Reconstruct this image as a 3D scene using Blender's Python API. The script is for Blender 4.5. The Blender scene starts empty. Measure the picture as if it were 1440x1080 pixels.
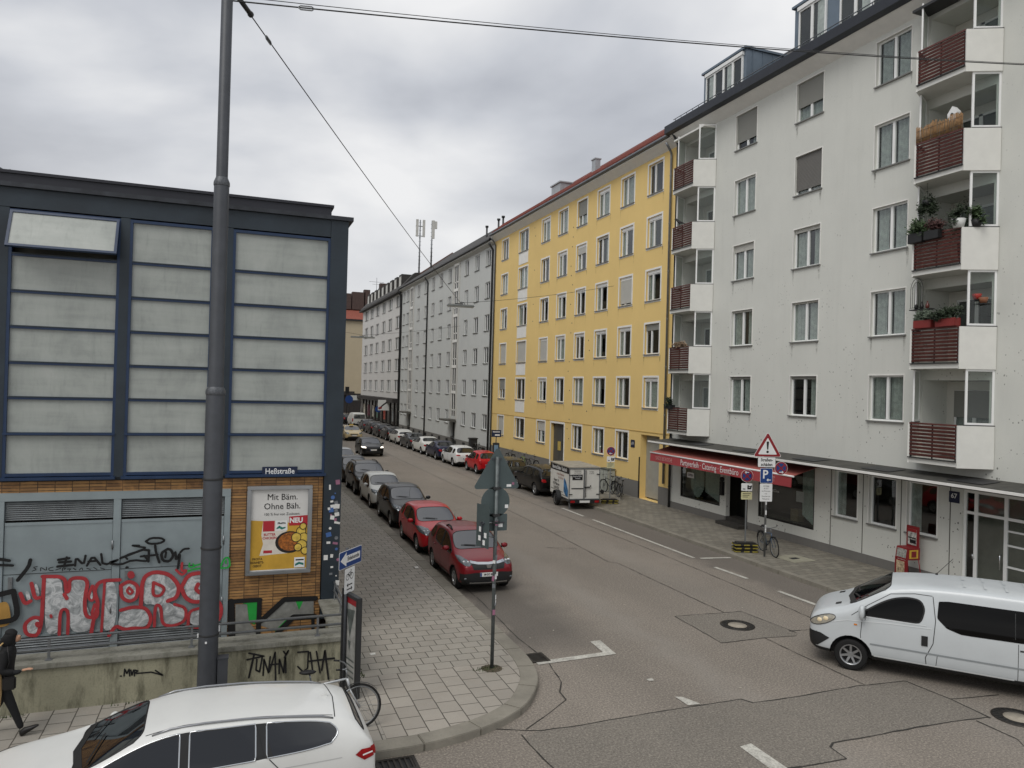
import bpy, bmesh, math, random
from mathutils import Vector, Matrix
from mathutils.bvhtree import BVHTree
random.seed(7)
SC = bpy.context.scene
COL = SC.collection
PI = math.pi
# ------------------------------------------------------------------ camera
CAMH = 5.75
def _cam():
    yaw, pitch, roll = 0.36166595, 0.0059923, 0.02703819
    f = Vector((math.sin(yaw)*math.cos(pitch), math.cos(yaw)*math.cos(pitch), math.sin(pitch)))
    r = Vector((math.cos(yaw), -math.sin(yaw), 0)); u = r.cross(f)
    r2 = math.cos(roll)*r + math.sin(roll)*u; u2 = -math.sin(roll)*r + math.cos(roll)*u
    cd = bpy.data.cameras.new('Camera'); co = bpy.data.objects.new('Camera', cd); COL.objects.link(co)
    m = Matrix((r2, u2, -f)).transposed().to_4x4(); m.translation = (0, 0, CAMH)
    co.matrix_world = m
    cd.sensor_width = 36.0; cd.lens = 1043.36/1440*36; cd.clip_start = 0.1; cd.clip_end = 2000
    SC.camera = co
_cam()
# ------------------------------------------------------------------ sky and sun
SUN_EL, SUN_AZ = math.radians(52), math.radians(232)   # azimuth clockwise from +Y
def _world():
    w = bpy.data.worlds.new('World'); SC.world = w; w.use_nodes = True
    nt = w.node_tree; N = nt.nodes; L = nt.links; N.clear()
    out = N.new('ShaderNodeOutputWorld')
    sky = N.new('ShaderNodeTexSky'); sky.sky_type = 'NISHITA'; sky.sun_disc = False
    sky.sun_elevation = SUN_EL; sky.sun_rotation = SUN_AZ; sky.air_density = 1.5; sky.dust_density = 4
    b1 = N.new('ShaderNodeBackground'); b1.inputs[1].default_value = 0.1; L.new(sky.outputs[0], b1.inputs[0])
    tc = N.new('ShaderNodeTexCoord'); sp = N.new('ShaderNodeSeparateXYZ'); L.new(tc.outputs['Generated'], sp.inputs[0])
    def math_(op, a, b):
        n = N.new('ShaderNodeMath'); n.operation = op
        for i, v in enumerate((a, b)):
            if isinstance(v, (int, float)): n.inputs[i].default_value = v
            else: L.new(v, n.inputs[i])
        return n.outputs[0]
    z = math_('ADD', math_('MAXIMUM', sp.outputs[2], 0.0), 0.22)
    cx = N.new('ShaderNodeCombineXYZ'); L.new(math_('DIVIDE', sp.outputs[0], z), cx.inputs[0]); L.new(math_('DIVIDE', sp.outputs[1], z), cx.inputs[1])
    n1 = N.new('ShaderNodeTexNoise'); n1.inputs['Scale'].default_value = 1.0; n1.inputs['Detail'].default_value = 6; n1.inputs['Roughness'].default_value = .45; n1.inputs['Distortion'].default_value = .25
    mp = N.new('ShaderNodeMapping'); mp.inputs['Location'].default_value = (2.3, 5.1, 0); L.new(cx.outputs[0], mp.inputs[0]); L.new(mp.outputs[0], n1.inputs['Vector'])
    cr = N.new('ShaderNodeValToRGB'); e = cr.color_ramp.elements
    e[0].position = .36; e[0].color = (.27, .285, .325, 1); e[1].position = .62; e[1].color = (.73, .73, .735, 1)
    m2 = e.new(.5); m2.color = (.49, .505, .54, 1)
    L.new(n1.outputs[0], cr.inputs[0])
    mx = N.new('ShaderNodeMix'); mx.data_type = 'RGBA'
    hz = N.new('ShaderNodeMapRange'); L.new(sp.outputs[2], hz.inputs[0]); hz.inputs[1].default_value = .02; hz.inputs[2].default_value = .34; hz.inputs[3].default_value = 0.78; hz.inputs[4].default_value = 0.0
    L.new(hz.outputs[0], mx.inputs[0]); L.new(cr.outputs[0], mx.inputs[6]); mx.inputs[7].default_value = (.70, .70, .705, 1)
    b2 = N.new('ShaderNodeBackground'); L.new(mx.outputs[2], b2.inputs[0]); b2.inputs[1].default_value = 1.0
    ms = N.new('ShaderNodeMixShader'); ms.inputs[0].default_value = .95
    L.new(b1.outputs[0], ms.inputs[1]); L.new(b2.outputs[0], ms.inputs[2]); L.new(ms.outputs[0], out.inputs[0])
_world()
def _sun():
    ld = bpy.data.lights.new('Sun', 'SUN'); ld.energy = 1.2; ld.angle = math.radians(35); ld.color = (1, .97, .92)
    o = bpy.data.objects.new('Sun', ld); COL.objects.link(o)
    d = Vector((math.sin(SUN_AZ)*math.cos(SUN_EL), math.cos(SUN_AZ)*math.cos(SUN_EL), math.sin(SUN_EL)))
    o.rotation_euler = d.to_track_quat('Z', 'Y').to_euler(); o.location = d*60
_sun()
vs = SC.view_settings
vs.view_transform = 'Standard'; vs.look = 'None'; vs.exposure = 0.3; vs.gamma = 1.0; vs.use_curve_mapping = False
SC.cycles.max_bounces = 8; SC.cycles.transparent_max_bounces = 12
# ------------------------------------------------------------------ helpers
def lin(h):
    h = h.lstrip('#'); v = [int(h[i:i+2], 16)/255 for i in (0, 2, 4)]
    return tuple(c/12.92 if c <= .04045 else ((c+.055)/1.055)**2.4 for c in v) + (1,)
MATS = {}
class NT:
    def __init__(s, name):
        s.m = bpy.data.materials.new(name); s.m.use_nodes = True; s.t = s.m.node_tree; s.N = s.t.nodes; s.L = s.t.links
        s.b = s.N['Principled BSDF']; s.tc = None
    def node(s, t, **kw):
        n = s.N.new(t)
        for k, v in kw.items(): setattr(n, k, v)
        return n
    def link(s, a, b): s.L.new(a, b)
    def pos(s, swz=None, scale=None):
        g = s.node('ShaderNodeNewGeometry').outputs['Position']
        if swz is None and scale is None: return g
        if swz:
            sp = s.node('ShaderNodeSeparateXYZ'); s.link(g, sp.inputs[0]); c = s.node('ShaderNodeCombineXYZ')
            for i, a in enumerate(swz):
                if a in 'xyz': s.link(sp.outputs['xyz'.index(a)], c.inputs[i])
            g = c.outputs[0]
        if scale:
            m = s.node('ShaderNodeMapping'); m.inputs['Scale'].default_value = scale; s.link(g, m.inputs[0]); g = m.outputs[0]
        return g
    def noise(s, vec, scale, detail=4, rough=.55, dist=0):
        n = s.node('ShaderNodeTexNoise'); n.inputs['Scale'].default_value = scale; n.inputs['Detail'].default_value = detail
        n.inputs['Roughness'].default_value = rough; n.inputs['Distortion'].default_value = dist
        if vec is not None: s.link(vec, n.inputs['Vector'])
        return n.outputs[0]
    def ramp(s, fac, *st):
        r = s.node('ShaderNodeValToRGB'); e = r.color_ramp.elements
        while len(e) < len(st): e.new(.5)
        for i, (p, c) in enumerate(st):
            e[i].position = p; e[i].color = c if isinstance(c, tuple) else (c, c, c, 1)
        s.link(fac, r.inputs[0]); return r.outputs[0]
    def mix(s, fac, a, b, mode='MIX'):
        m = s.node('ShaderNodeMix', data_type='RGBA', blend_type=mode)
        for i, v in ((0, fac), (6, a), (7, b)):
            if isinstance(v, (int, float)): m.inputs[i].default_value = v
            elif isinstance(v, tuple): m.inputs[i].default_value = v
            else: s.link(v, m.inputs[i])
        return m.outputs[2]
    def math(s, op, a, b=0.0):
        n = s.node('ShaderNodeMath', operation=op)
        for i, v in enumerate((a, b)):
            if isinstance(v, (int, float)): n.inputs[i].default_value = v
            else: s.link(v, n.inputs[i])
        return n.outputs[0]
    def bump(s, h, st=.3, d=.02):
        b = s.node('ShaderNodeBump'); b.inputs['Strength'].default_value = st; b.inputs['Distance'].default_value = d
        s.link(h, b.inputs['Height']); s.link(b.outputs[0], s.b.inputs['Normal'])
    def base(s, c):
        if isinstance(c, tuple): s.b.inputs['Base Color'].default_value = c
        else: s.link(c, s.b.inputs['Base Color'])
    def set(s, **k):
        for a, v in k.items(): s.b.inputs[a.replace('_', ' ')].default_value = v
def mat(name, hexc, rough=.6, metal=0., var=.12, scale=3., ior=1.5, coat=0., bump=0.):
    if name in MATS: return MATS[name]
    t = NT(name); c = lin(hexc) if isinstance(hexc, str) else hexc
    t.set(Roughness=rough, Metallic=metal, IOR=ior)
    if coat: t.b.inputs['Coat Weight'].default_value = coat; t.b.inputs['Coat Roughness'].default_value = .04
    if var:
        tc = t.node('ShaderNodeTexCoord').outputs['Object']
        n = t.noise(tc, scale, 5, .6)
        d = tuple(x*(1-var) for x in c[:3]) + (1,); l = tuple(min(1, x*(1+var)) for x in c[:3]) + (1,)
        t.base(t.ramp(n, (.3, d), (.7, l)))
        if bump: t.bump(t.noise(tc, scale*8, 3), bump, .01)
    else: t.base(c)
    MATS[name] = t.m
    return t.m
def emit(name, hexc, st):
    if name in MATS: return MATS[name]
    t = NT(name); c = lin(hexc); t.base(c); t.b.inputs['Emission Color'].default_value = c; t.b.inputs['Emission Strength'].default_value = st
    MATS[name] = t.m; return t.m
WORLD = set()
def thing(name, label, cat, loc=(0, 0, 0), rotz=0., group=None, world=False):
    o = bpy.data.objects.new(name, None); COL.objects.link(o); o.empty_display_size = .3
    o.location = loc; o.rotation_euler = (0, 0, rotz)
    tag(o, label, cat, group)
    if world: WORLD.add(o.name)
    return o
def tag(o, label, cat, group=None):
    o['label'] = label; o['category'] = cat
    if group: o['group'] = group
    return o
def link(name, me, parent=None, loc=None):
    o = bpy.data.objects.new(name, me); COL.objects.link(o)
    if parent is not None:
        o.parent = parent
        if parent.name in WORLD: o.location = -parent.location
    if loc is not None: o.location = Vector(o.location) + Vector(loc)
    return o
def dup(root, loc, rotz, label, group=None, scale=None):
    r = root.copy(); COL.objects.link(r); r.location = loc; r.rotation_euler = (0, 0, rotz); r['label'] = label
    if group: r['group'] = group
    if scale: r.scale = scale
    for ch in root.children:
        c = ch.copy(); COL.objects.link(c); c.parent = r
        for g in ch.children:
            d = g.copy(); COL.objects.link(d); d.parent = c
    return r
def chaikin(P, n=2, closed=False, r=.22):
    P = [Vector(p) for p in P]
    for _ in range(n):
        Q = [] if closed else [P[0]]; N = len(P)
        for i in range(N if closed else N-1):
            a, b = P[i], P[(i+1) % N]; Q += [a.lerp(b, r), a.lerp(b, 1-r)]
        P = Q if closed else Q+[P[-1]]
    return [tuple(p) for p in P]
class MB:
    def __init__(s): s.bm = bmesh.new(); s.mi = 0
    def face(s, pts):
        try:
            f = s.bm.faces.new([s.bm.verts.new(Vector(p)) for p in pts]); f.material_index = s.mi; return f
        except ValueError: return None
    def box(s, x0, x1, y0, y1, z0, z1, M=None):
        p = [Vector((x, y, z)) for z in (z0, z1) for y in (y0, y1) for x in (x0, x1)]
        if M is not None: p = [M @ q for q in p]
        v = [s.bm.verts.new(q) for q in p]
        for q in ((0, 2, 3, 1), (4, 5, 7, 6), (0, 1, 5, 4), (2, 6, 7, 3), (0, 4, 6, 2), (1, 3, 7, 5)):
            f = s.bm.faces.new([v[i] for i in q]); f.material_index = s.mi
        return s
    def prism(s, poly, ext):
        ext = Vector(ext); a = [s.bm.verts.new(Vector(p)) for p in poly]; b = [s.bm.verts.new(Vector(p)+ext) for p in poly]
        n = len(a)
        fs = [s.bm.faces.new(a), s.bm.faces.new(b[::-1])] + [s.bm.faces.new((a[i], b[i], b[(i+1) % n], a[(i+1) % n])) for i in range(n)]
        for f in fs: f.material_index = s.mi
        return s
    def ring_tube(s, rings, cap=True):
        R = [[s.bm.verts.new(p) for p in r] for r in rings]; n = len(R[0])
        for a, b in zip(R, R[1:]):
            for i in range(n):
                f = s.bm.faces.new((a[i], a[(i+1) % n], b[(i+1) % n], b[i])); f.material_index = s.mi; f.smooth = True
        if cap:
            for r in (R[0][::-1], R[-1]):
                f = s.bm.faces.new(r); f.material_index = s.mi
        return s
    def tube(s, pts, r, n=8, cap=True, closed=False):
        pts = [Vector(p) for p in pts]; rs = r if isinstance(r, (list, tuple)) else [r]*len(pts)
        rings = []; N = len(pts); prev = None
        for i, p in enumerate(pts):
            if closed: d = pts[(i+1) % N]-pts[i-1]
            else: d = pts[min(i+1, N-1)]-pts[max(i-1, 0)]
            d.normalize()
            u = prev - d*prev.dot(d) if prev is not None else d.orthogonal()
            if u.length < 1e-6: u = d.orthogonal()
            u.normalize(); prev = u; w = d.cross(u)
            rings.append([p + (u*math.cos(2*PI*k/n) + w*math.sin(2*PI*k/n))*rs[i] for k in range(n)])
        if closed: rings.append(rings[0]); cap = False
        return s.ring_tube(rings, cap)
    def cyl(s, p0, p1, r0, r1=None, n=16): return s.tube([p0, p1], [r0, r0 if r1 is None else r1], n)
    def lathe(s, prof, c=(0, 0, 0), axis='z', n=20, cap=False):
        c = Vector(c); rings = []
        for r, h in prof:
            q = []
            for k in range(n):
                a = 2*PI*k/n; x, y = r*math.cos(a), r*math.sin(a)
                q.append(c + Vector({'z': (x, y, h), 'x': (h, x, y), 'y': (y, h, x)}[axis]))
            rings.append(q)
        return s.ring_tube(rings, cap)
    def ball(s, c, r, u=12, v=8, M=None):
        c = Vector(c); r = Vector(r) if not isinstance(r, (int, float)) else Vector((r, r, r)); rings = []
        for j in range(1, v):
            t = PI*j/v
            rings.append([(M @ Vector((r.x*math.sin(t)*math.cos(2*PI*k/u), r.y*math.sin(t)*math.sin(2*PI*k/u), -r.z*math.cos(t))) if M else Vector((r.x*math.sin(t)*math.cos(2*PI*k/u), r.y*math.sin(t)*math.sin(2*PI*k/u), -r.z*math.cos(t)))) + c for k in range(u)])
        return s.ring_tube(rings, True)
    def ribbon(s, pts, w, f3, disc=8):
        """flat stroke: pts 2D, f3 maps (u,v) to a point on the surface"""
        P = [Vector(p) for p in pts]
        for a, b in zip(P, P[1:]):
            d = (b-a)
            if d.length < 1e-6: continue
            n = Vector((-d.y, d.x)).normalized()*(w/2)
            s.face([f3(*(a+n)), f3(*(b+n)), f3(*(b-n)), f3(*(a-n))])
        if disc:
            for k, p in enumerate(P):
                s.face([f3(p.x+w/2*math.cos(2*PI*i/disc), p.y+w/2*math.sin(2*PI*i/disc), (k+1)*.00003) for i in range(disc)])
        return s
    def build(s, name, mats, parent=None, smooth=False, bevel=0, loc=None, weld=False, kind=None, recalc=True):
        bm = s.bm
        if weld: bmesh.ops.remove_doubles(bm, verts=bm.verts, dist=1e-4)
        if recalc: bmesh.ops.recalc_face_normals(bm, faces=bm.faces)
        if bevel:
            es = [e for e in bm.edges if len(e.link_faces) == 2 and e.calc_face_angle(0) > .6]
            bmesh.ops.bevel(bm, geom=es, offset=bevel, segments=2, affect='EDGES', clamp_overlap=True)
        me = bpy.data.meshes.new(name); bm.to_mesh(me); bm.free()
        for m in (mats if isinstance(mats, (list, tuple)) else [mats]): me.materials.append(m)
        if smooth: me.polygons.foreach_set('use_smooth', [True]*len(me.polygons))
        o = link(name, me, parent, loc)
        if kind: o['kind'] = kind
        return o
def holed(mb, us, vs_, holes, f, depth=0.0, rmi=None):
    """wall grid u x v with rectangular holes; f(u,v,d) -> point, d = depth behind the face; reveals go back by depth"""
    U = sorted(set([us[0], us[1]] + [h[0] for h in holes] + [h[1] for h in holes])); V = sorted(set([vs_[0], vs_[1]] + [h[2] for h in holes] + [h[3] for h in holes]))
    U = [u for u in U if us[0] <= u <= us[1]]; V = [v for v in V if vs_[0] <= v <= vs_[1]]
    for v0, v1 in zip(V, V[1:]):
        vm = (v0+v1)/2; run = None
        for u0, u1 in zip(U, U[1:]):
            um = (u0+u1)/2
            if any(h[0] < um < h[1] and h[2] < vm < h[3] for h in holes):
                if run: mb.face([f(run[0], v0, 0), f(run[1], v0, 0), f(run[1], v1, 0), f(run[0], v1, 0)]); run = None
            else: run = (run[0], u1) if run else (u0, u1)
        if run: mb.face([f(run[0], v0, 0), f(run[1], v0, 0), f(run[1], v1, 0), f(run[0], v1, 0)])
    if depth:
        o = mb.mi
        if rmi is not None: mb.mi = rmi
        for h in holes:
            d = h[4] if len(h) > 4 else depth
            a, b, c, e = h[:4]
            for p, q in (((a, c), (b, c)), ((b, c), (b, e)), ((b, e), (a, e)), ((a, e), (a, c))):
                mb.face([f(*p, 0), f(*q, 0), f(*q, d), f(*p, d)])
        mb.mi = o
def text(s, size, m, M, parent=None, name='lettering', sx=1.0, align='CENTER', bold=0.0, spacing=1.0):
    cu = bpy.data.curves.new(name, 'FONT'); cu.body = s; cu.size = size; cu.align_x = align; cu.align_y = 'CENTER'; cu.offset = bold; cu.space_character = spacing
    cu.resolution_u = 2
    o = bpy.data.objects.new(name, cu); COL.objects.link(o)
    me = bpy.data.meshes.new_from_object(o.evaluated_get(bpy.context.evaluated_depsgraph_get()))
    bpy.data.objects.remove(o); bpy.data.curves.remove(cu)
    me.transform(M @ Matrix.Diagonal((sx, 1, 1, 1))); me.materials.clear(); me.materials.append(m)
    return link(name, me, parent)
def plane_M(o, right, up):
    r = Vector(right).normalized(); u = Vector(up).normalized(); n = r.cross(u)
    M = Matrix((r, u, n)).transposed().to_4x4(); M.translation = Vector(o); return M
# ------------------------------------------------------------------ materials
def plaster(name, hexc, spots=0., streak=.25, dark=.8, fine=.06):
    t = NT(name); c = lin(hexc); p = t.pos()
    n = t.noise(p, .6, 4, .6); base = t.mix(t.ramp(n, (.3, 0.), (.75, 1.)), tuple(x*.93 for x in c[:3])+(1,), c)
    st = t.noise(t.pos(scale=(1.3, 1.3, .12)), 2.2, 5, .7)
    base = t.mix(t.math('MULTIPLY', t.ramp(st, (.52, 0.), (.8, 1.)), streak), base, tuple(x*dark*.8 for x in c[:3])+(1,))
    g = t.noise(p, 38, 3, .7)
    base = t.mix(t.ramp(g, (.35, fine), (.6, 0.)), base, tuple(x*.5 for x in c[:3])+(1,))
    if spots:
        vo = t.node('ShaderNodeTexVoronoi'); vo.inputs['Scale'].default_value = 9; t.link(t.pos(scale=(1, 1, .75)), vo.inputs['Vector'])
        sp = t.math('LESS_THAN', vo.outputs['Distance'], t.ramp(t.noise(p, 1.3, 5, .75), (.46, 0.), (.66, .27)))
        z = t.node('ShaderNodeSeparateXYZ'); t.link(p, z.inputs[0])
        mk = t.ramp(t.math('DIVIDE', z.outputs[2], 18.), (.15, 1.), (.75, .12))
        base = t.mix(t.math('MULTIPLY', t.math('MULTIPLY', sp, mk), spots), base, lin('#4b4a44'))
    t.base(base); t.set(Roughness=.85); t.bump(t.noise(p, 26, 3, .65), .25, .012)
    MATS[name] = t.m; return t.m
M_WHITE = plaster('white_plaster', '#d4d5ce', spots=.85, streak=.18)
M_WHITE2 = plaster('white_plaster_smooth', '#d3d1c8', spots=0, streak=.3)
M_YELLOW = plaster('yellow_plaster', '#e8c983', spots=0, streak=.10, dark=.9)
M_GREY1 = plaster('pale_blue_plaster', '#c6c8c5', streak=.25)
M_GREY2 = plaster('pale_grey_plaster', '#d2d0cc', streak=.2)
M_BEIGE = plaster('beige_plaster', '#b9ac92', streak=.2)
M_PLINTH = plaster('grey_plinth', '#75736f', streak=.4)
M_TRIM = mat('white_trim', '#e4e3de', .6, var=.05)
M_TRIMG = mat('grey_trim', '#bdbcb6', .7, var=.1)
M_FRAME = mat('white_window_frame', '#e9eae8', .35, var=.03)
M_SILL = mat('grey_sill', '#7d7d7a', .5, .2, var=.1)
M_DARKSILL = mat('dark_sill', '#56544e', .6, var=.15)
M_SHUT = mat('grey_roller_shutter', '#85857f', .6, var=.06, scale=30)
M_SHUTL = mat('pale_roller_shutter', '#b4b3ac', .6, var=.05)
M_SHUTD = mat('dark_roller_shutter', '#6a6864', .6, var=.06)
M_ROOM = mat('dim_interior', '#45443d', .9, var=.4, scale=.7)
M_ZINC = mat('blue_grey_zinc', '#6d7a86', .38, .35, var=.12, scale=1.5)
M_DKROOF = mat('dark_roof', '#3b3937', .75, var=.25, scale=2)
M_FASCIA = mat('dark_blue_fascia', '#23272f', .45, var=.2)
M_GUTTER = mat('gutter_zinc', '#6d7175', .4, .6, var=.15)
M_PIPE = mat('downpipe_dark', '#3a3b3c', .5, .3, var=.15)
M_BLACK = mat('black_rubber', '#101010', .6, var=.1)
M_DKGREY = mat('dark_grey', '#2b2c2d', .55, var=.15)
M_STEEL = mat('galvanised_steel', '#8b8e90', .42, .75, var=.15, scale=6)
M_POLE = mat('grey_painted_pole', '#44474c', .5, .15, var=.14, scale=4)
M_SIGNBACK = mat('grey_sign_back', '#4f5b5c', .5, .25, var=.08)
M_SIGNWHITE = mat('white_sign', '#e4e5e4', .4, var=.04)
M_SIGNBLUE = mat('blue_sign', '#123c7c', .4, var=.05)
M_SIGNRED = mat('red_sign', '#8a1d23', .4, var=.05)
M_INK = mat('black_ink', '#0d0d0e', .6, var=0)
M_WOOD = mat('red_brown_slats', '#5a302b', .55, var=.3, scale=5)
M_CONC = None
def _conc(name, hexc, moss=.5):
    t = NT(name); c = lin(hexc); p = t.pos()
    b = t.mix(t.ramp(t.noise(p, 1.1, 6, .65), (.3, 0.), (.7, 1.)), tuple(x*.72 for x in c[:3])+(1,), c)
    st = t.noise(t.pos(scale=(2.2, 2.2, .5)), 1.6, 6, .75)
    b = t.mix(t.math('MULTIPLY', t.ramp(st, (.47, 0.), (.62, 1.)), moss), b, lin('#474636'))
    b = t.mix(t.ramp(t.noise(p, 30, 3), (.32, .4), (.5, 0.)), b, tuple(x*.5 for x in c[:3])+(1,))
    t.base(b); t.set(Roughness=.9); t.bump(t.noise(p, 18, 5, .7), .35, .012); MATS[name] = t.m; return t.m
M_CONC = _conc('stained_concrete', '#a29f88', .75)
M_COPE = _conc('coping_concrete', '#8b8a80', .55)
def glass(name, tint='#c9d6d2', refl=.5, f0=1.5, rough=.02):
    t = NT(name); N = t.N; N.remove(t.b)
    tr = t.node('ShaderNodeBsdfTransparent'); tr.inputs[0].default_value = lin(tint)
    gl = t.node('ShaderNodeBsdfGlossy'); gl.inputs['Roughness'].default_value = rough; gl.inputs[0].default_value = (.9, .93, .95, 1)
    fr = t.node('ShaderNodeFresnel'); fr.inputs[0].default_value = f0
    mx = t.node('ShaderNodeMixShader'); bf = t.node('ShaderNodeNewGeometry').outputs['Backfacing']; t.link(t.math('MULTIPLY', t.math('ADD', fr.outputs[0], refl), t.math('SUBTRACT', 1.0, bf)), mx.inputs[0]); t.link(tr.outputs[0], mx.inputs[1]); t.link(gl.outputs[0], mx.inputs[2])
    t.link(mx.outputs[0], N['Material Output'].inputs[0]); MATS[name] = t.m; return t.m
M_GLASS = glass('window_glass', '#e1e4e3', .05, 1.5)
M_GLASSCLR = glass('clear_screen_glass', '#eff3f1', .02, 1.35)
M_CURT = mat('white_curtain', '#cfd4ce', .9, var=.22, scale=5)
def _winglass():
    # window seen at a distance: dim room and curtains behind glossy glass
    t = NT('far_window_glass'); oi = t.node('ShaderNodeObjectInfo')
    p = t.noise(t.pos(scale=(1, 1.3, .5)), 1.1, 3)
    b = t.ramp(t.math('ADD', t.math('MULTIPLY', oi.outputs['Random'], .45), t.math('MULTIPLY', p, .55)), (.36, lin('#141617')), (.54, lin('#2c3032')), (.70, lin('#6b6f6d')))
    t.base(b); t.set(Roughness=.15, IOR=1.35); t.b.inputs['Specular IOR Level'].default_value = .25; MATS['far'] = t.m; return t.m
M_FARGLASS = _winglass()
M_CARGLASS = mat('car_glass', '#0d1114', .03, var=0, ior=2.5)
M_CARSIDE = mat('car_side_glass', '#07090b', .04, var=0, ior=1.9)
M_CARGLASSD = mat('tinted_car_glass', '#040404', .06, var=0, ior=1.3)
M_TYRE = mat('tyre_rubber', '#0d0d0d', .8, var=.15)
M_RIM = mat('alloy_rim', '#a7a9ab', .3, .8, var=.1)
M_CHROME = mat('chrome', '#cfd2d4', .12, 1., var=.03)
M_LAMPG = mat('headlamp_glass', '#6d7275', .08, .6, var=.35, scale=10)
M_TAIL = mat('red_tail_lamp', '#9a1016', .18, .1, var=.25, scale=9)
M_LENS = mat('lamp_lens', '#c9ccce', .08, .5, var=.05)
M_AMBER = mat('amber_lamp', '#d07a18', .25, var=.1)
M_PLATE = mat('number_plate_white', '#dcdcd8', .5, var=.02)
M_PLASTIC = mat('black_trim_plastic', '#1a1b1c', .55, var=.1)
# measured outlines (metres, in the plane of each surface)
SEAMS = [[(12.39, 32.28), (12.31, 28.89), (12.03, 22.21), (12.26, 21.89), (12.28, 17.3), (12.3, 16.29)], [(14.32, 37.4), (14.37, 28.86), (14.49, 23.29), (14.34, 17.01), (14.23, 15.12)], [(10.83, 16.34), (12.81, 16.23), (13.01, 14.39), (12.93, 14.55), (13.52, 14.48)], [(10.83, 16.34), (10.76, 14.29), (11.99, 14.31), (12.83, 14.2)], [(11.99, 14.31), (11.98, 13.25), (12.0, 12.52), (12.03, 11.39)], [(5.03, 11.49), (5.78, 11.47), (7.57, 11.54), (9.16, 11.54), (9.27, 11.34), (10.27, 11.32), (11.83, 11.38), (13.01, 11.29), (13.1, 10.33), (13.05, 9.5)], [(13.1, 10.33), (14.24, 10.2)], [(7.54, 9.24), (8.44, 9.15), (9.31, 9.13), (9.35, 9.52), (9.53, 9.62), (11.67, 9.63), (13.05, 9.54)], [(12.69, 9.5), (12.69, 8.76), (12.55, 8.54)], [(4.3, 11.78), (4.8, 11.57), (5.03, 11.49)], [(4.66, 11.45), (4.67, 11.09), (4.73, 10.3), (4.76, 9.67)], [(4.81, 11.6), (5.96, 12.48), (6.0, 12.84), (6.23, 13.26), (6.41, 14.29), (6.34, 15.86), (6.45, 19.34)], [(10.86, 24.77), (11.88, 24.37)], [(12.34, 27.31), (13.29, 27.48)]]
MARKS = [[(15.18, 32.76), (15.2, 30.53)], [(15.22, 29.6), (15.3, 21.93)], [(15.43, 21.84), (16.81, 21.61)], [(15.15, 20.6), (15.28, 19.05)], [(15.17, 17.58), (15.3, 16.14)]]
PATCH = [(10.83, 16.34), (12.81, 16.23), (12.98, 14.6), (13.01, 14.39), (12.83, 14.2), (11.99, 14.31), (10.76, 14.29)]
DARKPATCH = [(8.14, 21.06), (9.14, 21.94), (8.14, 17.22), (8.39, 14.71), (6.84, 13.55), (5.79, 12.95), (6.58, 16.24)]
TAG_BLACK = [([(-3.115, 2.104), (-2.926, 2.126)], 0.05), ([(-3.099, 2.053), (-2.895, 2.058)], 0.05), ([(-3.126, 1.971), (-2.849, 1.988)], 0.05), ([(-2.97, 2.146), (-3.01, 1.98)], 0.045), ([(-2.819, 1.969), (-2.808, 2.137), (-2.671, 1.977), (-2.64, 2.161)], 0.045), ([(-2.611, 1.957), (-2.512, 2.154), (-2.372, 1.96)], 0.045), ([(-2.584, 2.04), (-2.434, 2.048)], 0.045), ([(-2.363, 2.18), (-2.326, 1.94), (-2.01, 2.059), (-2.252, 1.987), (-2.007, 1.938), (-1.794, 2.029), (-1.481, 1.977), (-1.579, 2.104)], 0.045), ([(-1.678, 2.317), (-1.833, 2.324), (-1.489, 2.255), (-1.951, 2.124), (-1.887, 2.052)], 0.04), ([(-2.011, 2.076), (-1.489, 2.273), (-1.497, 1.978)], 0.05), ([(-1.641, 2.09), (-1.328, 2.108)], 0.045), ([(-1.38, 2.302), (-1.361, 2.162), (-1.292, 1.949)], 0.05), ([(-1.14, 2.22), (-1.265, 2.139), (-1.229, 1.98), (-1.101, 1.955), (-1.024, 2.074), (-1.076, 2.199), (-1.14, 2.22)], 0.055), ([(-1.17, 2.152), (-1.183, 2.047)], 0.045), ([(-0.994, 2.142), (-0.973, 1.966), (-0.898, 2.137), (-0.937, 1.805)], 0.05), ([(-0.898, 2.137), (-0.835, 2.204), (-0.738, 2.207)], 0.045), ([(-1.555, 2.397), (-1.463, 2.462), (-1.274, 2.454), (-1.193, 2.397), (-1.302, 2.34), (-1.491, 2.342), (-1.555, 2.397)], 0.045), ([(-1.898, 1.881), (-1.877, 1.879)], 0.05), ([(-4.109, 2.176), (-3.941, 2.134)], 0.06), ([(-4.106, 2.061), (-3.883, 2.038)], 0.05), ([(-3.589, 2.13), (-3.614, 2.0), (-3.791, 1.747)], 0.07), ([(-4.091, 1.49), (-3.856, 1.538)], 0.1), ([(-3.856, 1.538), (-3.774, 1.105), (-3.827, 0.978), (-4.077, 0.951)], 0.1)]
TAG_FINE = [([(-3.472, 1.991), (-3.543, 1.979), (-3.479, 1.935), (-3.555, 1.907)], 0.018), ([(-3.412, 1.905), (-3.414, 1.978), (-3.312, 1.898), (-3.314, 1.972)], 0.018), ([(-3.198, 1.965), (-3.278, 1.946), (-3.266, 1.902), (-3.196, 1.891)], 0.018), ([(-3.153, 1.905), (-3.067, 1.934)], 0.018), ([(-3.036, 1.882), (-3.038, 1.939), (-2.979, 1.935), (-3.008, 1.907)], 0.018), ([(-2.949, 1.91), (-2.891, 1.913), (-2.919, 1.881)], 0.018), ([(-2.847, 1.92), (-2.802, 1.884)], 0.018), ([(-2.743, 1.88), (-2.699, 1.928), (-2.683, 1.877)], 0.018), ([(-2.61, 1.906), (-2.549, 1.879)], 0.018), ([(-2.491, 1.916), (-2.43, 1.872)], 0.018), ([(-2.37, 1.899), (-2.294, 1.87)], 0.018)]
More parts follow.
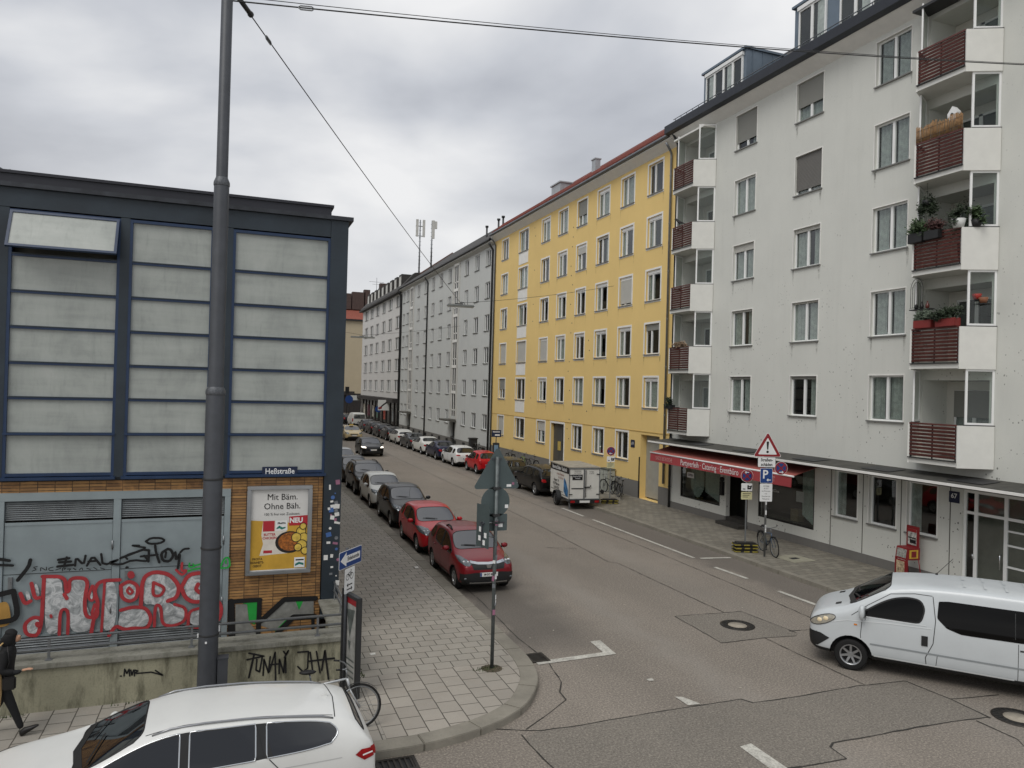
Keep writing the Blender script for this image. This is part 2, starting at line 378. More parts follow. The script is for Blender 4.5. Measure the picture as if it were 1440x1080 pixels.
TAG_GREEN = [([(-0.713, 1.898), (-0.727, 1.811), (-0.613, 1.821), (-0.648, 1.877)], 0.035), ([(-0.741, 1.734), (-0.644, 1.763), (-0.498, 1.779)], 0.035), ([(-0.614, 1.839), (-0.5, 1.868)], 0.035), ([(-0.117, 1.756), (-0.039, 1.967), (0.061, 1.979), (0.084, 1.762), (-0.117, 1.756)], 0.035), ([(-0.004, 1.911), (-0.002, 1.857)], 0.035)]
SILVER = [[(-3.322, 1.75), (-3.047, 1.732), (-3.023, 1.379), (-2.893, 1.436), (-2.899, 1.689), (-2.603, 1.669), (-2.653, 1.284), (-2.493, 0.9), (-2.501, 0.629), (-2.871, 0.629), (-2.914, 1.136), (-3.059, 1.114), (-3.061, 0.63), (-3.321, 0.637), (-3.322, 1.75)], [(-2.317, 1.599), (-2.059, 1.599), (-2.063, 0.624), (-2.321, 0.613)], [(-1.597, 1.638), (-1.38, 1.728), (-1.093, 1.657), (-0.927, 1.436), (-0.953, 1.227), (-1.143, 1.136), (-0.98, 1.018), (-0.786, 1.003), (-0.778, 0.721), (-1.001, 0.617), (-1.226, 0.689), (-1.33, 1.046), (-1.394, 1.086), (-1.583, 1.1)], [(-0.831, 1.465), (-0.706, 1.65), (-0.478, 1.671), (-0.278, 1.57), (-0.171, 1.313), (-0.299, 1.126), (-0.594, 1.094), (-0.759, 1.213)], [(-3.628, 0.929), (-3.516, 0.985), (-3.4, 0.909), (-3.381, 0.709), (-3.479, 0.651), (-3.608, 0.696)], [(-1.98, 1.508), (-1.844, 1.585), (-1.687, 1.488), (-1.696, 1.247), (-1.833, 1.188), (-1.959, 1.284)], [(-1.996, 0.961), (-1.798, 1.031), (-1.581, 1.048), (-1.436, 0.88), (-1.477, 0.641), (-1.787, 0.634), (-2.034, 0.656)], [(-0.685, 0.872), (-0.459, 0.942), (-0.162, 0.99), (-0.121, 0.701), (-0.349, 0.56), (-0.678, 0.589)], [(-3.672, 1.509), (-3.61, 1.521), (-3.56, 1.352), (-3.625, 1.331)], [(-3.52, 1.647), (-3.463, 1.643), (-3.413, 1.407), (-3.485, 1.396)], [(-2.508, 1.46), (-2.549, 1.293), (-2.487, 1.238)], [(-2.44, 1.132), (-2.465, 0.965), (-2.41, 0.927)]]
REDLINES = [([(-3.381, 1.787), (-2.989, 1.761), (-2.966, 1.442), (-2.908, 1.471), (-2.915, 1.733), (-2.574, 1.701), (-2.638, 1.283), (-2.613, 0.926), (-2.433, 0.895)], 0.07), ([(-3.352, 1.785), (-3.378, 0.625), (-3.621, 0.648), (-3.669, 0.866), (-3.517, 1.002), (-3.373, 0.957)], 0.07), ([(-3.061, 0.613), (-3.059, 1.114), (-2.913, 1.102), (-2.915, 0.616)], 0.06), ([(-2.5, 0.595), (-2.463, 0.897), (-2.38, 1.162), (-2.478, 1.44), (-2.378, 1.637), (-2.014, 1.63)], 0.07), ([(-2.32, 0.596), (-2.287, 1.597)], 0.05), ([(-2.511, 1.544), (-2.579, 1.312), (-2.502, 1.222), (-2.451, 1.337), (-2.496, 1.543)], 0.05), ([(-2.456, 1.168), (-2.51, 0.969), (-2.418, 0.876), (-2.377, 1.026), (-2.456, 1.168)], 0.05), ([(-1.995, 1.509), (-1.844, 1.602), (-1.671, 1.487), (-1.695, 1.23), (-1.833, 1.171), (-1.974, 1.268), (-1.995, 1.509)], 0.07), ([(-1.841, 1.464), (-1.885, 1.398), (-1.821, 1.318), (-1.761, 1.372), (-1.841, 1.464)], 0.05), ([(-1.817, 1.738), (-1.807, 1.703)], 0.13), ([(-1.614, 1.085), (-1.598, 1.655), (-1.381, 1.763), (-1.094, 1.692), (-0.895, 1.434), (-0.936, 1.191), (-1.111, 1.134)], 0.08), ([(-1.391, 1.537), (-1.399, 1.26), (-1.241, 1.248), (-1.166, 1.417), (-1.391, 1.537)], 0.06), ([(-1.351, 0.63), (-1.347, 1.082), (-1.235, 1.038), (-1.209, 0.652), (-1.0, 0.599), (-0.761, 0.684), (-0.753, 0.965), (-0.981, 1.054)], 0.06), ([(-0.861, 1.396), (-0.739, 1.652), (-0.479, 1.689), (-0.245, 1.585), (-0.138, 1.31), (-0.265, 1.105), (-0.593, 1.059), (-0.774, 1.161), (-0.861, 1.396)], 0.08), ([(-0.968, 1.772), (-0.852, 1.642), (-0.758, 1.759), (-0.87, 1.731), (-0.859, 1.906)], 0.05), ([(-0.538, 1.445), (-0.584, 1.342), (-0.5, 1.265)], 0.08), ([(-2.182, 0.515), (-2.066, 0.71), (-1.91, 0.61), (-1.725, 0.628), (-1.475, 0.589), (-1.403, 0.808), (-1.518, 1.026), (-1.768, 1.063), (-1.982, 1.011)], 0.07), ([(-0.71, 0.574), (-0.702, 0.891), (-0.459, 0.942)], 0.06), ([(-0.165, 1.098), (-0.061, 0.947), (-0.071, 0.697), (-0.282, 0.501), (-0.742, 0.57)], 0.07), ([(-3.742, 1.481), (-3.666, 1.261), (-3.568, 1.32)], 0.07), ([(-3.563, 1.666), (-3.498, 1.364), (-3.413, 1.374)], 0.07), ([(-2.994, 1.41), (-2.948, 1.323)], 0.07), ([(-3.442, 0.863), (-3.421, 0.828)], 0.09), ([(-3.216, 1.01), (-3.206, 0.976)], 0.05)]
GREEN_FILL = [[(0.216, 1.006), (0.705, 0.98), (0.685, 0.642), (0.61, 0.475), (0.498, 0.581), (0.452, 0.93)], [(1.45, 0.962), (1.64, 0.948), (1.54, 0.72)], [(1.273, 0.534), (1.424, 0.522), (1.094, 0.258), (1.037, 0.302)]]
GREY_FILL = [[(0.217, 0.948), (0.452, 0.93), (0.499, 0.543), (0.65, 0.337), (0.656, 0.105), (0.229, 0.146)], [(1.224, 0.968), (1.851, 0.92), (1.861, 0.564), (1.422, 0.6), (1.093, 0.297), (0.738, 0.445), (0.79, 0.556)]]
BLACK_LINES = [([(0.162, 1.01), (0.723, 1.006)], 0.09), ([(0.126, 1.012), (0.169, 0.114)], 0.14), ([(0.705, 0.988), (0.694, 0.063)], 0.1), ([(0.736, 0.541), (1.224, 0.979), (1.889, 0.953)], 0.11), ([(1.094, 0.258), (1.423, 0.573), (1.881, 0.55)], 0.12), ([(1.842, 0.565), (1.853, 0.189)], 0.07)]
PUNANI = [([(0.438, 0.775), (0.702, 0.693), (0.41, 0.658)], 0.03), ([(0.531, 0.75), (0.45, 0.329)], 0.035), ([(0.58, 0.647), (0.57, 0.453), (0.632, 0.413), (0.672, 0.67)], 0.03), ([(0.697, 0.341), (0.704, 0.634), (0.789, 0.38), (0.812, 0.672)], 0.03), ([(0.804, 0.394), (0.898, 0.745), (0.919, 0.201)], 0.03), ([(0.816, 0.524), (0.989, 0.522)], 0.03), ([(0.978, 0.342), (0.977, 0.606), (1.057, 0.35), (1.08, 0.645), (1.098, 0.346)], 0.03), ([(1.046, 0.747), (1.095, 0.676), (1.131, 0.755), (1.065, 0.63)], 0.03), ([(1.302, 0.705), (1.495, 0.702), (1.488, 0.386), (1.409, 0.328), (1.309, 0.438)], 0.03), ([(1.528, 0.682), (1.588, 0.292)], 0.03), ([(1.642, 0.687), (1.719, 0.277)], 0.03), ([(1.75, 0.324), (1.799, 0.688), (1.88, 0.142)], 0.035), ([(1.517, 0.516), (1.976, 0.526)], 0.035)]
MUR = [([(-1.599, 0.585), (-1.592, 0.701), (-1.556, 0.624), (-1.524, 0.693), (-1.51, 0.575)], 0.025), ([(-1.497, 0.676), (-1.476, 0.586), (-1.452, 0.671)], 0.025), ([(-1.437, 0.567), (-1.434, 0.669), (-1.386, 0.649), (-1.425, 0.615)], 0.025), ([(-1.411, 0.608), (-1.174, 0.605), (-0.99, 0.532), (-1.108, 0.628)], 0.025), ([(-1.656, 0.589), (-1.64, 0.587)], 0.025)]
STICK = [(2.13, 3.43), (2.3, 3.54), (2.25, 3.29), (2.18, 3.11), (2.22, 2.99), (2.17, 2.81), (2.3, 2.82), (2.28, 3.06), (2.16, 2.51), (2.31, 2.63), (2.13, 2.37), (2.3, 2.29), (2.13, 2.19), (2.28, 2.17), (2.31, 2.04), (2.21, 1.89), (2.08, 1.86), (2.35, 1.8), (2.22, 1.64), (2.2, 1.49), (2.32, 1.44), (2.35, 1.28)]
# ------------------------------------------------------------------ ground, road, pavements
def asphalt(name, hexc, dark=.75, spk=.5, warm='#716b62', lanes=False):
    t = NT(name); c = lin(hexc); p = t.pos()
    big = t.noise(t.pos(scale=(1, .35, 1)), .35, 5, .6)
    b = t.mix(t.ramp(big, (.35, 0.), (.68, 1.)), tuple(x*dark for x in c[:3])+(1,), c)
    b = t.mix(t.ramp(t.noise(p, .9, 6, .7), (.5, 0.), (.75, .5)), b, lin(warm))
    b = t.mix(t.ramp(t.noise(p, 3.5, 6, .75), (.58, 0.), (.74, .35)), b, tuple(x*.5 for x in c[:3])+(1,))
    s = t.noise(p, 26, 4, .85)
    b = t.mix(t.ramp(s, (.38, spk*1.15), (.50, 0.)), b, tuple(x*.30 for x in c[:3])+(1,))
    b = t.mix(t.ramp(s, (.52, 0.), (.64, spk*1.3)), b, tuple(min(1, x*1.9) for x in c[:3])+(1,))
    s2 = t.node('ShaderNodeTexVoronoi'); s2.inputs['Scale'].default_value = 26; t.link(p, s2.inputs['Vector'])
    sp = t.math('LESS_THAN', s2.outputs['Distance'], t.ramp(t.noise(p, 11, 2), (.45, .0), (.8, .24)))
    b = t.mix(t.math('MULTIPLY', sp, .45), b, lin('#b3aea4'))
    if lanes:   # oil and grime where cars stand along both kerbs, paler wheel tracks between
        sp_ = t.node('ShaderNodeSeparateXYZ'); t.link(p, sp_.inputs[0]); wb = t.math('MULTIPLY', t.math('SUBTRACT', t.noise(p, .8, 4, .6), .5), 1.6)
        x = t.math('DIVIDE', t.math('ADD', sp_.outputs[0], wb), 20.)
        yk = t.ramp(t.math('DIVIDE', t.math('ADD', sp_.outputs[1], wb), 40.), (.36, 0.), (.40, 1.))
        k = t.ramp(x, (.30, 0.), (.315, 1.), (.375, 1.), (.43, 0.), (.745, 0.), (.77, .85), (.84, .8))
        b = t.mix(t.math('MULTIPLY', t.math('MULTIPLY', k, yk), .62), b, lin('#514d48'))
        k2 = t.ramp(x, (.43, 0.), (.465, .5), (.5, 0.), (.6, 0.), (.64, .3), (.69, 0.))
        b = t.mix(t.math('MULTIPLY', k2, .5), b, lin('#938f88'))
    t.base(b); t.set(Roughness=.82); t.bump(s, .35, .008); MATS[name] = t.m; return t.m
M_ASPH = asphalt('worn_asphalt', '#877f75', lanes=True)
M_ASPH2 = asphalt('newer_asphalt', '#7a746b', .88, .5, '#68645d')
M_ASPH3 = asphalt('stained_asphalt', '#706a60', .7, .6, '#5d564c')
M_SEAM = mat('bitumen_seam', '#2e2c28', .7, var=.3, scale=6)
def paint_mat():
    t = NT('worn_road_paint'); p = t.pos()
    b = t.mix(t.ramp(t.noise(p, 3, 6, .75), (.42, 0.), (.66, .75)), lin('#c6c4ba'), lin('#8b8780'))
    b = t.mix(t.ramp(t.noise(p, 30, 3), (.35, .5), (.5, 0.)), b, lin('#77736b')); t.base(b); t.set(Roughness=.75); return t.m
M_PAINT = paint_mat()
def paving(name, hexc, bw, rh, off, ox, oy, mort=.010, var=.085, swap=False, hue='#8d7f70', lich=.3):
    t = NT(name); c = lin(hexc); p = t.pos()
    pv = t.pos('yxo') if swap else p
    mp = t.node('ShaderNodeMapping'); mp.inputs['Location'].default_value = (-ox, -oy, 0); t.link(pv, mp.inputs[0])
    wob = t.node('ShaderNodeVectorMath', operation='ADD')
    nz = t.node('ShaderNodeTexNoise'); nz.inputs['Scale'].default_value = 1.3; t.link(p, nz.inputs['Vector'])
    sc = t.node('ShaderNodeVectorMath', operation='SCALE'); sc.inputs[3].default_value = .03; t.link(nz.outputs['Color'], sc.inputs[0])
    t.link(mp.outputs[0], wob.inputs[0]); t.link(sc.outputs[0], wob.inputs[1])
    br = t.node('ShaderNodeTexBrick'); br.offset = off; br.offset_frequency = 2; br.squash = 1
    br.inputs['Scale'].default_value = 1; br.inputs['Mortar Size'].default_value = mort; br.inputs['Mortar Smooth'].default_value = .25
    br.inputs['Brick Width'].default_value = bw; br.inputs['Row Height'].default_value = rh; br.inputs['Bias'].default_value = -.1
    br.inputs['Color1'].default_value = tuple(x*(1+var) for x in c[:3])+(1,); br.inputs['Color2'].default_value = tuple(x*(1-var) for x in c[:3])+(1,); br.inputs['Mortar'].default_value = lin('#45413a')
    t.link(wob.outputs[0], br.inputs['Vector'])
    b = br.outputs['Color']
    b = t.mix(t.ramp(t.noise(p, .5, 5, .65), (.4, 0.), (.75, .35)), b, tuple(x*.6 for x in c[:3])+(1,))
    b = t.mix(t.ramp(t.noise(p, 5, 6, .8), (.5, 0.), (.75, lich)), b, lin(hue))
    b = t.mix(t.ramp(t.noise(p, 70, 2, .8), (.3, .35), (.45, 0.)), b, tuple(x*.45 for x in c[:3])+(1,))
    t.base(b); t.set(Roughness=.85)
    h = t.mix(br.outputs['Fac'], (1, 1, 1, 1), (0, 0, 0, 1)); t.bump(h, .6, .012); return t.m
M_PAVE1 = paving('concrete_slabs_bonded', '#99948a', .362, .335, .5, 3.10, 14.35)
M_PAVE2 = paving('concrete_slabs_square', '#9b958b', .43, .374, .5, 13.90, 2.826, swap=True)
M_PAVE3 = paving('concrete_slabs_by_wall', '#969188', .39, .36, .5, 13.86, -2.26, swap=True)
M_PAVER = paving('dark_small_slabs', '#7b776c', .34, .30, .5, 17, 10, var=.2, lich=.35)
def kerb_mat():
    t = NT('kerb_stone'); c = lin('#8f8a7e'); p = t.pos(); oi = t.node('ShaderNodeObjectInfo')
    b = t.mix(t.ramp(t.noise(p, 1.2, 5, .7), (.3, 0.), (.7, 1.)), tuple(x*.65 for x in c[:3])+(1,), c)
    b = t.mix(t.ramp(t.noise(p, 60, 2, .8), (.3, .4), (.45, 0.)), b, tuple(x*.4 for x in c[:3])+(1,)); t.base(b); t.set(Roughness=.85); t.bump(t.noise(p, 25, 4), .3, .01); return t.m
M_KERB = kerb_mat()
m = MB(); m.face([(-260, -60, 0), (300, -60, 0), (300, 420, 0), (-260, 420, 0)]); m.build('ground', M_ASPH, kind='structure')

def arc(cx, cy, r, a0, a1, n): return [(cx+r*math.cos(math.radians(a0+(a1-a0)*i/n)), cy+r*math.sin(math.radians(a0+(a1-a0)*i/n))) for i in range(n+1)]
# left kerb line: along the cross street, round the corner, then up the street
LK = [(-60, 11.36), (1.0, 11.36), (2.83, 11.36), (3.35, 11.43), (3.9, 11.57), (4.45, 11.81), (4.87, 12.08), (5.18, 12.38), (5.42, 12.72), (5.62, 13.05), (5.75, 13.3), (5.9, 13.78), (5.99, 14.3), (6.03, 14.9), (6.04, 16), (6.04, 160)]
def offset_path(P, d):
    out = []
    for i, p in enumerate(P):
        a = Vector(P[max(i-1, 0)]); b = Vector(P[min(i+1, len(P)-1)]); t = (b-a).normalized(); n = Vector((-t.y, t.x)); out.append(tuple(Vector(p)+n*d))
    return out
def kerb(name, P, wid, top=.125, stone=1.05):
    # stones laid end to end along the path
    Q = offset_path(P, wid); m = MB(); L = [0]
    for a, b in zip(P, P[1:]): L.append(L[-1]+(Vector(b)-Vector(a)).length)
    def at(PP, s):
        for i in range(len(L)-1):
            if s <= L[i+1] + 1e-9: f = (s-L[i])/(L[i+1]-L[i]); return Vector(PP[i]).lerp(Vector(PP[i+1]), f)
        return Vector(PP[-1])
    s = 0
    while s < L[-1]-.2:
        e = min(s+stone, L[-1]); k = [s+.006+(e-s-.012)*i/4 for i in range(5)]
        o = [at(P, x) for x in k]; n = [at(Q, x) for x in k]; dz = random.uniform(-.004, .003)
        poly = [(p.x, p.y, -.05) for p in o] + [(p.x, p.y, -.05) for p in n[::-1]]
        m.prism(poly, (0, 0, top+.05+dz)); s = e
    return m.build(name, M_KERB, kind='structure', bevel=.012)
kerb('kerb', LK, .36)
inner = offset_path(LK, .355)
def slab(name, poly, z, mt):
    m = MB(); m.prism([(x, y, -.05) for x, y in poly], (0, 0, z+.05)); return m.build(name, mt, kind='structure')
up = [p for p in inner if p[1] > 14.35]
slab('pavement', [(2.0, 14.35)] + [(5.66, 14.35)] + up + [(2.0, 160)], .118, M_PAVE1)
low = [p for p in inner if p[1] <= 14.35 and p[0] > 2.5]
slab('pavement', [(2.47, 14.345), (2.47, inner[1][1])] + low + [(5.655, 14.345)], .118, M_PAVE2)
slab('pavement', [(-60, 14.42), (-60, inner[0][1]), (2.465, inner[1][1]), (2.465, 14.42)], .118, M_PAVE3)
# right kerb and pavement
RK = [(16.65, 160), (16.65, 15.2)] + arc(22, 15.0, 5.35, 180, 270, 10) + [(60, 9.65)]
kerb('kerb', RK, .22)
rin = offset_path(RK, .215)
slab('pavement', rin + [(60, 12.35), (20.5, 12.35), (20.5, 160)], .118, M_PAVER)
# road surface repairs, seams and paint
Z1, Z2, Z3 = .004, .008, .012
def sheet(name, poly, z, mt):
    m = MB(); m.face([(x, y, z) for x, y in poly]); return m.build(name, mt, kind='structure')
sheet('asphalt_patch', [(10.83, 16.34), (12.81, 16.23), (13.0, 14.6), (13.0, 14.33), (12.83, 14.2), (11.99, 14.31), (10.76, 14.29)], Z1, M_ASPH2)
sheet('asphalt_patch', [(4.98, 11.5), (5.78, 11.47), (7.57, 11.54), (9.16, 11.54), (9.27, 11.34), (10.27, 11.32), (11.83, 11.38), (13.01, 11.29), (13.1, 10.33), (13.05, 9.54), (11.67, 9.63), (9.53, 9.62), (9.35, 9.52), (9.31, 9.13), (7.54, 9.24), (6.8, 2), (4.76, 2), (4.74, 10.3), (4.67, 11.3)], Z1, M_ASPH2)
def seam(P, w=.028):
    m = MB(); pts = []
    for a, b in zip(P, P[1:]):
        a = Vector(a); b = Vector(b); n = max(1, int((b-a).length/.25))
        for i in range(n): pts.append(tuple(a.lerp(b, i/n) + Vector((random.uniform(-.012, .012), random.uniform(-.012, .012)))))
    pts.append(P[-1])
    for i, (a, b) in enumerate(zip(pts, pts[1:])):
        a = Vector(a); b = Vector(b); d = b-a
        if d.length < 1e-4: continue
        n = Vector((-d.y, d.x)).normalized(); w0 = w*random.uniform(.22, .6)
        m.face([(*(a+n*w0), Z2), (*(b+n*w0), Z2), (*(b-n*w0), Z2), (*(a-n*w0), Z2)])
    return m.build('tar_seam', M_SEAM, kind='structure', recalc=False)
SEAMS[0] = [(12.45, 120), (12.4, 60)] + SEAMS[0]; SEAMS[1] = [(14.4, 120), (14.38, 60)] + SEAMS[1]
for i, s_ in enumerate(SEAMS): seam(s_, .034 if i in (5, 7) else .026)
seam([(6.42, 60), (6.43, 19.4)], .022); seam([(15.3, 160), (15.32, 33)], .02)
for (a, b) in (((9.2, 33), (10.3, 33.4)), ((8.6, 24.6), (9.5, 25.6)), ((10.2, 27.9), (11, 27.2)), ((13.0, 40), (14.1, 40.2)), ((9.6, 45), (11.6, 44.6)), ((10.9, 24.75), (11.3, 24.2))): seam([a, ((a[0]+b[0])/2+.1, (a[1]+b[1])/2), b], .02)
def mark(a, b, w=.13):
    a = Vector(a); b = Vector(b); d = (b-a).normalized(); n = Vector((-d.y, d.x))*w/2
    sheet('road_marking', [tuple(a+n), tuple(b+n), tuple(b-n), tuple(a-n)], Z3, M_PAINT)
mark((15.19, 32.8), (15.2, 30.5)); mark((15.22, 29.6), (15.27, 21.95)); mark((15.45, 21.84), (16.6, 21.66), .15); mark((15.16, 20.6), (15.24, 19.05), .14); mark((15.2, 17.6), (15.26, 16.1), .14)
mark((15.2, 60), (15.2, 58)); mark((15.2, 75), (15.2, 71))
sheet('road_marking', [(6.15, 14.24), (8.03, 14.34), (8.1, 15.24), (7.84, 15.22), (7.8, 14.52), (6.15, 14.42)], Z3, M_PAINT)
sheet('road_marking', [(7.92, 9.98), (8.17, 10.02), (8.2, 8.2), (7.9, 8.2)], Z3, M_PAINT)
sheet('road_marking', [(7.92, 12.9), (8.06, 12.92), (8.05, 12.8), (7.93, 12.8)], Z3, M_PAINT)
sheet('road_marking', [(8.0, 12.0), (8.14, 11.95), (8.28, 11.58), (8.02, 11.6)], Z3, M_PAINT)
# iron covers and drains
def manhole(x, y, label, r=.38):
    t = thing('manhole_cover', label, 'manhole cover', (x, y, 0))
    m = MB(); m.lathe([(r, .004), (r, .016), (r*.56, .016), (r*.56, .006)], n=32); m.build('iron_ring', mat('cast_iron', '#35322e', .55, .5, var=.35, scale=9), t)
    m = MB(); m.lathe([(0.001, .014), (r*.54, .014), (r*.54, .002)], n=32); m.build('concrete_fill', mat('cover_fill', '#9c9486', .8, var=.2, scale=8), t)
    m = MB()
    for k in range(24):
        a = 2*PI*k/24; m.box(-.016, .016, -.045, .045, .015, .021, Matrix.Rotation(a, 4, 'Z') @ Matrix.Translation((0, r*.8, 0)))
    m.build('lug_ring', M_BLACK, t)
    return t
manhole(11.95, 15.27, 'round manhole cover with pale centre in square asphalt patch mid road', .42)
manhole(13.55, 9.35, 'round manhole cover near the rear of the white van', .42)
def drain(x, y, rz, label, w=.5, d=.42):
    t = thing('drain_grate', label, 'drain', (x, y, .004), rz)
    m = MB()
    for a, b in ((-w/2, -w/2+.05), (w/2-.05, w/2)): m.box(a, b, -d/2, d/2, 0, .022)
    for a, b in ((-d/2, -d/2+.05), (d/2-.05, d/2)): m.box(-w/2+.05, w/2-.05, a, b, 0, .022)
    m.build('frame', MATS['cast_iron'], t)
    m = MB()
    for k in range(6): q = -w/2+.05+(w-.1)*(k+.75)/6; m.box(q-.016, q+.016, -d/2+.05, d/2-.05, .002, .018)
    m.build('grate_bars', MATS['cast_iron'], t)
    m = MB(); m.box(-w/2+.05, w/2-.05, -d/2+.05, d/2-.05, .0005, .002); m.build('shaft', M_INK, t)
drain(2.5, 11.08, 0, 'iron drain grate beside the tail of the white estate car', .62, .42)
drain(6.27, 14.62, PI/2, 'iron drain grate at the kerb by the white parking bay corner')
t = thing('utility_cover', 'square concrete utility cover in the pavement behind the leaning blue bicycle', 'cover', (18.4, 20.55, .118), .05)
m = MB(); m.box(-.5, .5, -.5, .5, 0, .012); m.build('slab', mat('cover_slab', '#93907f', .85, var=.2), t, bevel=.004)
m = MB(); m.box(-.15, .15, -.1, .1, .012, .02); m.build('lid', M_DKGREY, t)
m = MB()
for k in range(70):
    x = random.uniform(2.5, 5.4) if k < 30 else random.uniform(6.5, 14.5); y = random.uniform(12, 24); z = .12 if k < 30 else .006
    if k < 30 and y < 13.4: y += 3
    r = random.uniform(.012, .035); m.face([(x+r*math.cos(a)*random.uniform(.6, 1), y+r*math.sin(a)*random.uniform(.6, 1), z+.003) for a in [2*PI*i/6 for i in range(6)]])
o = m.build('litter', mat('litter', '#9d978a', .8, var=.6, scale=1), recalc=False); tag(o, 'tiny scraps of litter and pale gum spots on the ground', 'litter'); o['kind'] = 'stuff'
t = mat('dropped_paper', '#d8d6cf', .8, var=.05)
m = MB(); m.prism([(5.44, 22.55, .126), (5.58, 22.6, .126), (5.56, 22.4, .126), (5.46, 22.38, .126)], (0, 0, .02)); tag(m.build('paper_scrap', t), 'crumpled white paper scrap on the kerb beside the bright red hatchback', 'litter')
m = MB(); m.prism([(2.85, 15.52, .12), (2.98, 15.56, .12), (2.97, 15.47, .12), (2.87, 15.44, .12)], (0, 0, .015)); tag(m.build('paper_scrap', t), 'small white paper scrap on the slabs right of the poster stand', 'litter')
# ------------------------------------------------------------------ steel framed building on the left
LY = 17.0   # facade plane
def brick_mat():
    t = NT('stack_bond_brick'); p = t.pos('xzo')
    g = t.node('ShaderNodeNewGeometry'); sp = t.node('ShaderNodeSeparateXYZ'); t.link(g.outputs['Position'], sp.inputs[0])
    c = t.node('ShaderNodeCombineXYZ'); t.link(t.math('ADD', sp.outputs[0], sp.outputs[1]), c.inputs[0]); t.link(sp.outputs[2], c.inputs[1])
    br = t.node('ShaderNodeTexBrick'); br.offset = 0; br.inputs['Scale'].default_value = 1; br.inputs['Mortar Size'].default_value = .007; br.inputs['Mortar Smooth'].default_value = .1
    br.inputs['Brick Width'].default_value = .30; br.inputs['Row Height'].default_value = .062; br.inputs['Bias'].default_value = 0
    br.inputs['Color1'].default_value = lin('#b08652'); br.inputs['Color2'].default_value = lin('#795735'); br.inputs['Mortar'].default_value = lin('#3a2c1e'); t.link(c.outputs[0], br.inputs['Vector'])
    b = t.mix(t.ramp(t.noise(t.pos(), 1.1, 4), (.45, 0.), (.8, .5)), br.outputs['Color'], lin('#6a4a2a'))
    b = t.mix(t.ramp(t.noise(t.pos(), 7, 4), (.5, 0.), (.8, .4)), b, lin('#d09a58')); t.base(b); t.set(Roughness=.6)
    t.bump(t.mix(br.outputs['Fac'], (1, 1, 1, 1), (0, 0, 0, 1)), .5, .008); return t.m
M_BRICK = brick_mat()
M_BSTEEL = mat('blue_black_steel', '#28323a', .45, .1, var=.25, scale=1.2)
M_BFRAME = mat('blue_window_frame', '#19304f', .4, var=.15)
M_BGUT = mat('weathered_gutter', '#33363b', .5, .3, var=.35, scale=5)
def frost():
    t = NT('frosted_panel'); p = t.pos()
    a = t.noise(t.pos(scale=(1.2, 1, .5)), 1.3, 6, .7, .4); b = t.noise(t.pos(scale=(.35, 1, 3)), 2.0, 4, .6)
    f = t.math('ADD', t.math('MULTIPLY', a, .65), t.math('MULTIPLY', b, .35))
    c = t.ramp(f, (.34, lin('#8c918d')), (.52, lin('#a0a5a0')), (.70, lin('#adb1ac')))
    c = t.mix(t.ramp(t.noise(t.pos(scale=(3, 1, .35)), 2.5, 5, .75), (.56, 0.), (.8, .4)), c, lin('#6c746e'))
    t.base(c); t.set(Roughness=.28, IOR=1.45); return t.m
M_FROST = frost()
B = thing('workshop_building', 'dark blue steel framed building with frosted window bands and brown brick base', 'building', (-20, LY, 0), world=True)
XR = 2.38; XL = -42.
m = MB(); f = lambda u, v, d: (u, LY+.02+d, v)
# brick wall with the door opening; the brick stops under the windows
holed(m, (XL, 1.98), (-.6, 3.66), [(-4.16, .06, .1, 3.44, .12)], f, .12)
m.box(XL, XR-.03, LY+.3, 60, 3.6, 9.0); m.face([(XR-.03, LY+.3, -.6), (XR-.03, 60, -.6), (XR-.03, 60, 3.6), (XR-.03, LY+.3, 3.6)])
m.build('brick_wall', M_BRICK, B)
m = MB()
m.box(2.0, XR, LY-.03, LY+.36, .5, 9.41)                         # corner column
for x0, x1 in ((-2.19, -2.02), (-.42, -.04), (-4.40, -4.13), (-6.5, -6.3), (-8.6, -8.4)): m.box(x0, x1, LY-.01, LY+.3, 3.72, 9.02)
m.box(XL, 1.998, LY-.012, LY+.3, 9.03, 9.41)                       # fascia beam
m.box(XL, 1.998, LY+.06, LY+.28, 3.66, 3.74)
m.box(XR-.02, XR-.001, LY+.37, 60, 3.4, 9.41); m.build('steel_frame', M_BSTEEL, B)
m = MB(); m.box(XL, XR+.1, LY-.1, LY+.36, 9.412, 9.5); m.box(XR-.02, XR+.1, LY+.37, 60, 9.412, 9.5); m.build('gutter', M_BGUT, B)
m = MB(); m.box(XL, 2.05, LY+.42, 59.9, 9.0, 9.78); m.box(XL, 2.10, LY+.38, 59.8, 9.781, 9.84); m.build('parapet', mat('parapet_metal', '#2f3036', .45, .3, var=.15, scale=.8), B)
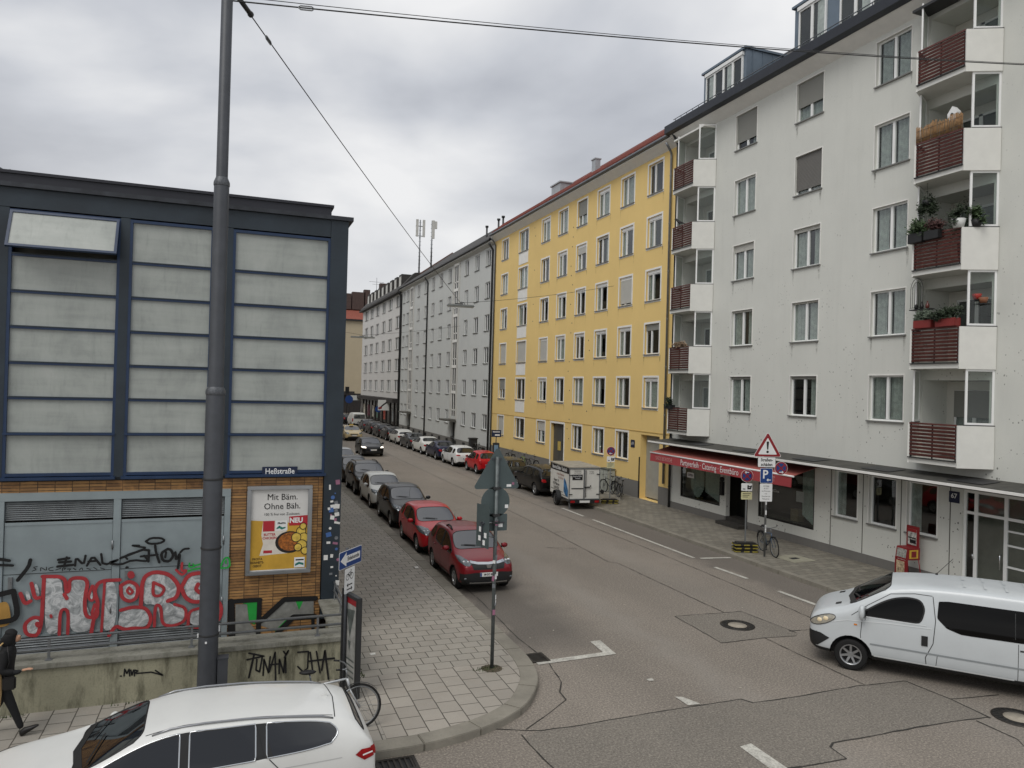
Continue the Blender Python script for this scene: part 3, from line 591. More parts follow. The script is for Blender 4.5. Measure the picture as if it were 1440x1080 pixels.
# windows: seven frosted lights in each bay, the lowest in its own sill frame
ZROW = [3.80, 4.53, 5.24, 5.92, 6.60, 7.28, 7.95, 8.96]
ZT = [4.53, 5.28, 5.97, 6.66, 7.36, 8.06, 8.10]
ZB = [3.86, 4.66, 5.36, 6.06, 6.76, 7.46, 8.17, 8.93]
def lwin(x0, x1, openv=False):
    m = MB(); y0, y1 = LY-.005, LY+.12; fr = .055
    m.box(x0, x0+fr, y0, y1, 3.74, 9.0); m.box(x1-fr, x1, y0, y1, 3.74, 9.0)
    m.box(x0+fr, x1-fr, y0, y1, 8.94, 9.0)
    zs = [4.60, 5.29, 5.98, 6.68, 7.37, 8.06+.16*0]
    zs = [4.60, 5.31, 6.0, 6.70, 7.40, 8.12]
    for z in zs: m.box(x0+fr, x1-fr, y0+.015, y1, z-.035, z+.03)
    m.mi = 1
    for z in zs + [8.965]: m.box(x0+fr, x1-fr, y0+.004, y0+.0148, z+.008, z+.03)  # dark strip along each transom top, standing in for its shadow
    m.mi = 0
    m.box(x0-.03, x1+.03, LY-.09, LY+.0, 3.69, 3.745); m.box(x0+fr, x1-fr, y0, y1, 3.76, 3.82)
    m.box(x0-.0, x1+.0, LY-.04, LY-.005, 4.60-.02, 4.60+.02)
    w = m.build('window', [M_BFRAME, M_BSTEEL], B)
    edges = [3.82] + [q for z in zs for q in (z-.035, z+.03)] + [8.94]
    for k in range(7):
        if openv and k == 6: continue
        m = MB(); m.box(x0+fr, x1-fr, LY+.05, LY+.07, edges[2*k], edges[2*k+1]); m.build('pane', M_FROST, w)
    if openv:
        M = Matrix.Translation((0, LY-.02, 8.96)) @ Matrix.Rotation(math.radians(-24), 4, 'X')
        m = MB(); h = .82
        m.box(x0+.02, x0+.07, -.03, .03, -h, 0, M); m.box(x1-.07, x1-.02, -.03, .03, -h, 0, M); m.box(x0+.07, x1-.07, -.03, .03, -.05, 0, M); m.box(x0+.07, x1-.07, -.03, .03, -h, -h+.05, M)
        v = m.build('open_vent', M_BFRAME, w)
        m = MB(); m.box(x0+.07, x1-.07, -.01, .01, -h+.05, -.05, M); m.build('vent_pane', M_FROST, w)
        m = MB(); m.box(x0+fr, x1-fr, LY+.2, LY+.22, 8.15, 8.94); m.build('dark_opening', M_ROOM, w)
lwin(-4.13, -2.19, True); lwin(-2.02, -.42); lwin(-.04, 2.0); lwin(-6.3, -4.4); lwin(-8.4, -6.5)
for k in range(9):
    y = LY+1.2+k*4.4; m = MB(); m.box(XR+.0, XR+.05, y, y+3.6, 3.8, 8.9)
    w = m.build('window', M_BFRAME, B); m = MB()
    for q in range(6): m.box(XR+.05, XR+.06, y+.08, y+3.52, 3.9+q*.83, 4.62+q*.83)
    m.build('pane', M_FROST, w)
# metal double door with louvres
M_DOOR = mat('grey_sheet_metal', '#8f9a9d', .45, .25, var=.1, scale=1.5)
M_LOUV = mat('louvre_metal', '#94999b', .45, .4, var=.2)
m = MB()
m.box(-4.16, .06, LY-.02, LY+.12, 3.28, 3.44); m.box(-4.16, -4.06, LY-.02, LY+.12, .12, 3.28); m.box(-.06+.0, .06, LY-.02, LY+.12, .12, 3.28); m.box(-2.17, -2.03, LY-.015, LY+.12, .12, 3.28)
dr = m.build('service_door', M_DOOR, B, bevel=.004)
for x0, x1 in ((-4.06, -2.17), (-2.03, -.06)):
    m = MB(); m.box(x0+.008, x1-.008, LY+.012, LY+.06, .62, 2.84); m.box(x0+.01, x1-.01, LY, LY+.011, 2.80, 2.86); m.box(x0+.01, x1-.01, LY-.004, LY+.011, .6, .64); m.build('door_leaf', M_DOOR, dr)
    m = MB(); m.box(x0+.01, x1-.01, LY+.005, LY+.0115, 1.84, 1.85); m.build('panel_joint', M_DKGREY, dr)
    for z0, z1, nn, nm in ((2.9, 3.26, 9, 'louvre'), (.15, .58, 9, 'louvre')):
        m = MB(); m.box(x0+.01, x1-.01, LY+.09, LY+.1, z0, z1)
        for k in range(nn):
            z = z0+(z1-z0)*(k+.5)/nn; m.box(x0+.01, x1-.01, -.03, .03, -.004, .004, Matrix.Translation((0, LY+.045, z)) @ Matrix.Rotation(.6, 4, 'X'))
        m.build(nm, M_LOUV, dr)
    hx = x1-.06
    for z in (2.35, 1.05): m = MB(); m.cyl((hx+.06, LY-.02, z-.09), (hx+.06, LY-.02, z+.09), .018, n=8); m.build('hinge', M_STEEL, dr)
    m = MB(); m.box(x0+.1, x0+.17, LY-.03, LY+.01, 1.55, 1.8); m.cyl((x0+.135, LY-.05, 1.7), (x0+.135, LY-.01, 1.7), .012, n=8); m.build('lock_plate', M_STEEL, dr)
# spray paint on door, brick and wall
M_SPRAYK = mat('black_spray', '#0c0c0d', .7, var=.1); M_SPRAYR = mat('red_spray', '#a53237', .6, var=.18, scale=4)
M_SPRAYG = mat('green_spray', '#1f9a3c', .65, var=.15)
def silver():
    t = NT('silver_spray'); a = t.noise(t.pos(), 3.2, 5, .65, 2.2); t.base(t.ramp(a, (.35, lin('#85898a')), (.5, lin('#b4b8b9')), (.58, lin('#d6d8d8')), (.7, lin('#9ea2a3')))); t.set(Roughness=.45, Metallic=.15); return t.m
M_SPRAYS = silver(); M_SPRAYB = mat('tan_spray', '#a8813f', .65, var=.2)
def spray(nm, items, mt, y, parent, fill=False, sm=1):
    m = MB(); k = 0
    for it in items:
        k += 1; yy = y-.0004*k
        if fill: m.face([(u, yy, v) for u, v in (chaikin(it, 2, True) if sm else it)])
        else: m.ribbon(chaikin(it[0], sm) if sm else it[0], it[1], lambda u, v, e=0, yy=yy: (u, yy-e, v))
    return m.build(nm, mt, parent, recalc=False)
YD = LY-.024
spray('graffiti', SILVER, M_SPRAYS, YD, dr, True); spray('graffiti', REDLINES, M_SPRAYR, YD-.006, dr, sm=2)
spray('graffiti', TAG_BLACK, M_SPRAYK, YD-.02, dr); spray('graffiti', [(l, .016) for l, w in TAG_FINE], M_SPRAYK, YD-.018, dr); spray('graffiti', TAG_GREEN, M_SPRAYG, YD-.02, dr)
spray('graffiti', [[(-4.16, 1.3), (-3.94, 1.36), (-3.88, .95), (-3.95, .86), (-4.16, .84)]], M_SPRAYB, YD-.012, dr, True)
spray('graffiti', GREY_FILL, mat('grey_spray', '#7f807b', .7, var=.25, scale=6), LY+.014, B, True, 0); spray('graffiti', GREEN_FILL, M_SPRAYG, LY+.010, B, True, 0); spray('graffiti', BLACK_LINES, M_SPRAYK, LY+.006, B, sm=0)
# stickers on the corner column
m = MB(); SK = [mat('sticker_white', '#d6d6d2', .5, var=.1), mat('sticker_pink', '#94637a', .5, var=.1), mat('sticker_blue', '#41649c', .5, var=.1), mat('sticker_grey', '#6f7377', .5, var=.3, scale=20)]
for k, (x, z) in enumerate(STICK + [(2.17, 2.92), (2.28, 2.9), (2.2, 2.75), (2.27, 2.7), (2.2, 3.2), (2.12, 2.95), (2.3, 3.0)]):
    m.mi = k % 4 if k % 3 else 0; w = random.uniform(.02, .065); h = random.uniform(.02, .06); y = LY-.034-k*.0003
    if k % 3 == 2: m.face([(x+w*.8*math.cos(a), y, z+w*.8*math.sin(a)) for a in [2*PI*i/12 for i in range(12)]])
    else: m.box(x-w, x+w, y, y+.002, z-h, z+h, Matrix.Translation((x, 0, z)) @ Matrix.Rotation(random.uniform(-.25, .25), 4, 'Y') @ Matrix.Translation((-x, 0, -z)))
m.build('stickers', SK, B, recalc=False)
# street name sign and poster case
t = thing('street_name_sign', 'dark blue enamel street sign reading Heßstraße above the poster case', 'street sign', (1.05, LY+.0, 3.80))
m = MB(); m.box(-.37, .37, -.025, .0, -.1, .1); m.build('plate', mat('navy_enamel', '#16243f', .3, var=.08), t, bevel=.004)
text('Heßstraße', .17, M_SIGNWHITE, plane_M((0, -.028, 0), (1, 0, 0), (0, 0, 1)), t, 'lettering', .86, bold=.002)
t = thing('poster_case', 'aluminium framed poster case with a yellow food advertisement on the brick wall', 'poster', (1.07, LY+.01, 2.53))
PW, PH = .68, .96
m = MB()
for x0, x1, z0, z1 in ((-PW, PW, PH-.08, PH), (-PW, PW, -PH, -PH+.08), (-PW, -PW+.09, -PH+.08, PH-.08), (PW-.09, PW, -PH+.08, PH-.08)): m.box(x0, x1, -.13, 0, z0, z1)
m.build('frame', mat('brushed_aluminium', '#a9acae', .35, .8, var=.1), t, bevel=.012)
m = MB(); m.box(-PW+.09, PW-.09, -.07, -.06, -PH+.08, PH-.08); po = m.build('poster', mat('poster_paper', '#d4d3cf', .6, var=.05), t)
yq = -.0715
def q(nm, pts, mt, k=1):
    m = MB(); m.face([(x, yq-.0008*k, z) for x, z in pts]); return m.build(nm, mt, po, recalc=False)
PM = {n: mat('poster_'+n, h, .6, var=v, scale=s) for n, h, v, s in (('mustard', '#c79c37', .12, 3), ('red', '#b02630', .05, 3), ('pale', '#d9d2c6', .08, 8), ('food', '#9a5a22', .7, 22), ('bowl', '#1d1a17', .1, 3), ('cheese', '#d8b950', .3, 9), ('teal', '#1d6f63', .1, 3))}
q('yellow_ground', [(-.59, -.86), (.59, -.86), (.59, .15), (-.2, .15), (-.32, .2), (-.59, .22)], PM['mustard'])
q('food_bag', [(-.34, .2), (.18, .2), (.15, -.05), (.2, -.52), (-.4, -.55), (-.33, -.3), (-.37, -.1)], PM['pale'], 2)
q('red_label', [(-.34, .2), (-.1, .2), (-.1, -.03), (-.34, -.03)], PM['red'], 3)
q('white_label', [(-.08, .2), (.16, .2), (.17, -.02), (-.08, -.02)], M_SIGNWHITE, 3)
q('wave_mark', [(-.06, .04), (.0, .09), (.06, .05), (.13, .06), (.13, .03), (.05, .0), (-.0, .03), (-.06, .01)], PM['teal'], 4)
q('red_flag', [(.2, .28), (.59, .3), (.59, .08), (.2, .08)], PM['red'], 4)
q('bowl', [(.22+.3*math.cos(a), -.28+.24*math.sin(a)) for a in [2*PI*i/24 for i in range(24)]], PM['bowl'], 4)
q('noodles', [(.24+.26*math.cos(a), -.27+.2*math.sin(a)) for a in [2*PI*i/24 for i in range(24)]], PM['food'], 5)
q('red_strip', [(-.32, -.44), (-.14, -.44), (-.14, -.5), (-.32, -.5)], PM['red'], 5)
for k, (x, z, r) in enumerate(((.46, -.05, .1), (.52, -.2, .11), (.36, -.18, .1), (.48, -.35, .11), (.4, -.4, .08), (.5, .06, .07), (.55, -.48, .08))):
    q('yellow_blob', [(x+r*math.cos(a), z+r*math.sin(a)) for a in [2*PI*i/16 for i in range(16)]], PM['cheese'], 6+2*k)
    m = MB(); m.ribbon([(x+r*math.cos(a), z+r*math.sin(a)) for a in [2*PI*i/16 for i in range(17)]], .016, lambda u, v, e=0, k=k: (u, yq-.0008*(7+2*k)-e, v), 0); m.build('blob_outline', M_INK, po, recalc=False)
q('brand_tile', [(.33, -.62), (.55, -.62), (.55, -.84), (.33, -.84)], M_SIGNWHITE, 22); q('brand_wave', [(.35, -.76), (.43, -.72), (.53, -.75), (.53, -.8), (.44, -.77), (.35, -.81)], PM['teal'], 23); q('brand_bar', [(.36, -.66), (.53, -.66), (.53, -.69), (.36, -.69)], M_INK, 23)
PT = lambda x, z: plane_M((x, yq-.004, z), (1, 0, 0), (0, 0, 1))
text('Mit Bäm.', .19, M_INK, PT(.05, .71), po, 'headline', .95, bold=.0); text('Ohne Bäh.', .19, M_INK, PT(.05, .51), po, 'headline', .95, bold=.0)
text('100 % frei von Zusätzen.', .08, M_DKGREY, PT(.05, .34), po, 'small_print', .95)
text('NEU', .15, M_SIGNWHITE, PT(.35, .19), po, 'flag_text', .95, bold=.006); text('BUTTER', .075, PM['red'], PT(-.2, -.1), po, 'bag_text', .9, bold=.002); text('CHICKEN', .075, PM['red'], PT(-.2, -.175), po, 'bag_text', .9, bold=.002)
text('FRoSTA', .05, M_INK, PT(.045, .14), po, 'label_text', 1, bold=.003)
for k, s in enumerate(('FROSTA', 'REINHEITS-', 'GEBOT')): text(s, .07, PM['bowl'], PT(-.44, -.62-.075*k), po, 'stamp_text', .8, bold=.001)
# roof plant
t = thing('roof_vent_unit', 'green ventilation hood on the flat roof at the far left edge', 'roof vent', (-5.18, LY+2.0, 9.7)); t.scale = (.8, .8, .85)
MG = mat('green_hood', '#3f5f58', .5, .2, var=.15)
m = MB(); m.lathe([(.42, .62), (.42, 1.0), (.38, 1.02), (.01, 1.02)], n=20); m.build('hood', MG, t)
m = MB(); m.lathe([(.3, .0), (.3, .55), (.55, .52), (.55, .6), (.42, .62)], n=20); m.build('base', M_SIGNBACK, t)
m = MB(); m.tube([(.45, 0, .45), (.62, 0, .42), (.7, 0, .55), (.68, 0, .62)], .02, 6); m.tube([(.5, 0, .2), (.5, 0, .5)], .02, 6); m.build('bracket', M_STEEL, t)
# ------------------------------------------------------------------ low concrete wall with rails in front
WT = .93
Wl = thing('retaining_wall', 'low stained concrete wall with a broad coping and black scribbles', 'wall', (-8, 14.4, 0), world=True)
m = MB(); m.box(-42, 2.40, 14.40, 14.62, -.6, WT-.09); m.box(2.12, 2.40, 14.63, LY-.035, -.6, WT-.06); m.box(-42, 2.11, 14.63, 14.9, -.6, WT-.25); m.build('concrete_wall', M_CONC, Wl, bevel=.01)
m = MB(); m.box(-42, 2.46, 14.35, 14.96, WT-.088, WT); m.box(1.94, 2.45, 14.963, LY-.04, WT-.058, WT+.004); m.build('coping', M_COPE, Wl, bevel=.012)
spray('graffiti', PUNANI, M_SPRAYK, 14.392, Wl, sm=0); spray('graffiti', MUR, M_SPRAYK, 14.394, Wl, sm=0)
m = MB(); m.box(-42, 2.1, 14.9, LY+.02, -.6, -.5); m.build('area_floor', M_PLINTH, Wl)
R_ = thing('steel_railing', 'double pipe steel handrail bolted along the low concrete wall', 'railing', (-8, 14.6, WT), world=True)
m = MB(); ry = 14.55
for z in (WT+.19, WT+.37): m.tube([(-42, ry, z), (2.22, ry, z)], .024, 10); m.tube([(2.28, ry+.1, z), (2.28, LY-.05, z)], .024, 10)
m.build('handrail', M_STEEL, R_)
for x in [-2.77+2.23*k-2.23*8 for k in range(10)] + [1.67]:
    m = MB(); m.box(x-.02, x+.02, ry-.012, ry+.012, WT, WT+.37); m.box(x-.05, x+.05, ry-.05, ry+.05, WT, WT+.012); m.build('railing_post', M_STEEL, R_)
for y in (14.9, 15.9, LY-.15):
    m = MB(); m.box(2.268, 2.292, y-.02, y+.02, WT, WT+.37); m.build('railing_post', M_STEEL, R_)
# weeds along the wall foot
ML = mat('weed_green', '#3c4a25', .8, var=.4, scale=12)
m = MB()
for k in range(520):
    if k < 300: x, y = random.uniform(-4, 2.3), random.uniform(14.28, 14.38)
    elif k < 420: x, y = 4.98+random.gauss(0, .13), 14.06+random.gauss(0, .07)
    else: x, y = random.uniform(2.46, 2.56), random.uniform(14.3, 15.4)
    if k < 300 and math.sin(x*3.1)+math.sin(x*7.3) < .2: continue
    a = random.uniform(0, 6.28); h = random.uniform(.01, .05); w = .012
    m.face([(x-w*math.cos(a), y-w*math.sin(a), .118), (x+w*math.cos(a), y+w*math.sin(a), .118), (x+random.uniform(-.02, .02), y+random.uniform(-.02, .02), .118+h)])
o = m.build('weeds', ML, recalc=False); tag(o, 'sparse weeds growing in pavement joints and along the wall foot', 'weeds'); o['kind'] = 'stuff'
# ------------------------------------------------------------------ right hand row of houses, all on one facade plane
FX = 20.4
_wm = {}
def frame_mesh(w, h, leaves, simple=False, trim=None, box=0.0, sill=True, fr=.055):
    """window frame in local coords: origin at sill centre on the wall face, -X looks at the street, Y along the street"""
    k = ('f', round(w, 3), round(h, 3), tuple(leaves), simple, trim, box, sill)
    if k in _wm: return _wm[k]
    m = MB(); d0, d1 = .10, .17
    a, b = -w/2, w/2; t = h-box
    m.box(d0, d1, a, a+fr, 0, t); m.box(d0, d1, b-fr, b, 0, t); m.box(d0, d1, a+fr, b-fr, 0, fr); m.box(d0, d1, a+fr, b-fr, t-fr, t)
    if box: m.mi = 0; m.box(d0-.03, d1, a, b, t, h)
    pos = a; tot = sum(leaves)
    for l in leaves[:-1]:
        pos += w*l/tot; m.box(d0-.012, d1, pos-.05, pos+.05, fr, t-fr)
    if sill: m.mi = 1; m.box(-.07, d0, a-.05, b+.05, -.045, -.002)
    if trim:
        m.mi = 2; q = trim
        m.box(-.018, .002, a-q, a, -.0, h+q); m.box(-.018, .002, b, b+q, -.0, h+q); m.box(-.018, .002, a, b, h, h+q)
        if not sill or q > .07: m.box(-.016, .002, a-q, b+q, -q*.8, -.0) if not sill else m.box(-.012, .002, a-q, b+q, -q*.7-.045, -.046)
    o = m.build('window', [M_FRAME, M_DARKSILL if simple else M_SILL, M_TRIM]); me = o.data; bpy.data.objects.remove(o); _wm[k] = me; return me
def pane_mesh(w, h, mt, x=.135):
    k = ('p', round(w, 3), round(h, 3), mt.name, x)
    if k in _wm: return _wm[k]
    m = MB(); m.box(x, x+.012, -w/2, w/2, 0, h); o = m.build('pane', mt); me = o.data; bpy.data.objects.remove(o); _wm[k] = me; return me
def shutter_mesh(w, h, mt):
    k = ('s', round(w, 3), round(h, 3), mt.name)
    if k in _wm: return _wm[k]
    m = MB(); n = max(2, int(h/.05)); 
    for i in range(n):
        z0, z1 = h*i/n, h*(i+1)/n; m.face([(.075, -w/2, z0), (.075, w/2, z0), (.068, w/2, (z0+z1)/2), (.068, -w/2, (z0+z1)/2)]); m.face([(.068, -w/2, (z0+z1)/2), (.068, w/2, (z0+z1)/2), (.075, w/2, z1), (.075, -w/2, z1)])
    o = m.build('roller_shutter', mt); me = o.data; bpy.data.objects.remove(o); _wm[k] = me; return me
def curtain_mesh(w, h, x=.2):
    k = ('c', round(w, 3), round(h, 3))
    if k in _wm: return _wm[k]
    m = MB(); n = max(6, int(w/.035)); p = [(x+.04*math.sin(i*1.3+math.sin(i*.7)), -w/2+w*i/n) for i in range(n+1)]
    for (x0, y0), (x1, y1) in zip(p, p[1:]): m.face([(x0, y0, 0), (x1, y1, 0), (x1, y1, h), (x0, y0, h)])
    o = m.build('curtain', M_CURT, smooth=True); me = o.data; bpy.data.objects.remove(o); _wm[k] = me; return me
def window(par, y, z, w, h, leaves=(1, 1), shut=0., smat=None, curt=None, simple=False, trim=None, box=0., sill=True, x=FX, gl=None, dsill=False):
    wo = link('window', frame_mesh(w, h, leaves, dsill, trim, box, sill), par, (x, y, z))
    t = h-box; link('pane', pane_mesh(w-.1, t-.1, gl or (M_FARGLASS if simple else M_GLASS)), wo, (0, 0, .05))
    if shut: hh = (t-.02)*shut; link('roller_shutter', shutter_mesh(w-.02, hh, smat or M_SHUT), wo, (0, 0, t-hh))
    for c in (curt or ()):     # (centre, width) as fractions of the opening
        link('curtain', curtain_mesh(w*c[1], t-.12, .2), wo, (0, w*c[0], .06))
    return wo
def _stainmat():
    t = NT('sill_run_off_stain'); N = t.N; N.remove(t.b); tc = t.node('ShaderNodeTexCoord').outputs['Object']; sp = t.node('ShaderNodeSeparateXYZ'); t.link(tc, sp.inputs[0])
    n = t.noise(t.node('ShaderNodeNewGeometry').outputs['Position'], 9, 4, .7); d = t.node('ShaderNodeBsdfDiffuse'); d.inputs[0].default_value = lin('#5d5b52'); tr = t.node('ShaderNodeBsdfTransparent')
    f = t.math('MULTIPLY', t.ramp(t.math('ADD', t.math('MULTIPLY', sp.outputs[2], 1.3), 1.0), (.05, 0.), (.95, .55)), t.ramp(n, (.4, .1), (.65, 1.)))
    mx = t.node('ShaderNodeMixShader'); t.link(f, mx.inputs[0]); t.link(tr.outputs[0], mx.inputs[1]); t.link(d.outputs[0], mx.inputs[2]); t.link(mx.outputs[0], N['Material Output'].inputs[0]); return t.m
M_STAIN = _stainmat()
def stain(wo, w, seed):
    rs = random.Random(seed)
    for s_ in (-1, 1):
        if rs.random() < .35: continue
        L = rs.uniform(.3, .75); h = rs.uniform(.03, .07); y = s_*(w/2+rs.uniform(-.06, .03)); m = MB(); m.face([(-.003, y-h, -.06), (-.003, y+h, -.06), (-.003, y+h*.5, -.06-L), (-.003, y-h*.6, -.06-L*.9)]); m.build('sill_stain', M_STAIN, wo, recalc=False)
def W(y0, y1, z0, z1): return (y0, y1, z0, z1)
fx = lambda u, v, d: (FX+d, u, v)
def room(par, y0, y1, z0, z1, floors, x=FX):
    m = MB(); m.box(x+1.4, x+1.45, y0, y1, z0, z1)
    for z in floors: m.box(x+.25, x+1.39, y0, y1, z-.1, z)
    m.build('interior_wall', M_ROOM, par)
def pipe(par, y, z0, z1, mt, r=.055, x=FX-.09, nm='downpipe', top=True):
    m = MB(); p = [(x, y, z0), (x, y, z1)]
    if top: p += [(x-.05, y-.05, z1+.15), (x-.3, y-.12, z1+.45), (x-.42, y-.12, z1+.6)]
    m.tube(p, r, 10); 
    z = z0+1
    while z < z1: m.lathe([(r, 0), (r+.014, .005), (r+.014, .04), (r, .045)], (x, y, z), n=10); z += 2.4
    m.build(nm, mt, par, smooth=False)
# ---------------------------------------------------------------- white apartment house
A = thing('white_apartment_house', 'white rendered apartment house with slatted loggia balconies and shops below', 'building', (FX+6, 21, 0), world=True)
AY0, AY1 = 12.35, 31.55; AT = 18.5; ST = 2.85
WC = [(25.6, 26.98), (21.85, 23.25), (18.02, 19.42)]; BAL = [14.95, 28.4]
holes = []
for k in range(5):
    z = 5.0+ST*k
    for a, b in WC: holes.append((a, b, z, z+1.52))
    for bn in BAL: holes.append((bn+.15, bn+2.35, 3.98+ST*k, 6.36+ST*k, 1.15))
holes += [(27.5, 30.6, .78, 3.1), (25.6, 27.06, .2, 3.0), (21.82, 24.95, .78, 3.2), (19.8, 20.86, 1.5, 3.13), (18.2, 19.3, 1.5, 3.13), (16.7, 17.78, 1.5, 3.13), (13.0, 15.85, .12, 3.13)]
m = MB(); holed(m, (AY0, AY1), (-.1, AT), holes, fx, .2)
m.box(FX+.21, FX+12, AY1-.12, AY1-.02, 0, AT); m.face([(FX, AY0, -.1), (FX+12, AY0, -.1), (FX+12, AY0, AT), (FX, AY0, AT)])
m.build('wall', M_WHITE, A)
m = MB()
for y0, y1 in ((AY0, 12.98), (15.87, 21.0), (21.0, 25.58), (27.08, 31.55)): m.box(FX-.03, FX-.001, y0+.003, y1-.003, -.05, .42)
m.build('plinth', M_PLINTH, A)
m = MB()
for y in (21.0, 19.55, 18.0, 16.25): m.box(FX-.012, FX-.001, y-.012, y+.012, .43, 3.2)
m.build('wall_joint', M_DARKSILL, A)
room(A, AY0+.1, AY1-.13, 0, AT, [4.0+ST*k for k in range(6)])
cur = [((-.27, .4), (.3, .34)), ((-.25, .45), (.25, .45)), ((-.3, .3),), ((.27, .42), (-.3, .3)), ((0, .95),)]
SH = {(0, 4): (.80, M_SHUT), (0, 2): (.2, M_SHUTL), (1, 4): (.64, M_SHUT), (1, 3): (.9, M_SHUTD), (0, 1): (.06, M_SHUTL), (1, 1): (.05, M_SHUTL), (0, 0): (.08, M_SHUT), (1, 0): (.08, M_SHUT), (1, 2): (.1, M_SHUTL)}
for i, (a, b) in enumerate(WC):
    for k in range(5):
        sh = SH.get((i, k), (0, None)); c = cur[(i*2+k*3) % 5]
        if i == 2 and k >= 1: c = ((-.25, .42), (.25, .42))
        wo = window(A, (a+b)/2, 5.0+ST*k, b-a, 1.52, (1, 1), sh[0], sh[1], c, trim=.035); stain(wo, b-a, i*9+k)
        if i == 2:
            m = MB()
            for q in (-1, 1): m.box(.125, .134, q*.34-.24, q*.34-.225, .12, 1.40); m.box(.125, .134, q*.34+.225, q*.34+.24, .12, 1.40)
            m.build('gasket', M_DKGREY, wo)
# balconies
M_PANEL = mat('white_balcony_panel', '#d9d9d3', .6, var=.04)
M_FROSTW = mat('frosted_wind_screen', '#c4cac2', .3, var=.1)
def balcony(bn, k, first):
    z = 5.03+ST*k; sb = z-1.2; N_ = (FX-.005, bn); F1 = (19.5, bn+.45); F2 = (19.5, bn+2.02); FF = (FX-.005, bn+2.5)
    m = MB(); m.prism([(*N_, sb), (*F1, sb), (*F2, sb), (*FF, sb)], (0, 0, .14)); b = m.build('balcony', M_PANEL, A)
    m = MB(); o = Vector((-.012, 0, 0)); m.prism([(F1[0]-.06, F1[1]-.02, sb+.14), (F2[0]-.06, F2[1]+.02, sb+.14), (F2[0]+.0, F2[1]+.02, sb+.14), (F1[0], F1[1]-.02, sb+.14)], (0, 0, .03)); m.build('edge_trim', M_DKGREY, b)
    def wall_(p, q, z0, z1, t=.05):
        p = Vector(p); q = Vector(q); d = (q-p).normalized(); n = Vector((d.y, -d.x))*t
        return [(*p, z0), (*q, z0), (*(q+n), z0), (*(p+n), z0)], (0, 0, z1-z0)
    m = MB(); m.prism(*wall_(F1, N_, sb+.0-.02, z)); m.build('side_panel', M_PANEL, b)
    m = MB(); m.prism(*wall_(FF, F2, sb-.02, z)); m.build('side_panel', M_PANEL, b)
    m = MB(); n = 9
    for i in range(n):
        zz = sb+.2+(z-sb-.25)*(i+.5)/n; m.box(F1[0]-.015, F1[0]+.008, F1[1]+.02, F2[1]-.02, zz-.036, zz+.036, Matrix.Translation((F1[0], 0, zz)) @ Matrix.Rotation(-.35, 4, 'Y') @ Matrix.Translation((-F1[0], 0, -zz)))
    m.box(F1[0]-.02, F1[0]+.03, F1[1], F2[1], z-.03, z+.02)
    m.build('slat_railing', M_WOOD, b)
    m = MB()
    for y in (F1[1]+.02, (F1[1]+F2[1])/2, F2[1]-.05): m.box(F1[0]+.012, F1[0]+.045, y, y+.035, sb+.14, z-.03)
    m.build('railing_post', M_DKGREY, b)
    # glazed wind screen above the near panel, frosted one at the far side
    top = sb+ST-.0; h0, h1 = z+.03, top-.02
    def screen(p, q, g, nm):
        p = Vector(p); q = Vector(q); d = (q-p).normalized(); n = Vector((-d.y, d.x)); L = (q-p).length
        M = Matrix(((d.x, n.x, 0, p.x), (d.y, n.y, 0, p.y), (0, 0, 1, 0), (0, 0, 0, 1))); m = MB(); f = .06
        m.box(0, f, 0, .045, h0, h1, M); m.box(L-f, L, 0, .045, h0, h1, M); m.box(f, L-f, 0, .045, h0, h0+f, M); m.box(f, L-f, 0, .045, h1-f, h1, M)
        m.mi = 1; m.box(f, L-f, .018, .026, h0+f, h1-f, M); m.mi = 2; m.box(-.01, L+.02, -.04, .06, z+.002, z+.028, M)
        return m.build(nm, [M_FRAME, g, M_DKGREY], b)
    P = Vector(F1).lerp(Vector(N_), .22); screen(P, N_, M_GLASSCLR, 'glass_screen')
    P2 = Vector(F2).lerp(Vector(FF), .3); screen(FF, P2, M_FROSTW, 'frosted_screen')
    # back wall of the loggia with a glazed door
    y0, y1 = bn+.15, bn+2.35; X = FX+1.05; m = MB()
    holed(m, (y0, y1), (sb+.14, sb+.14+2.38), [(y0+.6, y0+1.95, sb+.2, sb+2.25)], lambda u, v, d: (X+d, u, v), .08); m.build('loggia_wall', M_WHITE2, b)
    m = MB(); a, c_ = y0+.6, y0+1.95; zt = sb+2.25; zb = sb+.2
    for p in ((a, a+.07), (c_-.07, c_), ((a+c_)/2-.06, (a+c_)/2+.06)): m.box(X+.02, X+.075, p[0], p[1], zb, zt)
    m.box(X+.02, X+.075, a+.07, c_-.07, zb, zb+.12); m.box(X+.02, X+.075, a+.07, c_-.07, zt-.07, zt); m.build('balcony_door', M_FRAME, b)
    m = MB(); m.box(X+.04, X+.06, a+.07, c_-.07, zb+.12, zt-.07); m.build('door_glass', M_GLASS, b)
    m = MB(); hh = .45+.5*((k*7+int(bn)) % 5)/4; m.box(X+.085, X+.10, a+.03, c_-.03, zt-.05-(zt-zb)*hh, zt-.05); m.build('blind', M_SHUT if k % 2 else M_CURT, b)
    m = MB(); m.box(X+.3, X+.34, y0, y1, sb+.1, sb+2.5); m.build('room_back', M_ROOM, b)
    m = MB(); m.box(FX+.25, FX+1.2, y0-.12, y0-.006, sb, sb+2.6); m.box(FX+.25, FX+1.2, y1+.006, y1+.12, sb, sb+2.6); m.box(FX+.21, FX+1.2, y0+.001, y1-.001, sb+.05, sb+.135); m.box(FX+.21, FX+1.2, y0+.001, y1-.001, sb+2.54, sb+2.6); m.build('loggia_side', M_WHITE2, b)
    if first and k in (0,):
        m = MB(); m.box(X-.02, X+.015, a+.02, c_-.02, zt-.85, zt-.02); m.build('roller_shutter', M_SHUT, b)
    return b
for bi, bn in enumerate(BAL):
    for k in range(5): balcony(bn, k, bi == 0)
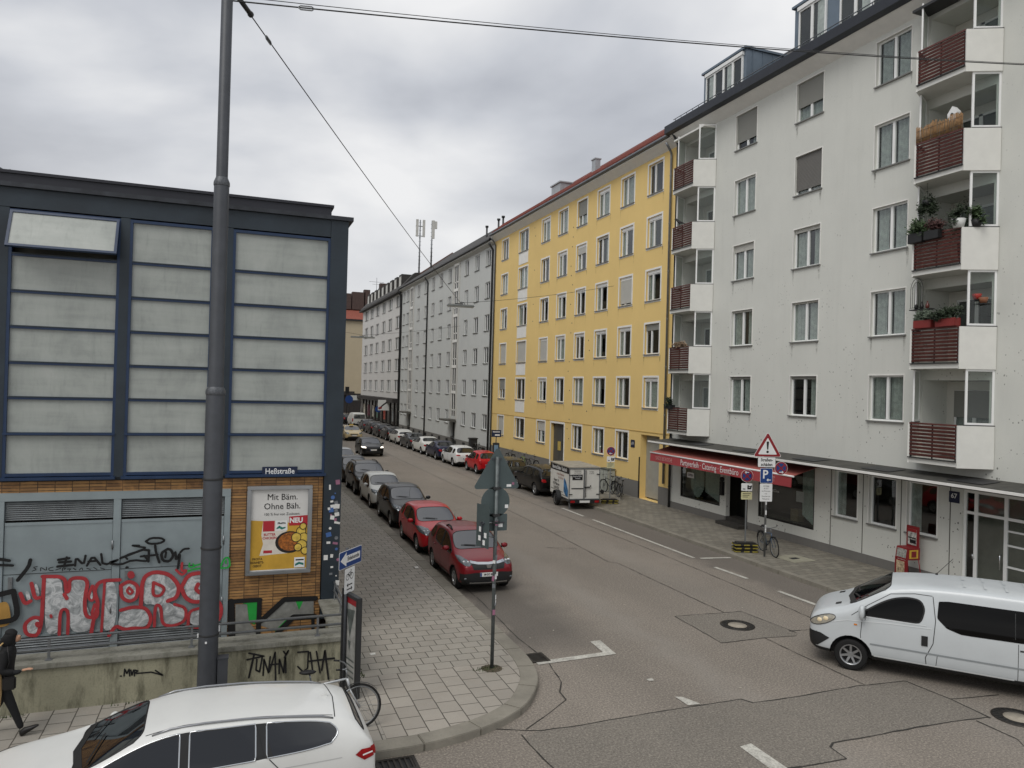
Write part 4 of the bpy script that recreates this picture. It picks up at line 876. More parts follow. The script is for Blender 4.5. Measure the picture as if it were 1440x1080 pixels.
# small roof over the top balconies
for bn in BAL:
    m = MB(); m.box(19.75, FX-.01, bn+.05, bn+2.5, 17.9, 17.98); m.build('balcony_roof', M_DKGREY if bn < 20 else M_PANEL, A)
# eaves, roof and dormers
m = MB(); m.prism([(FX-.001, AY0, 18.1), (FX-.5, AY0, 18.42), (FX-.5, AY0, 18.5), (FX-.001, AY0, 18.5)], (0, AY1-AY0, 0)); m.build('soffit', M_TRIM, A)
m = MB(); m.prism([(FX-.52, AY0, 18.42), (FX-.75, AY0, 18.5), (FX-.75, AY0, 18.86), (FX-.4, AY0, 18.9), (FX-.4, AY0, 18.51), (FX-.52, AY0, 18.505)], (0, AY1-AY0+.1, 0)); m.build('eaves_fascia', M_FASCIA, A)
m = MB(); m.prism([(FX-.395, AY0, 18.52), (FX-.395, AY0, 18.88), (FX+5.5, AY0, 23.2), (FX+11.5, AY0, 18.6), (FX+11.5, AY0, 18.52)], (0, AY1-AY0, 0)); m.build('roof', M_DKROOF, A)
m = MB()
m.tube([(FX-.3, AY0, 19.25), (FX-.3, AY1, 19.25)], .02, 6)
for i in range(40): y = AY0+.3+i*.48; m.box(FX-.31, FX-.29, y, y+.02, 18.88, 19.24)
m.build('snow_guard', M_GUTTER, A)
def dormer(y0, y1, z0, z1, wins, back):
    m = MB(); m.box(20.9, back, y0, y1, z0-.6, z1); m.box(20.78, back+.05, y0-.07, y1+.07, z1+.001, z1+.1)
    yy = y0
    x = 21.2
    while x < back: m.box(x, x+.02, y0-.025, y0-.001, z0-.5, z1); x += .55
    d = m.build('dormer', M_ZINC, A)
    for a, b in wins:
        m = MB(); q = 20.82; n = max(1, round((b-a)/.75)); zb, zt = z0+.1, z1-.22
        m.box(q, 20.899, a, b, zb, zb+.07); m.box(q, 20.899, a, b, zt-.07, zt); m.box(q-.05, 20.899, a-.04, b+.04, zt+.001, zt+.15)
        for i in range(n+1): y = a+(b-a)*i/n; m.box(q, 20.899, max(a, y-.06), min(b, y+.06), zb+.07, zt-.07)
        w = m.build('dormer_window', M_FRAME, A)
        m = MB(); m.box(q+.04, q+.05, a+.06, b-.06, zb+.07, zt-.07); m.build('pane', M_GLASS, w)
        m = MB(); m.box(20.872, 20.89, a+.06, b-.06, zb+.07, zt-.07); m.build('room_shade', M_ROOM, w)
        for i in range(n):
            if (i+int(a)) % 2 == 0: m = MB(); y = a+(b-a)*(i+.5)/n; m.box(20.866, 20.870, y-.28, y+.1, zb+.08, zt-.08); m.build('curtain', M_CURT, w)
dormer(27.05, 30.2, 19.4, 21.05, [(27.25, 29.95)], 24.2)
dormer(15.2, 24.05, 19.4, 21.35, [(22.3, 23.75), (18.6, 21.6), (15.5, 18.0)], 24.6)
pipe(A, 31.42, .1, 17.9, M_PIPE, .06)
# ground floor: shop windows, doors, canopy
M_SHOPFR = mat('black_shop_frame', '#171817', .4, var=.1)
def shopwin(y0, y1, z0, z1, curts, nm='shop_window'):
    m = MB(); f = .06; x0, x1 = FX+.02, FX+.1
    m.box(x0, x1, y0, y0+f, z0, z1); m.box(x0, x1, y1-f, y1, z0, z1); m.box(x0, x1, y0+f, y1-f, z0, z0+f); m.box(x0, x1, y0+f, y1-f, z1-f, z1)
    w = m.build(nm, M_SHOPFR, A); m = MB(); m.box(FX+.05, FX+.06, y0+f, y1-f, z0+f, z1-f); m.build('pane', M_GLASS, w)
    for a, b, kind in curts:
        m = MB(); n = 26; q = []
        for i in range(n+1):
            s = i/n; y = a+(b-a)*s; x = FX+.16+.035*math.sin(i*2.3)
            lo = z0+.1 + (.0 if kind == 0 else (.9*(1-math.sin(PI*min(1, s*1.0)))*.55 if kind == 1 else .35*s))
            q.append((x, y, lo))
        for p, r in zip(q, q[1:]): m.face([p, r, (r[0], r[1], z1-.1), (p[0], p[1], z1-.1)])
        m.build('curtain', mat('shop_curtain', '#c3d0c6', .9, var=.15, scale=8), w, smooth=True)
    return w
w = shopwin(27.5, 30.6, .78, 3.1, [(28.9, 29.95, 1), (27.65, 28.8, 2)])
m = MB(); m.box(FX+.035, FX+.045, 29.55, 30.1, 1.75, 2.0); m.build('open_card', M_SIGNWHITE, w); text('OFFEN', .15, M_INK, plane_M((FX+.032, 29.82, 1.875), (0, -1, 0), (0, 0, 1)), w, 'card_text', .9, bold=.004)
w = shopwin(21.82, 24.95, .78, 3.2, [(21.95, 22.6, 2)])
m = MB(); m.box(FX+.075, FX+.085, 22.45, 22.85, 1.7, 2.1); m.build('notice', M_SIGNWHITE, w)
text('Wine and Dine', .16, M_SIGNWHITE, plane_M((FX+.03, 24.2, 1.95), (0, -1, 0), (0, 0, 1)), w, 'window_lettering', .9)
m = MB(); m.box(FX+.4, FX+.7, 23.1, 23.5, .85, 1.3); m.build('display_box', mat('straw', '#a79a78', .8, var=.2), w)
m = MB(); m.box(FX+.6, FX+.68, 25.62, 27.04, .22, 2.98); dd = m.build('shop_door', M_SHOPFR, A)
m = MB(); m.box(FX+.54, FX+.6, 25.75, 26.3, .3, 1.55); m.build('wooden_panel', mat('door_wood', '#7a4b27', .5, var=.25, scale=3), dd)
m = MB(); m.box(FX-.5, FX-.03, 25.55, 27.1, .1, .26); m.box(FX-.02, FX+.58, 25.61, 27.05, .1, .42); m.build('door_step', mat('dark_step', '#35332f', .8, var=.2), A)
m = MB(); m.box(FX-.14, FX-.0, 27.18, 27.36, 1.3, 1.9); m.ball((FX-.08, 27.27, 2.0), (.1, .12, .12), 8, 6); m.build('letter_box', M_INK, A)
for i, (a, b) in enumerate(((19.8, 20.86), (18.2, 19.3), (16.7, 17.78))):
    window(A, (a+b)/2, 1.5, b-a, 1.63, (1,), 0, None, ((.3, .3),) if i != 1 else None, trim=.03)
m = MB(); y0, y1 = 13.0, 15.85; x0, x1 = FX+.05, FX+.12
for y, w_ in ((y0, .08), (13.55, .07), (14.52, .1), (15.42, .1), (y1-.08, .08)): m.box(x0, x1, y, y+w_, .14, 3.12)
for a, b in ((13.08, 13.55), (13.62, 14.52), (14.62, 15.42), (15.52, 15.77)):
    for z in ((.14, .24), (2.42, 2.5), (3.04, 3.12)): m.box(x0, x1, a, b, *z)
for z in (1.7, 2.1, 1.1): m.box(x0, x1, 13.62, 14.52, z, z+.05)
e = m.build('entrance_door', M_FRAME, A)
m = MB(); m.box(FX+.5, FX+.55, y0+.02, y1-.02, .14, 3.1); m.build('hall_wall', mat('hall_grey', '#a5a398', .8, var=.25, scale=1.2), A)
m = MB(); m.box(FX+.08, FX+.09, y0+.08, y1-.08, .24, 3.04); m.build('pane', M_GLASS, e)
m = MB(); m.tube([(FX+.05, 14.68, 1.0), (FX-.01, 14.68, 1.02), (FX-.01, 14.68, 1.4), (FX+.05, 14.68, 1.42)], .014, 6); m.build('handle', M_CHROME, e)
m = MB(); m.tube([(FX+.05, 15.5, 1.15), (FX-.01, 15.5, 1.15), (FX-.01, 15.5, 1.28)], .016, 6); m.build('handle', M_CHROME, e)
t = thing('house_number_sign', 'dark blue house number plate beside the glazed entrance door', 'house number', (FX-.0, 16.12, 2.85))
m = MB(); m.box(-.025, 0, -.17, .17, -.17, .17); m.build('plate', MATS['navy_enamel'], t, bevel=.004); text('67', .2, M_SIGNWHITE, plane_M((-.028, 0, .03), (0, -1, 0), (0, 0, 1)), t, 'number', 1, bold=.004)
m = MB(); m.prism([(FX-.001, AY0, 3.52), (FX-.001, AY0, 3.42), (19.05, AY0, 3.3), (19.05, AY0, 3.4)], (0, AY1-.2-AY0, 0)); cano = m.build('canopy', mat('canopy_felt', '#45443f', .85, var=.35, scale=2.5), A)
m = MB(); m.box(18.98, 19.048, AY0, AY1-.2, 3.335, 3.405); m.build('canopy_edge', M_TRIM, cano)
for i, y in enumerate((14.5, 17.6, 20.8, 24.3, 27.6)):
    m = MB(); m.prism([(FX-.3, y, 3.505), (19.4, y+.0, 3.445), (19.4, y+1.1, 3.445), (FX-.3, y+1.1, 3.505)], (0, 0, .012)); m.build('felt_strip', M_DKGREY, cano)
# red awning
t = thing('red_awning', 'long red shop awning with white lettering over the party hire shop', 'awning', (FX-.05, 26, 3.2), world=True)
M_AWN = mat('red_awning_cloth', '#a95e55', .85, var=.1, scale=2); M_AWN2 = mat('red_valance_cloth', '#9e3e42', .85, var=.06, scale=2)
ax, az = 18.95, 2.86
m = MB(); m.prism([(FX-.06, 21.35, 3.24), (ax, 21.35, az), (ax, 26.0, az), (FX-.06, 26.0, 3.24)], (0, 0, .015)); m.prism([(FX-.06, 26.03, 3.24), (ax, 26.03, az), (ax, 31.0, az), (FX-.06, 31.0, 3.24)], (0, 0, .015)); m.build('awning_cloth', M_AWN, t)
m = MB(); m.tube([(ax, 21.3, az), (ax, 31.05, az)], .035, 8); m.build('front_bar', M_SIGNWHITE, t)
m = MB(); n = 60
for i in range(n):
    ya, yb = 21.38+9.6*i/n, 21.38+9.6*(i+1)/n; xa, xb = ax-.01+.012*math.sin(i*.9), ax-.01+.012*math.sin((i+1)*.9); m.face([(xa, ya, az-.03), (xb, yb, az-.03), (xb-.02, yb, az-.40), (xa-.02, ya, az-.40)])
m.build('valance', M_AWN2, t)
va = lambda y: plane_M((ax-.055, y, az-.215), (0, -1, 0), (0, 0, 1))
text('Partyverleih · Catering · Eventbüro', .36, M_SIGNWHITE, va(26.35), t, 'valance_lettering', .80)
text('SASOS BIS ROCHE', .25, mat('faded_white_lettering', '#c99a96', .7, var=.05), va(29.75), t, 'valance_lettering', .7)
text('BÜFETT', .27, MATS['faded_white_lettering'], va(22.55), t, 'valance_lettering', .75)
for y in (22.5, 26, 29.8):
    m = MB(); m.tube([(FX-.06, y, 3.05), (19.7, y+.5, 2.95), (ax+.02, y, az-.02)], .022, 6); m.build('folding_arm', M_TRIMG, t)
# ---------------------------------------------------------------- yellow house
Yh = thing('yellow_house', 'yellow five storey house with white framed windows and red tiled roof', 'building', (FX+6, 45, 0), world=True)
YY0, YY1 = 31.56, 58.75; YT = 18.35
YC = [(32.85, 34.25), (35.75, 37.15), (38.6, 40.05), (41.5, 42.85), (44.35, 45.75), (47.25, 48.65), (51.25, 53.1), (55.5, 56.95)]
ZK = [4.93+2.805*k for k in range(5)]
holes = []
YH = 1.58
for i, (a, b) in enumerate(YC):
    for z in ZK: holes.append((a, b, z, z+YH))
GF = [(35.75, 37.1), (38.6, 39.95), (41.5, 42.85), (47.25, 48.7), (51.15, 53.1), (55.6, 57.0)]
for a, b in GF: holes.append((a, b, 2.02, 3.52))
holes += [(44.1, 46.2, .12, 3.5, .22), (32.55, 34.4, .12, 3.5, .5)]
m = MB(); holed(m, (YY0, YY1), (1.0, YT), holes, fx, .2)
m.box(FX+.22, FX+12, YY0+.02, YY0+.1, 0, YT); m.box(FX+.22, FX+12, YY1-.1, YY1-.02, 0, YT)
m.build('wall', M_YELLOW, Yh)
m = MB(); holed(m, (YY0, YY1), (-.1, .998), [(44.1, 46.2, .12, 1.1, .5), (32.55, 34.4, .12, 1.1, 1.6)], lambda u, v, d: (FX-.02+d, u, v), 0); m.build('plinth', M_PLINTH, Yh)
m = MB(); m.box(FX-.02, FX-.001, YY0+.1, YY1-.1, 3.64, 3.68); m.build('string_course', mat('dark_yellow_band', '#b99a58', .8, var=.1), Yh)  # string course in a darker yellow than the wall
room(Yh, YY0+.12, 32.5, 0, YT, []); room(Yh, 34.7, YY1-.12, 0, YT, [3.9+2.805*k for k in range(6)]); room(Yh, 32.5, 34.7, 3.9, YT, [3.9+2.805*k for k in range(6)])
ysh = {(6, 1): (1., M_SHUTL), (7, 1): (1., M_SHUTL), (5, 1): (1., M_SHUTL), (1, 2): (.93, M_SHUTL), (3, 4): (.6, M_SHUT), (3, 3): (.3, M_SHUTL), (0, 1): (.22, M_SHUT), (7, 0): (.55, M_SHUT), (2, 3): (.1, M_SHUTL)}
rw = random.Random(3)
for i, (a, b) in enumerate(YC):
    for k, z in enumerate(ZK):
        lv = (.62, .38) if i < 6 else ((1, 1) if i == 6 else (.6, .4)); sh = ysh.get((i, k), (0, None)); bx = .16 if rw.random() < .7 and i < 6 else 0.
        cu = [((rw.choice((-.3, .3)), .4),), ((-.36, .24), (.36, .24)), ((0, .95),), ((.28, .42),), None][rw.randrange(5)]
        wo = window(Yh, (a+b)/2, z, b-a, YH, lv, sh[0], sh[1], cu, trim=.1, box=bx)
        if i != 6: stain(wo, b-a+.2, 100+i*9+k)
    if i == 6:
        for z in ZK: m = MB(); m.box(FX-.02, FX-.001, a-.02, b+.02, z-.95, z-.13); m.build('white_panel', M_TRIM, Yh)
for i, (a, b) in enumerate(GF):
    window(Yh, (a+b)/2, 2.02, b-a, 1.5, (.62, .38), (.45 if i == 3 else (.98 if i == 5 else 0)), M_SHUTL, ((.2, .4),) if i % 2 else None, trim=.1)
m = MB(); m.box(FX+.205, FX+.26, 44.12, 46.18, .12, 3.48); dd = m.build('house_door', mat('grey_door', '#4a4a47', .5, var=.1), Yh)
m = MB(); m.box(FX+.19, FX+.204, 45.0, 45.45, 1.7, 2.3); m.build('notice', mat('notice_yellow', '#b9a256', .6, var=.1), dd)
m = MB(); m.box(FX+.195, FX+.204, 44.15, 44.7, .2, 3.4); m.build('door_glass', M_CARGLASSD, dd)
m = MB(); m.box(FX-.03, FX-.0, 43.98, 44.1, .15, 3.62); m.box(FX-.03, FX, 46.2, 46.32, .15, 3.62); m.box(FX-.03, FX, 44.1, 46.2, 3.5, 3.62); m.build('door_surround', M_TRIM, Yh)
m = MB(); m.box(FX+.36, FX+.42, 32.56, 34.39, .2, 3.48); m.build('garage_gate', mat('pale_gate', '#9b9a92', .55, var=.08), Yh)
m = MB(); m.box(FX-.035, FX-.001, 34.42, 34.5, .12, 2.3); m.build('corner_guard', M_INK, Yh)
t = thing('house_number_sign', 'blue house number plate on the yellow wall left of the gateway', 'house number', (FX, 35.2, 2.95))
m = MB(); m.box(-.025, 0, -.2, .2, -.2, .2); m.build('plate', MATS['navy_enamel'], t); text('69', .24, M_SIGNWHITE, plane_M((-.028, 0, 0), (0, -1, 0), (0, 0, 1)), t, 'number')
m = MB(); m.prism([(FX-.001, YY0, 18.0), (FX-.25, YY0, 18.2), (FX-.45, YY0, 18.34), (FX-.45, YY0, 18.4), (FX-.001, YY0, 18.4)], (0, YY1-YY0, 0)); m.build('cornice', M_TRIM, Yh)
m = MB(); m.lathe([(.09, 0), (.09, YY1-YY0-.1)], (FX-.52, YY0+.05, 18.48), 'y', 10); m.build('gutter', M_GUTTER, Yh)
def tile_mat():
    t = NT('red_roof_tiles'); p = t.pos(); wv = t.node('ShaderNodeTexWave'); wv.bands_direction = 'Y'; wv.inputs['Scale'].default_value = 1.6; wv.inputs['Distortion'].default_value = .4; t.link(p, wv.inputs['Vector'])
    b = t.mix(t.ramp(t.noise(p, 1.5, 5, .7), (.3, 0.), (.7, 1.)), lin('#5c2f28'), lin('#8a4438')); b = t.mix(t.ramp(wv.outputs['Fac'], (.2, .6), (.5, 0.)), b, lin('#4a2620')); t.base(b); t.set(Roughness=.8); t.bump(wv.outputs['Fac'], .6, .05); return t.m
M_TILE = tile_mat()
def gable_roof(par, y0, y1, z, rise, run, mt, x=FX, over=.45):
    m = MB(); n = 40; L = math.hypot(rise, run+over)
    m.prism([(x-over, y0, z), (x-over, y0, z+.1), (x+run, y0, z+.1+rise), (x+2*run, y0, z+.1), (x+2*run, y0, z)], (0, y1-y0, 0)); return m.build('roof', mt, par)
yr = gable_roof(Yh, YY0, YY1, 18.5, 4.5, 5.8, M_TILE)
m = MB()
for i in range(int((YY1-YY0)/.3)): y = YY0+.15+i*.3; m.tube([(FX-.47, y, 18.62), (FX+.6, y, 19.53)], .05, 6)
m.build('eaves_tiles', M_TILE, yr)
m = MB(); m.box(23.8, 24.2, 47.35, 47.9, 20.0, 22.25); m.box(23.74, 24.26, 47.3, 47.95, 22.25, 22.33); m.build('chimney', mat('bright_zinc', '#a9adaf', .4, .4, var=.1), yr)
m = MB(); m.box(23.6, 25.0, 52.9, 54.6, 20, 21.95); m.box(23.5, 25.1, 52.8, 54.7, 21.95, 22.05); m.build('roof_hatch', MATS['bright_zinc'], yr)
pipe(Yh, 31.98, 1.2, 17.6, M_STEEL, .06); pipe(Yh, 58.45, .2, 17.6, M_GUTTER, .06)
m = MB()
for k in range(26):
    y = random.choice((43.4, 43.6, 50.0, 40.8))+random.uniform(-.1, .1); z = 2+k*.62; m.ball((FX-.004, y, z), (.012, .05, .05), 8, 4)
m.build('anchor_caps', M_DARKSILL, Yh)
# ---------------------------------------------------------------- pale blue grey house
G = thing('pale_blue_house', 'long pale blue grey house with narrow windows and two glazed stair strips', 'building', (FX+6, 77, 0), world=True)
GY0, GY1 = 58.76, 95.0; GT = 18.1
GC = [(59.8, 61.1), (62.9, 64.2), (66.1, 67.3), (71.8, 73.0), (75.1, 76.4), (78.4, 79.6), (81.7, 82.9), (85.1, 86.3), (90.8, 92.1), (93.0, 94.2)]
GZ = [5.05+2.8*k for k in range(5)]; STAIR = [(69.3, 70.7), (88.5, 89.9)]
holes = [(a, b, z, z+1.4) for a, b in GC for z in GZ] + [(a, b, 2.15, 3.47) for a, b in GC]
for a, b in STAIR: holes += [(a, b, .12, 2.3, .4), (a, b, 2.9, 17.7)]
m = MB(); holed(m, (GY0, GY1), (.75, GT), [h if h[2] > .7 else (h[0], h[1], .75, h[3], .4) for h in holes], fx, .16); m.box(FX+.2, FX+12, GY1-.1, GY1-.02, 0, GT); m.build('wall', M_GREY1, G)
m = MB(); holed(m, (GY0, GY1), (-.1, .748), [(a, b, .12, .9, .4) for a, b in STAIR], lambda u, v, d: (FX-.02+d, u, v), .2); m.build('plinth', M_PLINTH, G)
m = MB(); m.box(FX+.3, FX+.34, GY0+.02, GY1-.12, .1, GT); m.build('interior_wall', M_ROOM, G)
for a, b in GC:
    for z in GZ + [2.15]: window(G, (a+b)/2, z, b-a, 1.4 if z > 3 else 1.32, (.62, .38), 0, None, None, True, dsill=True)
for a, b in STAIR:
    m = MB(); m.box(FX-.06, FX-.001, a-.5, a-.02, 2.5, 17.95); m.box(FX-.06, FX-.001, b+.02, b+.5, 2.5, 17.95); m.build('stair_surround', M_TRIMG, G)
    for k in range(6):
        z0 = 2.9+k*2.5; z1 = z0+2.2; m = MB(); x0, x1 = FX-.02, FX+.06
        m.box(x0, x1, a, a+.1, z0, z1); m.box(x0, x1, b-.1, b, z0, z1); m.box(x0, x1, (a+b)/2-.07, (a+b)/2+.07, z0, z1); m.box(x0, x1, a, b, z0+.55, z0+.65) ; m.box(x0-.05, x1, a-.02, b+.02, z1, z1+.28)
        w = m.build('stair_window', M_TRIM, G); m = MB(); m.box(FX+.02, FX+.03, a+.1, b-.1, z0, z1); m.build('pane', M_FARGLASS, w)
    m = MB(); m.box(FX+.2, FX+.28, a, b, .12, 2.3); m.build('house_door', M_DKGREY, G)
    m = MB(); m.box(FX-1.1, FX-.07, a-.5, b+.5, 2.45, 2.62); m.build('door_canopy', M_DARKSILL, G)
m = MB()
for i in range(12): y = 60+i*2.9; m.box(FX-.03, FX-.021, y, y+.8, .25, .6)
m.build('cellar_window', M_INK, G)
m = MB(); m.prism([(FX-.001, GY0, 17.8), (FX-.4, GY0, 18.0), (FX-.4, GY0, 18.12), (FX-.001, GY0, 18.12)], (0, GY1-GY0, 0)); m.build('cornice', M_TRIMG, G)
m = MB(); m.lathe([(.1, 0), (.1, GY1-GY0-.1)], (FX-.48, GY0+.05, 18.2), 'y', 8); m.build('gutter', M_PIPE, G)
gr = gable_roof(G, GY0, GY1, 18.25, 4.7, 6, M_DKROOF)
m = MB(); m.prism([(22.2, 93.6, 20.2), (26.6, 93.6, 23.35), (30, 93.6, 20.2)], (0, .5, 0)); m.build('fire_wall', mat('fire_wall_brick', '#6b5048', .8, var=.2), gr)
for y in (62.0, 63.2, 66.5):
    m = MB(); m.cyl((22.2, y, 19), (22.2, y, 20.9), .09, n=8); m.cyl((22.2, y, 20.9), (22.2, y, 21.05), .16, .16, 8); m.build('vent_pipe', M_PIPE, gr)
pipe(G, 59.1, .2, 17.3, M_PIPE, .09); pipe(G, 81.2, .2, 17.3, M_PIPE, .08); pipe(G, 94.8, .2, 17.3, M_PIPE, .09)
# phone masts on the roof
def mast(x, y, z0, z1, label, two):
    t = thing('antenna_mast', label, 'antenna', (x, y, z0), group=None)
    m = MB(); h = z1-z0; m.cyl((0, 0, 0), (0, 0, h), .11, .08, 8)
    for k in range(int(h/.5)): m.box(-.16, .16, -.02, .02, .3+k*.5, .34+k*.5)
    m.build('mast_pole', M_STEEL, t)
    for dx in ((-.45, .45) if two else (.12,)):
        m = MB(); m.box(dx-.17, dx+.17, -.3, -.16, h-2.3, h+.0); m.box(dx-.05, dx+.05, -.16, .08, h-1.9, h-1.8); m.box(dx-.05, dx+.05, -.16, .08, h-.5, h-.4); m.build('antenna_panel', M_TRIMG, t, bevel=.03)
    if two: m = MB(); m.box(-.6, .6, -.05, .05, h-2.2, h-2.1); m.box(-.6, .6, -.05, .05, h-.9, h-.8); m.build('cross_arm', M_STEEL, t)
    else: m = MB(); m.box(.25, .6, -.25, 0, h-1.0, h-.1); m.build('radio_box', M_TRIMG, t)
mast(23.0, 97.0, 20.2, 27.9, 'lattice phone mast with twin white panels on the far grey roof', True)
mast(23.0, 90.6, 20.2, 26.5, 'single panel phone mast right of the twin panel mast', False)
# ---------------------------------------------------------------- far grey house with mansard roof and shops
H = thing('far_grey_house', 'far pale grey house with paired windows, mansard dormers and dark shopfronts', 'building', (FX+6, 110, 0), world=True)
HY0, HY1 = 95.01, 125.5; HT = 17.95
HC = [(96.2, 98.6), (101.1, 103.6), (105.8, 108.2), (110.8, 113.2), (115.5, 118.1), (120.3, 123.2)]; HZ = [4.85+2.82*k for k in range(5)]
m = MB(); holed(m, (HY0, HY1), (4.0, HT), [(a, b, z, z+1.62) for a, b in HC for z in HZ], fx, .16); m.face([(FX, HY1, 0), (FX+12, HY1, 0), (FX+12, HY1, HT), (FX, HY1, HT)]); m.build('wall', M_GREY2, H)
m = MB(); m.box(FX+.3, FX+.34, HY0, HY1-.1, .1, HT); m.build('interior_wall', M_ROOM, H)
for a, b in HC:
    for z in HZ: window(H, (a+b)/2, z, b-a, 1.62, (1, .35, 1), 0, None, None, True, dsill=True)
m = MB(); m.prism([(FX-.4, HY0, 18.0), (FX-.4, HY0, 18.2), (FX+1.6, HY0, 20.5), (FX+9, HY0, 21.5), (FX+12, HY0, 18.0)], (0, HY1-HY0+.4, 0)); m.prism([(FX-.6, HY0, 17.8), (FX-.6, HY0, 18.05), (FX, HY0, 18.05), (FX, HY0, 17.8)], (0, HY1-HY0+.6, 0)); hr = m.build('roof', M_DKROOF, H)
for i in range(9):
    y = 97+i*3.05; m = MB(); m.box(FX+.3, FX+2.2, y, y+1.7, 18.8, 20.5); d = m.build('dormer', M_DKROOF, H); m = MB(); m.box(FX+.26, FX+.299, y+.25, y+1.45, 18.95, 20.2); m.build('dormer_window', M_TRIMG, d); 
for y, z in ((122, 22.5), (117, 21.8)): m = MB(); m.box(22.5, 23.4, y, y+1.2, 20, z); m.build('chimney', mat('dark_brick_chimney', '#4a3b36', .8, var=.2), hr)
m = MB(); m.box(FX-.9, FX-.01, HY0+.3, HY1+.1, 3.45, 3.95); m.build('shop_fascia', mat('dark_shop_fascia', '#2c2725', .6, var=.2), H)
m = MB()
for i in range(11): y = HY0+.2+i*2.75; m.box(FX-.05, FX+.1, y, y+.3, 0, 3.44)
m.build('shop_pier', mat('dark_pier', '#322b28', .7, var=.2), H)
m = MB(); m.box(FX+.05, FX+.08, HY0+.5, HY1-.3, .5, 3.44); m.build('shop_glass', M_FARGLASS, H)
for i, (y, hx) in enumerate(((98, '#8a8f90'), (104, '#a34a3a'), (109.5, '#5d7a6c'), (113, '#b8b3a5'), (117, '#7a3f50'), (121, '#c9c4b6'))):
    m = MB(); m.box(FX-.02, FX+.04, y, y+1.3, .9, 2.6); m.build('window_display', mat('display_%d' % i, hx, .7, var=.6, scale=4), H)
pipe(H, 95.4, .2, 17.3, M_PIPE, .09)
def board(x, y, z, w, h, hx, label, extra=None, par=None):
    t = thing('shop_sign', label, 'sign', (x, y, z)); m = MB(); m.box(-w/2, w/2, -.06, .06, -h/2, h/2); m.build('sign_board', mat('b'+hx, hx, .5, var=.05), t)
    m = MB(); m.box(w/2, FX-x-.0 if FX-x > w/2 else w/2+.1, -.03, .03, .1, .18); m.build('bracket', M_PIPE, t); return t
t = board(19.2, 99.2, 3.05, 1.5, 1.4, '#dcdcd8', 'white projecting shop sign with black diagonal stroke on the far shopfront')
m = MB(); m.ribbon([(-.6, -.5), (-.1, 0), (.55, .5)], .18, lambda u, v, e=0: (u, -.065-e, v)); m.build('stroke', M_INK, t, recalc=False)
m = MB(); m.ribbon([(-.6, -.4), (-.35, -.35)], .26, lambda u, v, e=0: (u, -.067-e, v)); m.build('red_dot', M_SIGNRED, t, recalc=False)
board(19.3, 124.0, 3.5, 1.6, .8, '#cfd2cf', 'small white shop sign at the far street corner')
# ---------------------------------------------------------------- beige house at the end
E_ = thing('beige_corner_house', 'plain beige house with red tiled roof at the far end of the street', 'building', (30, 150, 0), world=True)
m = MB(); m.box(17.5, 45, 150, 165, 0, 18.6); m.build('wall', M_BEIGE, E_)
m = MB(); m.box(17.2, 45.4, 149.5, 150, 18.4, 18.7); m.build('gutter', M_PIPE, E_)
m = MB(); m.prism([(17, 149.4, 18.7), (17, 157.5, 23.2), (17, 165.6, 18.7)], (29, 0, 0)); er = m.build('roof', mat('bright_red_tiles', '#84483a', .8, var=.15), E_)
for x, w, h in ((21.0, 1.4, 24.2), (22.6, 2.6, 24.6), (25.0, 1.2, 25.2)): m = MB(); m.box(x, x+w, 153, 154.5, 21, h); m.build('chimney', MATS['dark_brick_chimney'], er)
m = MB(); m.box(17.48, 45, 149.9, 149.999, 0, 3.9); m.build('shop_fascia', MATS['dark_shop_fascia'], E_)
m = MB(); m.box(17.6, 23, 149.2, 149.85, 3.6, 4.3); m.build('canopy', MATS['dark_shop_fascia'], E_)
t = thing('tv_aerial', 'thin television aerial on the far mansard roof', 'aerial', (22, 122.5, 20.5)); m = MB(); m.cyl((0, 0, 0), (0, 0, 2.9), .03, n=6); m.build('pole', M_PIPE, t)
m = MB(); m.cyl((-1.2, 0, 2.2), (1.2, 0, 2.2), .02, n=5); m.cyl((-.7, 0, 1.8), (.9, 0, 1.8), .02, n=5)
for i in range(6): m.cyl((-1.1+i*.42, -.3, 2.2), (-1.1+i*.42, .3, 2.2), .012, n=4)
m.build('elements', M_PIPE, t)
for lab, x, y, h in (('dim house row closing the street beyond the parked cars', -6, 165, 16),):
    t = thing('distant_house', lab, 'building', (x, y+5, 0), world=True); m = MB(); hs = [(-29+3.2*i, -27.6+3.2*i, 1.5+2.9*k, 3.1+2.9*k) for i in range(14) for k in range(5)]
    holed(m, (-30, 17), (0, h), hs, lambda u, v, d: (u, y+8+d, v), .2); m.box(-30, 17, y+8.3, y+18, 0, h); m.build('wall', M_GREY2, t); m = MB(); m.box(-29.9, 16.9, y+8.2, y+8.25, .1, h-.1); m.build('window_glass', M_FARGLASS, t); m = MB(); m.prism([(-30, y+7.6, h), (-30, y+13, h+5), (-30, y+18.4, h)], (47.2, 0, 0)); m.build('roof', M_DKROOF, t)

